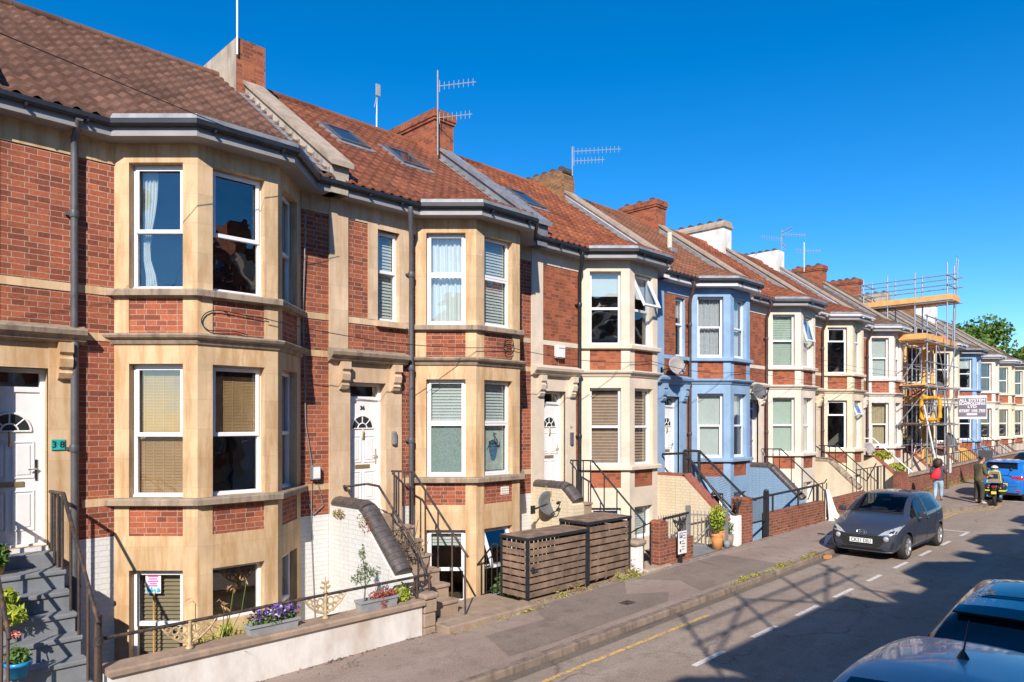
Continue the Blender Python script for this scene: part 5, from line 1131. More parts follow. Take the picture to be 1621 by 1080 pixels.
def hand(parent,w,d,mat,curl=.5,side=1):
    """palm and five separate fingers; w wrist, d pointing direction"""
    w=Vector(w); d=Vector(d).normalized(); a=d.cross(Vector((0,1,0)))
    a=a.normalized() if a.length>.1 else Vector((0,0,1)); n=d.cross(a).normalized()
    ch_=[[(*w,.024),(*(w+d*.045),.036),(*(w+d*.085),.036)]]
    for i,l in enumerate((.070,.082,.076,.060)):
        b=w+d*.085+a*(-.028+.019*i); ch_.append([(*b,.0095),(*(b+d*l*.5+n*side*.012*curl),.009),(*(b+d*l*(1-.3*curl)+n*side*.05*curl),.0075)])
    b=w+d*.04-a*.032; ch_.append([(*b,.012),(*(b+d*.03-a*.022+n*side*.01),.0105),(*(b+d*.058-a*.026+n*side*.025),.009)])
    out=None
    for k,c_ in enumerate(ch_): skin('hand' if k==0 else 'finger',[c_],mat,parent if k==0 else out,1) if k else None; 
    return ch_
def person_body(t,J,skinm):
    """continuous body: torso, neck, head, arms, legs"""
    ch_=[[(*J['pelvis'],.125),(*J['waist'],.115),(*J['chest'],.135),(*J['neck0'],.06),(*J['neck'],.05),(*J['chin'],.068),(*J['head'],.088),(*J['crown'],.070)]]
    for s in 'LR':
        ch_.append([(0,2),(*J['sh'+s],.058),(*J['el'+s],.042),(*J['wr'+s],.028),(*J['ha'+s],.036)])
        ch_.append([(0,0),(*J['hip'+s],.085),(*J['kn'+s],.058),(*J['an'+s],.038),(*J['to'+s],.036)])
    return skin('body',ch_,skinm,t,2)
# woman walking away with a red bag (local +y is forward)
Wx,Wy=30.75,7.75
wt=thing('person','woman with dark curly hair walking away on the pavement, red bag on her back','person',(Wx,Wy,g(Wx)+.1),R(-82))
J=dict(pelvis=(0,0,.88),waist=(0,.01,1.02),chest=(0,0,1.20),neck0=(0,.0,1.34),neck=(0,.01,1.39),chin=(0,.035,1.44),head=(0,.02,1.51),crown=(0,.01,1.57),
 shL=(-.17,0,1.30),elL=(-.23,-.06,1.06),wrL=(-.20,.10,.92),haL=(-.19,.16,.90),shR=(.17,0,1.30),elR=(.25,.02,1.08),wrR=(.27,.20,1.10),haR=(.27,.27,1.12),
 hipL=(-.09,0,.82),knL=(-.09,.06,.46),anL=(-.09,-.12,.11),toL=(-.09,.02,.05),hipR=(.09,0,.82),knR=(.09,.10,.46),anR=(.09,.14,.09),toR=(.09,.28,.04))
bd=person_body(wt,J,K['skin'])
skin('jacket',[[(0,0,.74,(.18,.14)),(0,0,.86,(.185,.14)),(0,.0,1.0,(.175,.13)),(0,0,1.2,(.175,.13)),(0,0,1.34,(.11,.09))],[(0,3),(-.18,0,1.29,.07),(-.235,-.06,1.06,.058),(-.205,.08,.94,.045)],[(0,3),(.18,0,1.29,.07),(.255,.02,1.08,.058),(.27,.17,1.10,.045)]],K['jacket_grey'],bd)
skin('jeans',[[(0,0,.90,(.165,.12)),(0,0,.84,(.17,.125))],[(0,1),(-.095,0,.76,.105),(-.093,.06,.46,.078),(-.09,-.10,.15,.062)],[(0,1),(.095,0,.76,.105),(.093,.10,.46,.078),(.09,.13,.14,.062)]],K['denim'],bd)
skin('hair',[[(0,-.02,1.63,.11),(0,-.03,1.55,.165),(0,-.05,1.46,.18),(0,-.06,1.36,.17),(0,-.06,1.26,.10)]],K['hair'],bd)
for s in (-1,1): skin('shoe',[[(s*.09,-.14 if s<0 else .11,.06,.045),(s*.09,-.06 if s<0 else .2,.05,.048),(s*.09,.02 if s<0 else .30,.035,.032)]],K['shoe'],bd,1)
def add_hand(bd,w,d,mat,side=1,curl=.5):
    w=Vector(w); d=Vector(d).normalized(); a=d.cross(Vector((1,0,0))); a=a.normalized(); n=d.cross(a).normalized()*side
    ch_=[[(*(w-d*.03),.026),(*(w+d*.03),.034),(*(w+d*.07),.034)]]
    o=skin('hand',ch_,mat,bd,1)
    for i,l in enumerate((.066,.078,.072,.056)):
        b=w+d*.075+a*(-.027+.018*i); skin('finger',[[(*(b-d*.02),.0095),(*(b+d*l*.5+n*.012*curl),.009),(*(b+d*l*(1-.3*curl)+n*.05*curl),.0075)]],mat,o,1)
    b=w+d*.03-a*.032; skin('thumb',[[(*(b+a*.012),.012),(*(b+d*.03-a*.02),.0105),(*(b+d*.055-a*.022+n*.02),.009)]],mat,o,1)
K_s=K['skin']
for ch_ in list(bd.children): pass
def add_hands(t,bd,defs):
    for (w,d,s) in defs:
        w=Vector(w); d=Vector(d).normalized(); a=d.cross(Vector((1,0,0))).normalized(); n=d.cross(a).normalized()*s; mb=MB()
        o=skin('hand',[[(*(w-d*.03),.026),(*(w+d*.03),.034),(*(w+d*.07),.034)]],K['skin'],bd,1)
        parts=[o]
        for i,l in enumerate((.066,.078,.072,.056)):
            b=w+d*.075+a*(-.027+.018*i); parts.append(skin('finger',[[(*(b-d*.02),.0095),(*(b+d*l*.5+n*.006),.009),(*(b+d*l*.85+n*.025),.0075)]],K['skin'],None,1))
        b=w+d*.03-a*.032; parts.append(skin('finger',[[(*(b+a*.012),.012),(*(b+d*.03-a*.02),.0105),(*(b+d*.055-a*.022+n*.02),.009)]],K['skin'],None,1))
        bm=bmesh.new()
        for q in parts: bm.from_mesh(q.data)
        bm.to_mesh(o.data); bm.free()
        for f in o.data.polygons: f.use_smooth=True
        for q in parts[1:]: bpy.data.objects.remove(q)
add_hands(wt,bd,[((-.195,.12,.915),(0,.6,-.25),1),((.27,.21,1.11),(0,1,.3),-1)])
bg_=thing('bag','bright red drawstring bag slung on the back of the walking woman','bag',(Wx,Wy,g(Wx)+.95),R(-82)); mb=MB()
zz=[(-.10,.0,.02),(.17,.06,.05),(.19,.09,.16),(.15,.10,.28),(.10,.07,.38),(.05,.03,.44)]
n=14; rows=[]
for (w_,dp,z) in [(.10,.05,-.02),(.16,.10,.03),(.165,.115,.12),(.14,.11,.24),(.10,.08,.33),(.04,.03,.41)]:
    rows.append([(w_*math.cos(6.2832*i/n)*(1+.05*math.sin(5*i))-.10+.26*(z/.4)*.5,-.20+dp*.9*math.sin(6.2832*i/n)-.02,z+.0) for i in range(n)])
mb.raw([p_ for r_ in rows for p_ in r_],[(a*n+i,a*n+(i+1)%n,(a+1)*n+(i+1)%n,(a+1)*n+i) for a in range(len(rows)-1) for i in range(n)],0,True); mb.build('sack',K['red_bag'],bg_); mb=MB(); mb.tube([(-.02,-.2,.38),(.10,-.16,.46),(.13,.0,.44)],.012,0,5); mb.tube([(-.12,-.2,.05),(-.16,-.12,.30),(-.14,0,.42)],.012,0,5); mb.build('strap',K['red_bag'],bg_)
# man standing by the motorcycle, looking down at it
Mx_,My_=30.75,6.42
mt=thing('person','man in olive jacket and dark trousers standing beside the motorcycle, looking down','person',(Mx_,My_,g(Mx_)+.1),R(-128))
J=dict(pelvis=(0,0,.95),waist=(0,.02,1.10),chest=(0,.05,1.32),neck0=(0,.08,1.47),neck=(0,.10,1.52),chin=(0,.17,1.56),head=(0,.15,1.64),crown=(0,.12,1.71),
 shL=(-.19,.05,1.42),elL=(-.22,.08,1.14),wrL=(-.17,.28,1.03),haL=(-.15,.35,1.02),shR=(.19,.05,1.42),elR=(.22,.06,1.14),wrR=(.18,.27,1.03),haR=(.16,.34,1.02),
 hipL=(-.10,0,.90),knL=(-.11,.03,.50),anL=(-.11,-.02,.09),toL=(-.11,.14,.04),hipR=(.10,0,.90),knR=(.11,.05,.50),anR=(.11,.03,.09),toR=(.12,.19,.04))
bd=person_body(mt,J,K['skin'])
skin('jacket',[[(0,0,.78,(.19,.15)),(0,0,.92,(.20,.15)),(0,.02,1.08,(.19,.145)),(0,.05,1.32,(.20,.14)),(0,.08,1.47,(.11,.09))],[(0,3),(-.20,.05,1.41,.082),(-.23,.08,1.14,.066),(-.18,.25,1.04,.05)],[(0,3),(.20,.05,1.41,.082),(.23,.06,1.14,.066),(.19,.24,1.04,.05)]],K['olive'],bd)
skin('trousers',[[(0,0,.98,(.17,.13)),(0,0,.92,(.18,.135))],[(0,1),(-.105,0,.84,.115),(-.112,.03,.50,.088),(-.11,-.015,.13,.07)],[(0,1),(.105,0,.84,.115),(.112,.05,.50,.088),(.11,.03,.13,.07)]],K['dark_trousers'],bd)
skin('hair',[[(0,.135,1.735,.075),(0,.09,1.69,.095),(0,.06,1.63,.075)]],K['hair'],bd)
mb=MB(); mb.lathe([(0,.0),(.013,.004),(.016,.02),(.006,.03)],(0,.235,1.625),0,8,1)
for s in (-1,1): mb.lathe([(0,0),(.011,.01),(.013,.03),(.0,.045)],(s*.088,.14,1.615),0,8); 
mb.build('ears_and_nose',K['skin'],bd); mb=MB()
for s in (-1,1): mb.lathe([(0,0),(.011,0),(0,.012)],(s*.035,.228,1.648),0,8,1)
mb.bar((-.025,.236,1.572),(.025,.236,1.572),.01,.008); mb.build('eyes_and_mouth',K['hair'],bd)
add_hands(mt,bd,[((-.165,.30,1.03),(.1,1,-.1),1),((.175,.29,1.03),(-.1,1,-.1),-1)])
for s,y in ((-1,0),(1,.05)): skin('shoe',[[(s*.112,y-.04,.06,.05),(s*.112,y+.06,.05,.052),(s*.115,y+.16,.035,.036)]],K['shoe_pale'] if s>0 else K['plastic'],bd,1)
# motorcycle seen from behind (local +x forward)
K['hivis']=simple('hi_vis_yellow',(.62,.72,.02),.5,.05); K['bag_grey']=simple('grey_top_bag',(.22,.19,.16),.8,.15)
mc=thing('motorcycle','black motorcycle with yellow striped panniers and a grey top bag, rear to the camera','motorcycle',(31.0,6.0,g(31)+.004),R(4))
def mp_(nm,mat,fn): return cpart(mc,nm,mat,fn)
for wx in (.32,1.62):
    w_=mp_('wheel','rubber',lambda m:m.lathe([(.20,-.05),(.28,-.06),(.31,-.03),(.31,.03),(.28,.06),(.20,.05)],(wx,0,.31),0,24,1)); cpart(w_,'rim','alloy',lambda m:(m.lathe([(.20,-.03),(.21,0),(.20,.03)],(wx,0,.31),0,20,1),[m.bar((wx,0,.31),(wx+.2*math.cos(a),0,.31+.2*math.sin(a)),.025) for a in [i*1.047 for i in range(6)]]))
mp_('frame','plastic',lambda m:(m.tube([(.32,.09,.31),(.75,.10,.42),(1.0,.08,.75)],.03,0,6),m.tube([(.32,-.09,.31),(.75,-.10,.42),(1.0,-.08,.75)],.03,0,6),m.tube([(1.62,.09,.31),(1.40,.09,.95)],.028,0,6),m.tube([(1.62,-.09,.31),(1.40,-.09,.95)],.028,0,6)))
mp_('engine','alloy',lambda m:(m.bevbox(.72,1.15,-.14,.14,.28,.62,.05),m.bevbox(.85,1.1,-.20,.20,.35,.5,.04)))
mp_('seat','plastic',lambda m:m.bevbox(.25,.98,-.14,.14,.74,.86,.05)); mp_('fuel_tank','plastic',lambda m:m.bevbox(.95,1.42,-.15,.15,.78,1.0,.08)); mp_('tail','plastic',lambda m:m.bevbox(.02,.3,-.10,.10,.62,.78,.04))
mp_('handlebar','plastic',lambda m:m.tube([(1.22,.40,1.04),(1.34,.25,1.08),(1.40,0,1.06),(1.34,-.25,1.08),(1.22,-.40,1.04)],.016,0,6))
for s in (-1,1):
    mp_('mirror','plastic',lambda m:(m.tube([(1.32,s*.28,1.07),(1.30,s*.36,1.26)],.009,0,5),m.lathe([(0,-.01),(.06,-.01),(.06,.012),(0,.02)],(1.30,s*.38,1.30),0,12,0)))
    pn=mp_('pannier','plastic',lambda m:m.bevbox(.10,.62,min(s*.13,s*.33),max(s*.13,s*.33),.42,.80,.05)); cpart(pn,'hi_vis_stripe','hivis',lambda m:(m.box(.092,.63,min(s*.14,s*.337),max(s*.14,s*.337),.56,.605)))
    mp_('exhaust','chrome',lambda m:m.tube([(.75,s*.16,.33),(.3,s*.2,.36),(-.05,s*.21,.40)],.04,0,8)); mp_('indicator','terracotta',lambda m:m.lathe([(0,-.03),(.03,-.02),(.03,.02),(0,.03)],(.06,s*.19,.68),0,8,0))
mp_('tail_light','lamp_red',lambda m:m.bevbox(-.01,.03,-.07,.07,.68,.75,.01)); mp_('number_plate','plate_yellow',lambda m:m.bevbox(-.06,-.05,-.08,.08,.46,.56,.003)); mp_('mudguard','plastic',lambda m:m.bevbox(-.05,.1,-.07,.07,.42,.66,.02))
tb=mp_('top_bag','bag_grey',lambda m:m.raw([(.02,-.22,.87),(.02,.22,.87),(.46,.22,.87),(.46,-.22,.87),(.07,-.16,1.28),(.07,.16,1.28),(.42,.16,1.28),(.42,-.16,1.28)],[(0,1,2,3),(4,7,6,5),(0,4,5,1),(1,5,6,2),(2,6,7,3),(3,7,4,0)])); cpart(tb,'window_panel','plastic',lambda m:m.face([(.035,-.13,1.02),(.035,.13,1.02),(.06,.11,1.2),(.06,-.11,1.2)])); cpart(tb,'hi_vis_edge','hivis',lambda m:(m.tube([(.012,-.22,.88),(.06,-.165,1.285),(.06,.165,1.285),(.012,.22,.88)],.014,0,5)))
hm=thing('helmet','pale pink helmet resting on the grey top bag of the motorcycle','helmet',(31.22,6.02,g(31)+1.285)); mb=MB(); mb.lathe([(.09,0),(.125,.03),(.13,.10),(.105,.17),(.06,.21),(0,.225)],(0,0,0),0,18); mb.build('shell',simple('pink_helmet',(.74,.60,.60),.25,.05),hm); mb=MB(); mb.lathe([(.131,.07),(.1325,.10),(.128,.13)],(-.004,0,0),0,18); mb.build('visor',K['plastic'],hm)
# ---------------------------------------------------------------- scaffolding
t=thing('scaffold','galvanised tube scaffolding with orange boards round the ochre yellow house','scaffolding',(37.4,9.3,g(37)+.1)); O=t.location
def sp(nm,mat,fn):
    mb=MB(); fn(mb); return mb.build(nm,K[mat] if isinstance(mat,str) else mat,t,O)
XS=(35.2,36.6,38.0,39.6); YO,YI=9.3,10.5; r_=.03
for x in XS:
    sp('standard','galv',lambda m:m.tube([(x,YO,.5),(x,YO,8.2)],r_,0,7)); sp('standard','galv',lambda m:m.tube([(x,YI,.2),(x,YI,8.0)],r_,0,7))
    for z in (3.3,5.0,7.0): sp('transom','galv',lambda m:m.tube([(x-.05,YO-.2,z+.03),(x-.05,YI+.3,z+.03)],r_*.9,0,6))
for z in (2.3,3.3,4.3,5.0,6.1,7.0,7.6,8.1):
    sp('ledger','galv',lambda m:m.tube([(34.7,YO-.05,z),(40.1,YO-.05,z)],r_*.9,0,6))
    if z in(3.3,5.0,7.0): sp('ledger','galv',lambda m:m.tube([(34.7,YI+.05,z),(40.1,YI+.05,z)],r_*.9,0,6))
for (a,b) in (((39.6,9.24,1.0),(38.0,9.24,5.0)),((38.0,9.24,5.0),(36.6,9.24,7.0)),((35.2,9.24,3.3),(36.6,9.24,5.0)),((35.15,10.4,3.4),(35.15,9.2,5.0)),((35.15,10.5,5.0),(35.15,9.3,7.0))): sp('brace','galv',lambda m:m.tube([a,b],r_*.9,0,6))
sp('brace','white_dull',lambda m:m.tube([(34.9,9.35,4.2),(35.9,9.0,.9)],.04,0,6))
for i in range(4): sp('deck_board','orange_timber',lambda m:m.bevbox(34.9,40.0,YO+.02+.26*i,YO+.26+.26*i,7.06,7.10,.005)); sp('deck_board','timber',lambda m:m.box(34.9,40.0,YO+.02+.26*i,YO+.26+.26*i,3.36,3.40)); sp('deck_board','orange_timber',lambda m:m.box(34.9,40.0,YO+.02+.26*i,YO+.26+.26*i,5.06,5.10))
sp('toe_board','orange_timber',lambda m:m.bevbox(34.9,40.0,YO-.035,YO-.003,7.10,7.34,.005)); sp('toe_board','orange_timber',lambda m:m.bevbox(34.87,34.9,YO,YI+.1,7.10,7.34,.005))
for y_ in (9.65,10.2):
    for z in (2.4,4.2,5.9): sp('ledger','galv',lambda m:m.tube([(34.8,y_,z),(39.9,y_,z)],r_*.8,0,5))
for x in (35.9,37.3,38.8): sp('standard','galv',lambda m:m.tube([(x,10.1,.3),(x,10.1,7.0)],r_*.9,0,6))
for (a,b) in (((36.6,9.24,3.3),(35.2,9.24,5.0)),((38.0,9.24,3.3),(39.6,9.24,5.0)),((36.6,10.4,.6),(38.0,10.4,3.3)),((38.0,9.24,5.1),(39.6,9.24,7.0))): sp('brace','galv',lambda m:m.tube([a,b],r_*.9,0,6))
# chimney lift running back over the roof
for x in (37.4,38.6):
    for y in (9.05,10.4,11.6,12.7): sp('standard','galv',lambda m:m.tube([(x,y,7.0 if y<10 else 7.6),(x,y,10.5 if y>9.5 else 10.8)],r_,0,7))
    for z in (9.0,9.75,10.2): sp('guard_rail','galv',lambda m:m.tube([(x-.04,8.7,z),(x-.04,13.2,z)],r_*.9,0,6))
for y in (9.05,12.7):
    for z in (9.75,10.2): sp('guard_rail','galv',lambda m:m.tube([(37.1,y-.04,z),(38.9,y-.04,z)],r_*.9,0,6))
for i in range(5): sp('deck_board','orange_timber',lambda m:m.box(37.45+.23*i,37.66+.23*i,8.8,13.0,9.04,9.08))
sp('toe_board','orange_timber',lambda m:m.bevbox(37.345,37.375,8.85,13.0,9.08,9.32,.005)); sp('toe_board','orange_timber',lambda m:m.bevbox(37.38,38.6,8.82,8.85,9.08,9.32,.005))
sp('ladder','galv',lambda m:(m.tube([(38.85,9.2,7.1),(38.75,9.0,11.2)],.022,0,6),m.tube([(39.2,9.2,7.1),(39.1,9.0,11.2)],.022,0,6),[m.tube([(38.85-.1*i/16,9.2-.2*i/16,7.1+4.5*i/16),(39.2-.1*i/16,9.2-.2*i/16,7.1+4.5*i/16)],.014,0,5) for i in range(1,16)]))
K['orange_bag']=simple('orange_yellow_tarp',(.62,.31,.02),.6,.15,9)
t2=thing('rubble_bag','bright orange yellow woven bag looped on the scaffolding, hollow in the middle','bag',(35.3,9.1,4.2)); mb=MB(); n=26
for i in range(n):
    a=6.2832*i/n; b=6.2832*(i+1)/n; f=lambda q:(35.15,9.15+.0+.36*max(-1,min(1,1.3*math.cos(q))),4.02+.48*max(-1,min(1,1.25*math.sin(q))))
    mb.tube([f(a),f(b)],[.085+.015*math.sin(7*a),.085+.015*math.sin(7*b)],0,7,False)
mb.build('loop',K['orange_bag'],t2,t2.location); mb=MB()
for i in range(12): mb.leaf((35.15+rng.uniform(-.05,.05),9.15+rng.choice((-1,1))*rng.uniform(.2,.4),4.02+rng.choice((-1,1))*rng.uniform(.42,.6)),.25,0)
mb.build('frayed_ends',K['orange_bag'],t2,t2.location)
t2=thing('tub','orange red builders tub on the middle deck of the scaffolding','tub',(38.9,9.7,7.1)); mb=MB(); mb.lathe([(0,0),(.2,0),(.28,.45),(.26,.45),(.18,.03),(0,.03)],(38.9,9.7,7.1),0,16); mb.build('tub_body',simple('orange_plastic',(.75,.16,.05),.5,.1),t2,t2.location)
# banner
K['banner_grey']=simple('banner_grey',(.20,.18,.22),.7,.06); K['banner_white']=simple('banner_white',(.80,.78,.80),.7,.04)
t=thing('banner','grey and white banner reading ALL SYSTEM SCAFFOLDING LTD, hung on the scaffolding end','banner',(40.3,8.7,3.6)); O=t.location
def bp_(nm,mat,fn):
    mb=MB(); fn(mb); return mb.build(nm,K[mat],t,O)
y0,y1=8.08,9.30
bp_('sheet','banner_white',lambda m:m.box(40.3,40.32,y0,y1,3.58,4.72)); fld=bp_('field','banner_grey',lambda m:m.box(40.288,40.297,y0+.02,y1-.02,3.70,4.60))
for tx,z,s in (('ALL SYSTEM',4.48,.20),('SCAFFOLDING',4.32,.17),('LTD',4.17,.16),('07587 105 755',3.98,.16)):
    o=text_mesh(tx,s,K['banner_white'],fld,.001,bold=.008); w_=max(v.co.x for v in o.data.vertices)-min(v.co.x for v in o.data.vertices); kx=min(1.3,1.10/w_); o.scale=(kx if tx!='LTD' else 1.3,1,1); o.rotation_euler=(R(90),0,R(-90)); o.location=Vector((40.284,(y0+y1)/2,z))-O
bp_('logo_panel','banner_white',lambda m:m.box(40.282,40.286,8.48,8.92,3.76,3.86)); bp_('rule','banner_white',lambda m:m.box(40.282,40.286,y0+.06,y1-.06,3.895,3.905))
# ---------------------------------------------------------------- satellite dishes
K['dish_grey']=simple('dish_grey',(.10,.10,.105),.6,.15,9); K['dish_pale']=simple('dish_pale',(.30,.27,.25),.6,.1,9)
def dish(label,c,wallp,mat='dish_grey',r=.27,d=(-.45,-1,.4)):
    t=thing('satellite_dish',label,'satellite dish',c,0,'satellite dishes'); d=Vector(d).normalized(); q=d.to_track_quat('Z','Y').to_matrix().to_4x4()
    mb=MB(q); mb.lathe([(0,-.075),(r*.35,-.066),(r*.7,-.036),(r,0),(r*1.02,-.008),(r*.7,-.046),(r*.35,-.078),(0,-.088)],(0,0,0),0,24); mb.build('reflector',K[mat],t)
    mb=MB(q); mb.tube([(0,-r*.9,-.02),(0,-r*.75,.30),(0,-.10,.42)],.012,0,6); mb.lathe([(0,-.03),(.03,-.03),(.035,.04),(.02,.10),(0,.10)],(0,-.06,.36),0,10); mb.build('feed_arm',K['plastic'],t)
    mb=MB(); wp=Vector(wallp)-Vector(c); b=q@Vector((0,0,-.09)); mb.tube([b,b*.6+wp*.4,wp],.02,0,6); mb.bevbox(wp.x-.06,wp.x+.06,wp.y-.03,wp.y+.01,wp.z-.09,wp.z+.09,.008); mb.build('wall_bracket',K['plastic'],t)
dish('grey satellite dish low beside the aloe, above the slatted bin stores',(11.72,10.55,1.66),(11.25,10.62,1.55),d=(-.32,-1,.3))
dish('pale satellite dish above the door of the sky blue house',(17.25,10.75,5.02),(17.1,11.2,4.9),'dish_pale')
dish('dark satellite dish at the corner between the sky blue house and the purple door',(22.2,10.75,4.45),(22.05,11.2,4.3))
dish('pale grey satellite dish against the smooth cream stair wall behind the white handrail',(31.35,10.4,2.35),(31.5,10.95,2.2),'dish_pale')
dish('dark satellite dish over the pale grey stair wall under the banner',(41.1,9.8,2.5),(41.3,10.3,2.35),r=.42)
dish('small dark satellite dish on the upper bay beside the scaffolding',(40.9,10.2,5.15),(40.9,10.9,5.0),r=.36)
# ---------------------------------------------------------------- aerials on the chimneys
def yagi(mb,p,d,L,n,e=.10,horiz=False):
    p=Vector(p); d=Vector(d).normalized(); mb.tube([p,p+d*L],.012,0,5); v=Vector((0,0,1)) if not horiz else d.cross(Vector((0,0,1))).normalized()
    for i in range(n):
        q=p+d*L*(i+.4)/n; mb.tube([q-v*e,q+v*e],.0055,0,4)
    q=p+d*.05; mb.tube([q-v*e*1.5,q+v*e*1.5],.008,0,4)
def aerial(label,base,top,arms,mat='aerial',extra=None):
    t=thing('tv_aerial',label,'aerial',base,0,'aerials on the chimneys'); O=t.location; mb=MB(); mb.tube([base,(base[0],base[1],top)],.02,0,6); mb.build('mast',K[mat],t,O)
    for (z,d,L,n) in arms:
        mb=MB(); yagi(mb,(base[0],base[1],z),d,L,n); mb.build('antenna',K['aerial'],t,O)
    if extra:
        mb=MB(); extra(mb); mb.build('panel',K['aerial'],t,O)
    return t
aerial('white aerial mast on the nearest chimney, running out of the top of the picture',(6.28,14.15,10.9),12.95,[(12.7,(.6,-.8,0),.5,5)],'white_dull',lambda m:[m.box(6.30+.05*i,6.33+.05*i,14.1,14.12,12.1,12.35) for i in range(4)])
aerial('small white panel aerial behind the ridge of the house with two skylights',(10.42,15.3,10.6),12.0,[],'white_dull',lambda m:(m.bevbox(10.36,10.50,15.24,15.27,11.75,12.05,.01),m.tube([(10.42,15.3,11.75),(10.28,15.2,11.4)],.012,0,5)))
aerial('tall grey mast with two comb aerials strapped to the red brick chimney',(11.44,14.1,10.2),12.35,[(11.95,(.55,-.83,.02),1.0,8),(11.15,(.55,-.83,.02),.9,8)],'aerial')
aerial('thin mast with two long comb aerials on the buff brick chimney',(17.0,14.35,11.1),12.0,[(11.85,(.6,-.8,.0),1.5,12),(11.55,(.6,-.8,.0),1.0,9)])
aerial('tangle of comb aerials on the far red brick chimney with the ribbed cap',(31.7,14.3,11.2),12.15,[(12.0,(.8,-.6,0),1.2,9),(11.75,(-.9,.3,0),1.3,9),(11.55,(.9,.2,0),1.0,8),(12.05,(-.6,-.8,0),.9,7)],'aerial')
aerial('far white mast with a small aerial between the two brick chimneys left of the scaffolding',(33.9,14.2,10.6),12.0,[(11.6,(.7,-.7,0),.8,6),(11.55,(-.9,.2,0),.7,6)],'white_dull')
t=thing('flue_pipe','short buff clay flue pipe standing on the tiled roof of the sky blue house','flue',(19.8,12.6,9.0)); zz=EZ+.03+SL*(12.7-11.2+.36); mb=MB(); mb.tube([(19.9,12.7,zz-.1),(19.9,12.7,zz+.55)],.085,0,12); mb.build('pipe',K['cream'],t,t.location); mb=MB(); mb.bevbox(19.72,20.08,12.5,12.9,zz-.14,zz+.03,.02); mb.build('flashing_collar',K['lead'],t,t.location)
# ---------------------------------------------------------------- overhead wires
def wire(label,ps,r=.006,sag=.3,group='overhead wires'):
    a,b=Vector(ps[0]),Vector(ps[-1]); n=24; mb=MB(); mb.tube([a.lerp(b,i/n)-Vector((0,0,sag*4*(i/n)*(1-i/n))) for i in range(n+1)],r,0,5); o=mb.build('overhead_wire',K['plastic'],None,tuple(a)); tag(o,label,'wire',group)
t=thing('telegraph_pole','tall brown telegraph pole across the street, out of shot behind the camera','pole',(-7,-1.0,g(-7)+.1)); mb=MB(); mb.tube([(-7,-1,-.5),(-7,-1,8.6)],[.16,.11],0,10); mb.build('pole',K['bark'],t,t.location); mb=MB(); mb.bar((-7.6,-1,8.3),(-6.4,-1,8.3),.09); mb.build('cross_arm',K['bark'],t,t.location)
wire('slim black wire slanting across the eaves of the nearest house',[(-12,5.6,7.8),(5.55,10.02,7.5)],.006,.1)
wire('thin black cable strung from the nearest bay to the bay of the house numbered 36',[(5.0,10.28,5.02),(10.2,10.3,4.98)],.007,.16); wire('thin black cable strung from the bay of number 36 to the alarm box house',[(10.2,10.3,4.98),(15.3,10.3,5.0)],.007,.14)
wire('thin black cable strung from the alarm box house to the sky blue bay',[(15.3,10.3,5.0),(20.4,10.3,5.0)],.007,.16); wire('far thin black cable strung past the cream bays',[(20.4,10.3,5.0),(33,10.2,5.2)],.007,.2)
for i,(dx,zz) in enumerate(((.0,5.25),(.1,5.45),(.2,5.62))): wire(''+['lowest','middle','topmost'][i]+' of three thin cables running parallel along the cream bays',[(24.5,9.9,zz),(40,9.5,zz+.35)],.006,.25)
t=thing('cable_loop','black cable loop clipped to the brick panel of the nearest bay','cable',(4.6,10.33,4.95)); mb=MB(); mb.tube([(4.35+.22*math.cos(a)-.02*a,10.335,4.92+.16*math.sin(a)) for a in [1.0+i*.3 for i in range(12)]]+[(4.55,10.335,4.80),(4.75,10.335,4.76)],.008,0,5); mb.tube([(4.38,10.335,5.08),(4.7,10.335,5.05),(5.05,10.32,5.03)],.008,0,5); mb.build('cable_run',K['plastic'],t,t.location)
t=thing('cable_loop','coiled black cable clipped to the brick panel of the bay of number 36','cable',(10.2,10.33,4.9)); mb=MB()
for rr_,cz in ((.13,5.08),(.15,4.98),(.12,4.86)): mb.tube([(10.25+rr_*math.cos(a),10.335,cz+rr_*.7*math.sin(a)) for a in [i*.45 for i in range(15)]],.007,0,5)
mb.build('cable_run',K['plastic'],t,t.location)
t=thing('cable_loop','cables running down the brick strip beside the nearest bay to the white meter box','cable',(6.2,11.15,4)); mb=MB(); mb.tube([(6.12,11.1,7.0),(6.10,11.16,5.2),(6.16,11.17,3.4),(6.28,11.17,2.7)],.011,0,5); mb.tube([(6.28,11.17,2.5),(6.26,11.17,1.6),(6.34,11.17,-.1)],.008,0,5); mb.tube([(6.36,11.17,2.5),(6.5,11.17,2.0),(6.3,11.17,1.85),(6.2,11.17,2.1)],.007,0,5); mb.build('cable_run',K['galvp'],t,t.location)
t=thing('meter_box','small pale grey meter box on the brick strip left of the steps of number 36','box',(6.3,11.15,2.6)); mb=MB(); mb.bevbox(6.24,6.40,11.08,11.185,2.46,2.70,.012); mb.build('case',K['galvp'],t,t.location); mb=MB(); mb.bevbox(6.255,6.385,11.072,11.082,2.48,2.68,.006); mb.build('lid',K['white_dull'],t,t.location)
t=thing('alarm_box','white burglar alarm box on red brick above the hood of the cream trimmed house','alarm box',(12.72,11.15,5.1)); mb=MB(); mb.bevbox(12.58,12.86,11.06,11.185,4.96,5.26,.025); mb.build('case',K['white_dull'],t,t.location); mb=MB(); mb.bevbox(12.60,12.84,11.045,11.062,5.19,5.245,.006); mb.build('lamp',K['blind_green'],t,t.location); mb=MB(); mb.tube([(12.72,11.17,4.96),(12.72,11.17,4.74)],.01,0,5); mb.build('cable_run',K['galvp'],t,t.location)
t=thing('key_safe','small grey key safe on the stone pilaster right of the door numbered 36','key safe',(7.98,11.15,3.1)); mb=MB(); mb.bevbox(7.93,8.03,11.10,11.17,3.02,3.28,.025); mb.build('case',K['galvp'],t,t.location)
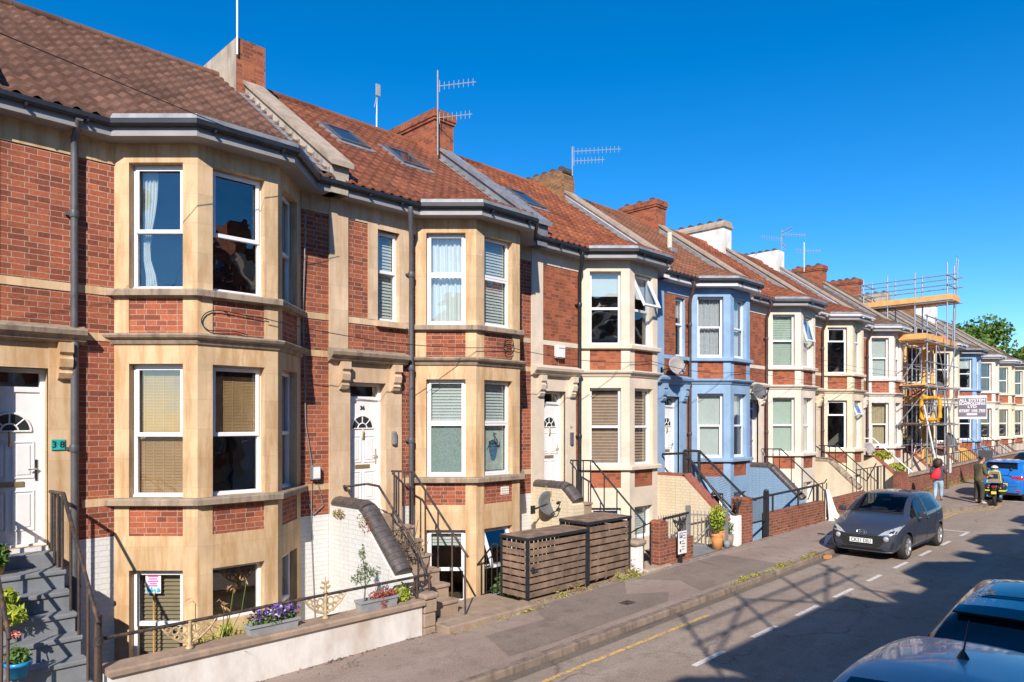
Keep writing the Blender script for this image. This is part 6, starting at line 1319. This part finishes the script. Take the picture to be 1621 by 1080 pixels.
t=thing('intercom','dark entry phone on the cream pilaster beside the door of the alarm box house','intercom',(13.2,11.15,3)); mb=MB(); mb.bevbox(13.14,13.24,11.12,11.17,2.9,3.2,.01); mb.build('case',K['dish_grey'],t,t.location); n=text_mesh('34',.09,K['plastic'],t,.001,name='door_number'); n.rotation_euler=(R(90),0,0); n.location=Vector((13.19,11.166,3.32))-t.location
t=thing('number_plaque','turquoise tile plaque reading 38 on the stone door pilaster','plaque',(2.5,11.15,3.15)); mb=MB(); mb.bevbox(2.40,2.56,11.148,11.168,3.08,3.225,.006); mb.build('tile',simple('turquoise_glaze',(.03,.36,.33),.2,.25,14),t,t.location); n=text_mesh('3 8',.118,K['plastic'],t,.001,bold=.002); n.rotation_euler=(R(90),0,0); n.location=Vector((2.48,11.1455,3.152))-t.location
# air brick in the bay panel of 36
t=thing('air_brick','pale terracotta air brick set in the lower brick panel of the bay of number 36','air brick',(10.15,10.35,2.05)); mb=MB(); mb.box(10.05,10.27,10.362,10.376,1.98,2.14); mb.build('grid',K['render_white'],t,t.location); mb=MB()
for i in range(4):
    for j in range(3): mb.box(10.065+.05*i,10.10+.05*i,10.358,10.363,1.99+.05*j,2.02+.05*j)
mb.build('hole_pattern',K['render'],t,t.location)
# ---------------------------------------------------------------- things in the windows of 38 and 36
FM,_=faces(BX[1])[0]; FM=Matrix.Translation((0,YF,0))@FM
def inwin(M,name,label,cat,build_fn):
    o=M@Vector((.45,.25,.6)); t=thing(name,label,cat,o); build_fn(t,M); return t
def plac(t,M):
    q=MB(M); q.box(.37,.59,.150,.158,.98,1.28); q.build('poster_sheet',simple('pale_pink_sheet',(.78,.70,.76),.7,.06),t,t.location)
    q=MB(M); r=random.Random(3)
    for i,(z,w_) in enumerate(((1.225,.15),(1.19,.12),(1.155,.15),(1.12,.10),(1.09,.13))): q.box(.48-w_/2,.48+w_/2,.146,.149,z-.009,z+.009)
    q.build('poster_blocks',simple('hot_pink',(.75,.08,.35),.7,.1),t,t.location); q=MB(M)
    for i in range(26):
        s,z=r.uniform(.385,.575),r.choice((r.uniform(.99,1.07),r.uniform(1.0,1.05))); rr_=r.uniform(.008,.02); q.raw([(s+rr_*math.cos(a),.1455-.0002*i,z+rr_*math.sin(a)) for a in [k*1.047 for k in range(6)]],[(0,1,2,3,4,5)])
    q.build('poster_dots',simple('teal_ink',(.05,.42,.50),.7,.3,40),t,t.location); q=MB(M); q.box(.47,.495,.16,.175,-.05,1.0); q.build('stick',K['orange_timber'],t,t.location)
inwin(FM,'placard','pink and teal placard on an orange stick in the basement window of number 38','placard',plac)
FM2,_=faces(BX[2])[1]; FM2=Matrix.Translation((0,YF,0))@FM2
def postr(t,M):
    q=MB(M); q.box(.30,.93,.215,.225,2.48,3.28); q.build('poster_sheet',simple('pale_painted_sheet',(.62,.64,.56),.8,.18,7),t,t.location); r=random.Random(9)
    q=MB(M); q.raw([(.66+.12*math.cos(a)*(1+.2*math.sin(3*a)),.211,2.88+.22*math.sin(a)) for a in [k*.45 for k in range(14)]],[tuple(range(14))]); q.build('blue_shape',simple('blue_brushwork',(.12,.25,.38),.8,.4,20),t,t.location); q=MB(M)
    for i in range(16): 
        s,z=r.uniform(.5,.85),r.uniform(2.95,3.22); q.tube([(s,.208,z),(s+r.uniform(-.06,.06),.208,z+r.uniform(-.05,.05)),(s+r.uniform(-.1,.1),.208,z+r.uniform(-.08,.08))],.008,0,4)
    for i in range(7): q.box(.34,.40,.208,.211,2.52+.1*i,2.56+.1*i)
    q.build('dark_strokes',K['plastic'],t,t.location)
inwin(FM2,'poster','hand painted poster with a blue shape, in the lower front pane of number 36','poster',postr)
# ---------------------------------------------------------------- plants
def plant(name,label,cat,loc,parts,group=None):
    t=thing(name,label,cat,loc,0,group)
    for (nm,mat,fn) in parts:
        mb=MB(); fn(mb); mb.build(nm,K[mat],t,t.location)
    return t
def ell(mb,c,rad,n,size,seed=0,flat=0,asp=.55,shell=.35):
    r=random.Random(seed); c=Vector(c)
    for i in range(n):
        v=Vector((r.gauss(0,1),r.gauss(0,1),r.gauss(0,1))); v.normalize(); v*=r.random()**shell
        mb.leaf(c+Vector((v.x*rad[0],v.y*rad[1],v.z*rad[2])),size,0,flat,r,asp)
def trough(m,x0,x1,y0,y1,z0,z1):
    m.raw([(x0+.02,y0+.02,z0),(x1-.02,y0+.02,z0),(x1-.02,y1-.02,z0),(x0+.02,y1-.02,z0),(x0,y0,z1),(x1,y0,z1),(x1,y1,z1),(x0,y1,z1)],[(3,2,1,0),(0,1,5,4),(1,2,6,5),(2,3,7,6),(3,0,4,7)]); m.box(x0-.012,x1+.012,y0-.012,y0+.006,z1-.035,z1); m.box(x0-.012,x0+.006,y0+.006,y1,z1-.035,z1); m.box(x0+.006,x1,y0+.006,y1-.006,z1-.05,z1-.04)
K['trough_grey']=simple('grey_trough',(.27,.28,.29),.7,.15,8); CT=.645
plant('planter','grey trough of purple and white violas on the coping','planter',(4.5,9.1,CT),[('trough','trough_grey',lambda m:trough(m,4.17,4.87,9.0,9.18,CT,CT+.14)),('leaves','leaf',lambda m:ell(m,(4.52,9.08,CT+.19),(.38,.13,.11),420,.055,1)),('flowers','violet',lambda m:ell(m,(4.52,9.05,CT+.27),(.38,.13,.09),150,.055,2,asp=1)),('pale_flowers','petal_white',lambda m:ell(m,(4.5,9.05,CT+.24),(.36,.14,.10),60,.04,3,asp=1))],'troughs of plants')
plant('planter','grey trough with red leafed plants and a sage green sapling on the coping','planter',(6.2,9.1,CT),[('trough','trough_grey',lambda m:trough(m,5.86,6.52,8.99,9.18,CT,CT+.16)),('red_leaves','leaf_red',lambda m:(ell(m,(6.3,9.07,CT+.20),(.26,.11,.07),260,.05,4),ell(m,(6.25,8.98,CT+.08),(.06,.02,.12),40,.05,5))),('stem','bark',lambda m:(m.tube([(5.98,9.1,CT+.1),(6.0,9.1,CT+.45),(5.95,9.1,CT+.85)],[.012,.009,.004],0,5),m.tube([(6.0,9.1,CT+.35),(6.12,9.08,CT+.55)],.005,0,5),m.tube([(6.0,9.1,CT+.3),(5.85,9.12,CT+.5)],.005,0,5))),
 ('sage_leaves','leaf_pale',lambda m:(ell(m,(5.97,9.1,CT+.55),(.13,.10,.18),170,.05,6),ell(m,(5.94,9.1,CT+.85),(.06,.06,.14),70,.045,7),ell(m,(6.16,9.08,CT+.55),(.10,.07,.09),70,.045,8),ell(m,(5.85,9.12,CT+.48),(.09,.07,.08),50,.045,9)))],'troughs of plants')
plant('potted_plant','lime green bushy plant at the right end of the coping','plant',(6.68,9.12,CT),[('leaves','leaf_lime',lambda m:ell(m,(6.68,9.12,CT+.13),(.15,.12,.13),330,.05,10)),('stem','bark',lambda m:m.tube([(6.68,9.12,CT),(6.68,9.12,CT+.12)],.01,0,5))])
def lily(m):
    r=random.Random(5)
    for i in range(70):
        b=Vector((3.95+r.uniform(-.28,.35),9.55+r.uniform(-.15,.2),.15)); d=Vector((r.gauss(0,.35),r.gauss(0,.3),0)); L=r.uniform(.4,.75)
        p0=b;p1=b+d*.4+Vector((0,0,L*.75));p2=b+d*1.1+Vector((0,0,L*.8)); w_=Vector((-d.y,d.x,0)); w_=w_.normalized()*.012 if w_.length>1e-3 else Vector((.012,0,0))
        m.raw([p0-w_,p0+w_,p1-w_,p1+w_,p2],[(0,1,3,2),(2,3,4)])
ST=[(3.62,1.12,-.10),(4.0,1.05,.0),(4.12,1.20,.16),(4.3,1.30,.22),(4.05,.95,.05)]
plant('day_lily','clump of day lilies with peach buds growing behind the low white wall','plant',(3.95,9.55,-.4),[('leaves','leaf_lime',lily),('stalks','leaf',lambda m:[m.tube([(3.9+dx*.2,9.5,.3),(x-dx*.2,9.45,z*.7),(x,9.4,z)],.006,0,5) for x,z,dx in ST]),('flowers','petal_peach',lambda m:[[m.leaf((x+k*.03*random.Random(k).choice((-1,1)),9.39,z+.02*k),.11,0,0,random.Random(int(x*99)+k),.3) for k in range(4)] for x,z,dx in ST])])
plant('potted_plant','yellow green shrub at the top of the grey steps, cut by the left edge','plant',(1.72,10.72,1.57),[('leaves','leaf',lambda m:ell(m,(1.70,10.7,1.80),(.16,.16,.17),320,.09,21)),('pot','terracotta',lambda m:m.lathe([(0,0),(.09,0),(.12,.14),(.1,.14),(0,.10)],(1.70,10.72,1.57),0,14))],'pot plants on the grey steps')
plant('potted_plant','bright lime leafy plant halfway down the grey steps, cut by the left edge','plant',(1.68,10.1,1.35),[('leaves','leaf_lime',lambda m:(ell(m,(1.68,10.05,1.38),(.15,.16,.14),230,.10,22),ell(m,(1.68,9.85,1.25),(.20,.14,.12),200,.12,23,asp=.3))),('pot','terracotta',lambda m:m.lathe([(0,0),(.09,0),(.12,.14),(.1,.14),(0,.10)],(1.66,9.98,1.125),0,14))],'pot plants on the grey steps')
K['blue_pot']=simple('blue_glazed_pot',(.02,.25,.52),.3,.1,5)
plant('potted_plant','bright blue pot with green leaves and a pink flower, low on the grey steps','plant',(1.68,9.36,.67),[('pot','blue_pot',lambda m:m.lathe([(0,0),(.09,0),(.12,.13),(.135,.13),(.135,.17),(.115,.17),(.10,.12),(0,.12)],(1.70,9.36,.67),0,18)),('leaves','leaf',lambda m:ell(m,(1.70,9.36,.90),(.13,.13,.09),200,.06,24)),('flower','pink',lambda m:(ell(m,(1.68,9.42,1.12),(.05,.05,.04),60,.04,25,asp=1))),('stem','leaf',lambda m:m.tube([(1.70,9.37,.85),(1.68,9.42,1.12)],.006,0,5))],'pot plants on the grey steps')
stair_rail(1,'black handrail on the left of the grey steps, cut by the left edge',.10,'rust_iron',True,.02)
plant('aloe','spiky yellow green plant on the stair wall above the grey satellite dish','plant',(12.05,10.75,2.0),[('leaves','leaf_dry',lambda m:[m.leaf((12.0+random.Random(i).uniform(-.16,.16),10.7+random.Random(i+50).uniform(-.15,.1),1.85+random.Random(i+90).uniform(-.12,.2)),.34,0,-.4,random.Random(i),.18) for i in range(60)]),('green_leaves','leaf_lime',lambda m:ell(m,(12.0,10.65,1.9),(.16,.12,.16),50,.2,31,asp=.25))])
def twigs(m,x,y,z,n=26,s=.35,seed=0):
    r=random.Random(seed)
    for i in range(n):
        p=Vector((x+r.gauss(0,.05),y+r.gauss(0,.25),z)); p.z+=-(10.2-p.y)*.0; q=p+Vector((r.uniform(-.2,.25),r.uniform(-.2,.2),r.uniform(-.1,s))); m.tube([p,p.lerp(q,.5)+Vector((r.gauss(0,.03),0,r.gauss(0,.03))),q],.006,0,4)
plant('dead_creeper','grey dead creeper tangled in the handrail beside the dark coping of number 36','plant',(7.12,9.7,1.4),[('twigs','bark',lambda m:twigs(m,7.15,9.75,1.35,60,.45,3)),('dry_leaves','leaf_dry',lambda m:(ell(m,(7.15,9.8,1.5),(.12,.25,.2),70,.03,33)))])
plant('wall_plants','rusty and green moss plants growing under the dark coping of number 36','plant',(6.66,10.2,1.9),[('leaves','leaf_dry',lambda m:(ell(m,(6.62,10.85,1.86),(.05,.22,.09),170,.05,34),ell(m,(6.64,10.15,1.80),(.06,.18,.14),110,.04,35))),('red_leaves','leaf_red',lambda m:ell(m,(6.64,10.05,1.72),(.05,.14,.16),110,.035,36)),('green_leaves','leaf',lambda m:ell(m,(6.74,9.55,1.32),(.07,.08,.07),110,.03,37))])
plant('ferns','green ferny plants in the sunk yard below the basement window of number 36','plant',(9.9,10.1,-.2),[('leaves','leaf',lambda m:ell(m,(9.85,10.0,.2),(.3,.22,.35),260,.14,38,asp=.35))])
# pots by the metal gate
for i,(label,x,y,r_,h_,mat) in enumerate((('round orange terracotta pot at the front of the pot group by the metal gate',16.35,9.05,.15,.36,'terracotta'),('taller terracotta pot behind the round orange one, carrying the yellow green shrub',16.75,9.2,.15,.42,'terracotta'),('small grey pot at the foot of the chalky white post',16.72,8.98,.09,.18,'trough_grey'),('mossy brown pot against the chalky white post',16.98,9.05,.11,.30,'dirty_stone'))):
    t=thing('plant_pot',label,'plant pot',(x,y,g(x)+.115),0,'pots by the metal gate'); mb=MB(); mb.lathe([(0,0),(r_*.68,0),(r_*.95,h_*.55),(r_,h_*.8),(r_*.9,h_*.9),(r_*1.02,h_*.94),(r_*1.02,h_),(r_*.86,h_),(r_*.8,h_*.8),(0,h_*.8)],(0,0,0),0,20); mb.build('pot',K[mat],t); mb=MB(); mb.lathe([(r_*.84,h_*.9),(0,h_*.92)],(0,0,0),0,14); mb.build('earth',K['soil'],t)
plant('shrub','yellow green leafy shrub in the taller terracotta pot','plant',(16.7,9.2,.8),[('leaves','leaf_lime',lambda m:(ell(m,(16.62,9.18,1.0),(.25,.2,.36),420,.10,41,asp=.4),)),('inner_leaves','leaf',lambda m:ell(m,(16.65,9.2,.9),(.2,.18,.3),200,.09,42)),('stem','bark',lambda m:[m.tube([(16.72,9.2,.5),(16.5+.1*i,9.2,1.35)],.008,0,5) for i in range(4)])])
plant('shrub','small dark leafed plant with white flowers in the mossy pot','plant',(16.98,9.05,.5),[('leaves','leaf',lambda m:ell(m,(16.97,9.05,.72),(.13,.12,.2),160,.06,43)),('flowers','petal_white',lambda m:ell(m,(16.95,9.0,.75),(.13,.1,.18),30,.03,44,asp=1))])
plant('wall_plants','bright green trailing plant on the red coped stairs with the white rails','plant',(31.8,9.8,1.7),[('leaves','leaf_lime',lambda m:(ell(m,(31.9,10.05,2.05),(.2,.45,.2),300,.12,45),ell(m,(31.95,9.5,1.6),(.2,.4,.16),240,.12,46)))])
# weeds nobody could count
def weeds(name,pts,mat,seed,size=.07):
    r=random.Random(seed); mb=MB()
    for (x0,x1,y0,y1,n,h) in pts:
        for i in range(n):
            x=r.uniform(x0,x1); k=.06+.94*(math.sin(x*1.9+seed*.2)*math.sin(x*5.3+1))**2
            if r.random()>k: continue
            y=r.uniform(y0,y1); mb.leaf((x,y,g(x)+.1+r.random()**2*h*k),size,0,.2,r,.4)
    o=mb.build(name,K[mat]); tag(o,None,None,None,'stuff'); return o
weeds('weeds',[(7.3,9.6,8.6,8.75,260,.09),(9.6,13.0,8.80,9.05,900,.22),(12.2,13.0,8.85,9.0,320,.5),(12.8,17.2,6.95,7.1,900,.10),(17.2,17.6,6.95,7.1,90,.1),(23.2,25.5,8.7,8.9,500,.25),(29.8,31.2,8.75,8.95,360,.4),(32.8,43,8.7,8.95,1500,.4),(26,29,7.0,7.4,500,.06)],'leaf_dry',1)
weeds('weeds',[(7.4,9.6,8.6,8.72,170,.07),(9.6,10.4,8.75,9.0,240,.14),(10.9,11.6,8.75,9.0,240,.16),(12.0,12.9,8.72,9.0,520,.28),(13.0,17.2,6.95,7.08,1100,.10),(23.2,25.5,8.7,8.9,300,.2),(33,43,8.7,8.95,1300,.35),(5.0,5.2,8.86,8.93,40,.22)],'leaf_lime',2,.06)
weeds('moss',[(2.5,7.2,8.86,8.95,700,.02),(2.5,9.4,8.5,8.7,200,.02),(13.2,20,8.8,8.95,500,.03),(19.8,22.3,8.86,8.95,150,.03)],'bark',3,.05)
# white cloth over the wall end
t=thing('cloth','crumpled white cloth hanging over the end of the long low brick wall','cloth',(23.2,8.9,.9)); mb=MB(); n,mn=22,12; P=[]
for j in range(mn+1):
    v=j/mn; z=1.32-1.02*v; hw=.10+.30*v
    for i in range(n+1):
        u=i/n*2-1; P.append((22.95+.42*v+u*hw,8.90-.10*v+.06*math.sin(u*8+v*2)*(.4+v)+.025*math.sin(u*19+v*3),z+.06*math.sin(u*6+1)*v))
mb.raw(P,[(j*(n+1)+i,j*(n+1)+i+1,(j+1)*(n+1)+i+1,(j+1)*(n+1)+i) for j in range(mn) for i in range(n)],0,True); o=mb.build('sheet',K['curtain'],t,t.location)
t=thing('brick','loose orange brick on the road at the kerb by the grey hatchback','brick',(17.6,6.8,g(17.6))); mb=MB(); mb.bevbox(-.12,.12,-.06,.06,0,.075,.01); mb.build('block',K['terracotta'],t)
# lamp post far along the pavement
t=thing('sign_post','brown post with a small white plate on the far pavement, left of the man','post',(35.6,8.6,g(35.6)+.1)); mb=MB(); mb.tube([(0,0,-.1),(0,0,2.3)],.055,0,8); mb.build('post',K['bark'],t); mb=MB(); mb.bevbox(.03,.30,-.08,-.06,.7,1.15,.01); mb.build('plate',K['white_dull'],t)
t=thing('wheelie_bin','dark rectangular board on a post behind the head of the man','board',(38.2,7.9,g(38)+.1)); mb=MB(); mb.bevbox(-.02,.02,-.45,.10,.75,1.62,.01); mb.build('board',K['seat_fabric'],t); mb=MB(); mb.box(-.03,.03,-.20,-.14,0,.75); mb.build('post',K['seat_fabric'],t); t.name='notice_board'
# drain cover on the pavement
t=thing('drain_cover','small square iron drain cover set in the pavement patch','cover',(10.7,7.72,g(10.7)+.105)); mb=MB(); mb.bevbox(-.14,.14,-.10,.10,-.02,.006,.004); mb.build('plate',K['rust_iron'],t); mb=MB(); [mb.box(-.10+.05*i,-.08+.05*i,-.07,.07,.0061,.009) for i in range(5)]; mb.build('ribs',K['rust_iron'],t)
# ---------------------------------------------------------------- trees and houses far beyond the terrace
def tree(label,x,y,top,rad,seed,n=2600,size=.55):
    r=random.Random(seed); z0=g(x)-.4; t=thing('broadleaf_tree',label,'tree',(x,y,z0),0,'trees beyond the terrace'); O=t.location; mb=MB(); h=top-z0
    mb.tube([(x,y,z0),(x+.2,y,z0+h*.3),(x+.1,y+.2,z0+h*.55),(x,y,z0+h*.8)],[.4,.32,.22,.08],0,9); cl=[]
    for i in range(15):
        a=r.uniform(0,6.28); e=r.uniform(.1,1)**.7; d=Vector((math.cos(a)*rad*.75*e,math.sin(a)*rad*.75*e,r.uniform(-.30,.42)*h*(1-.5*e)*.9)); c=Vector((x,y,z0+h*.62))+d; cl.append((c,rad*r.uniform(.28,.48)))
        mb.tube([(x+.1,y,z0+h*.35+r.uniform(0,h*.2)),Vector((x,y,z0+h*.5)).lerp(c,.6),c],[.16,.09,.03],0,6)
    cl.append((Vector((x,y,top-rad*.3)),rad*.38)); mb.build('trunk',K['bark'],t,O); mb=MB()
    for (c,q) in cl:
        for i in range(n//len(cl)):
            v=Vector((r.gauss(0,1),r.gauss(0,1),r.gauss(0,1))); v.normalize(); v*=q*r.random()**.4; v.z*=.75
            mb.leaf(c+v,size,0,.1,r,.7)
    mb.build('crown',K['leaf_tree'],t,O); return t
tree('broad green tree behind the scaffolding tower, its top just showing',98,23.5,15.6,5.0,11); tree('tall bright green tree right of the scaffolding, above the far roofs',101,20.0,16.4,6.2,12,3400); tree('lower green tree at the right end of the far roofs',108,19.0,13.4,4.4,13,2200); tree('small green tree near the right edge, below the red roofs',100,16.6,9.6,2.6,14,1400)
K['far_wall']=simple('far_cream_wall',(.58,.46,.34),.9,.1,1); K['far_roof']=simple('far_red_roof',(.28,.10,.06),.9,.15,2)
for i,(x,y,w_,d_,e,rdg,label,mm) in enumerate(((128,25.5,6,7,12.2,15.0,'far cream gabled house with a red roof, above the trees at the right edge','far_wall'),(131,20.6,6,6,12.6,15.4,'far red brick house with a red roof at the right edge','brick_low'))):
    t=thing('far_house',label,'house',(x,y,g(x)-.4),0,'houses far beyond the trees'); O=t.location; z0=g(x)-.5
    mb=MB(); mb.box(x,x+d_,y-w_/2,y+w_/2,z0,e); mb.prism([(y-w_/2,e),(y,rdg),(y+w_/2,e)],0,x+.01,x+d_-.01); mb.build('wall',K[mm],t,O)
    mb=MB(); mb.prism([(y-w_/2-.3,e-.2),(y,rdg+.12),(y+w_/2+.3,e-.2),(y+w_/2+.3,e),(y,rdg+.32),(y-w_/2-.3,e)],0,x-.3,x+d_+.3); ro=mb.build('roof',K['far_roof'],t,O); mb=MB(); mb.box(x+2,x+2.8,y-.5,y+.5,rdg-.5,rdg+1.3); mb.build('chimney',K['brick_low'],ro,O)
    for yy in (-1.5,1.2):
        for zz in (e-2.2,e-5): mb=MB(); mb.box(x-.03,x+.02,y+yy-.5,y+yy+.5,zz,zz+1.4); mb.build('window',K['pane_dark'],t,O)
# ---------------------------------------------------------------- scaffolding on the house behind the camera: its lattice throws the crossing shadows on the road
t=thing('scaffold','tube lattice on the eaves across the street, known only by its crossing shadow','scaffolding',(2,-3.4,8)); O=t.location
def lp(nm,fn):
    mb=MB(); fn(mb); mb.build(nm,K['galv'],t,O)
YL=-2.76
for z in (8.12,8.66): lp('guard_rail',lambda m:m.tube([(.3,YL,z),(7.0,YL,z)],.035,0,6))
for i in range(4):
    x=.55+i*2.0; lp('standard',lambda m:m.tube([(x,YL+.05,g(x)),(x,YL+.05,9.1)],.035,0,6)); lp('transom',lambda m:m.tube([(x,YL+.2,7.45),(x,-4.0,7.45)],.03,0,6))
for a_,b_ in (((.55,7.7),(2.55,8.9)),((2.55,8.9),(4.55,7.8)),((4.55,7.7),(6.6,9.0))): lp('brace',lambda m:m.tube([(a_[0],YL-.06,a_[1]),(b_[0],YL-.06,b_[1])],.032,0,6))
for i in range(5): lp('deck_board',lambda m:m.box(.4,5.6,YL-.24-.25*i,YL-.005-.25*i,7.50,7.56))
lp('toe_board',lambda m:m.box(.4,5.6,YL,YL+.03,7.45,7.66))
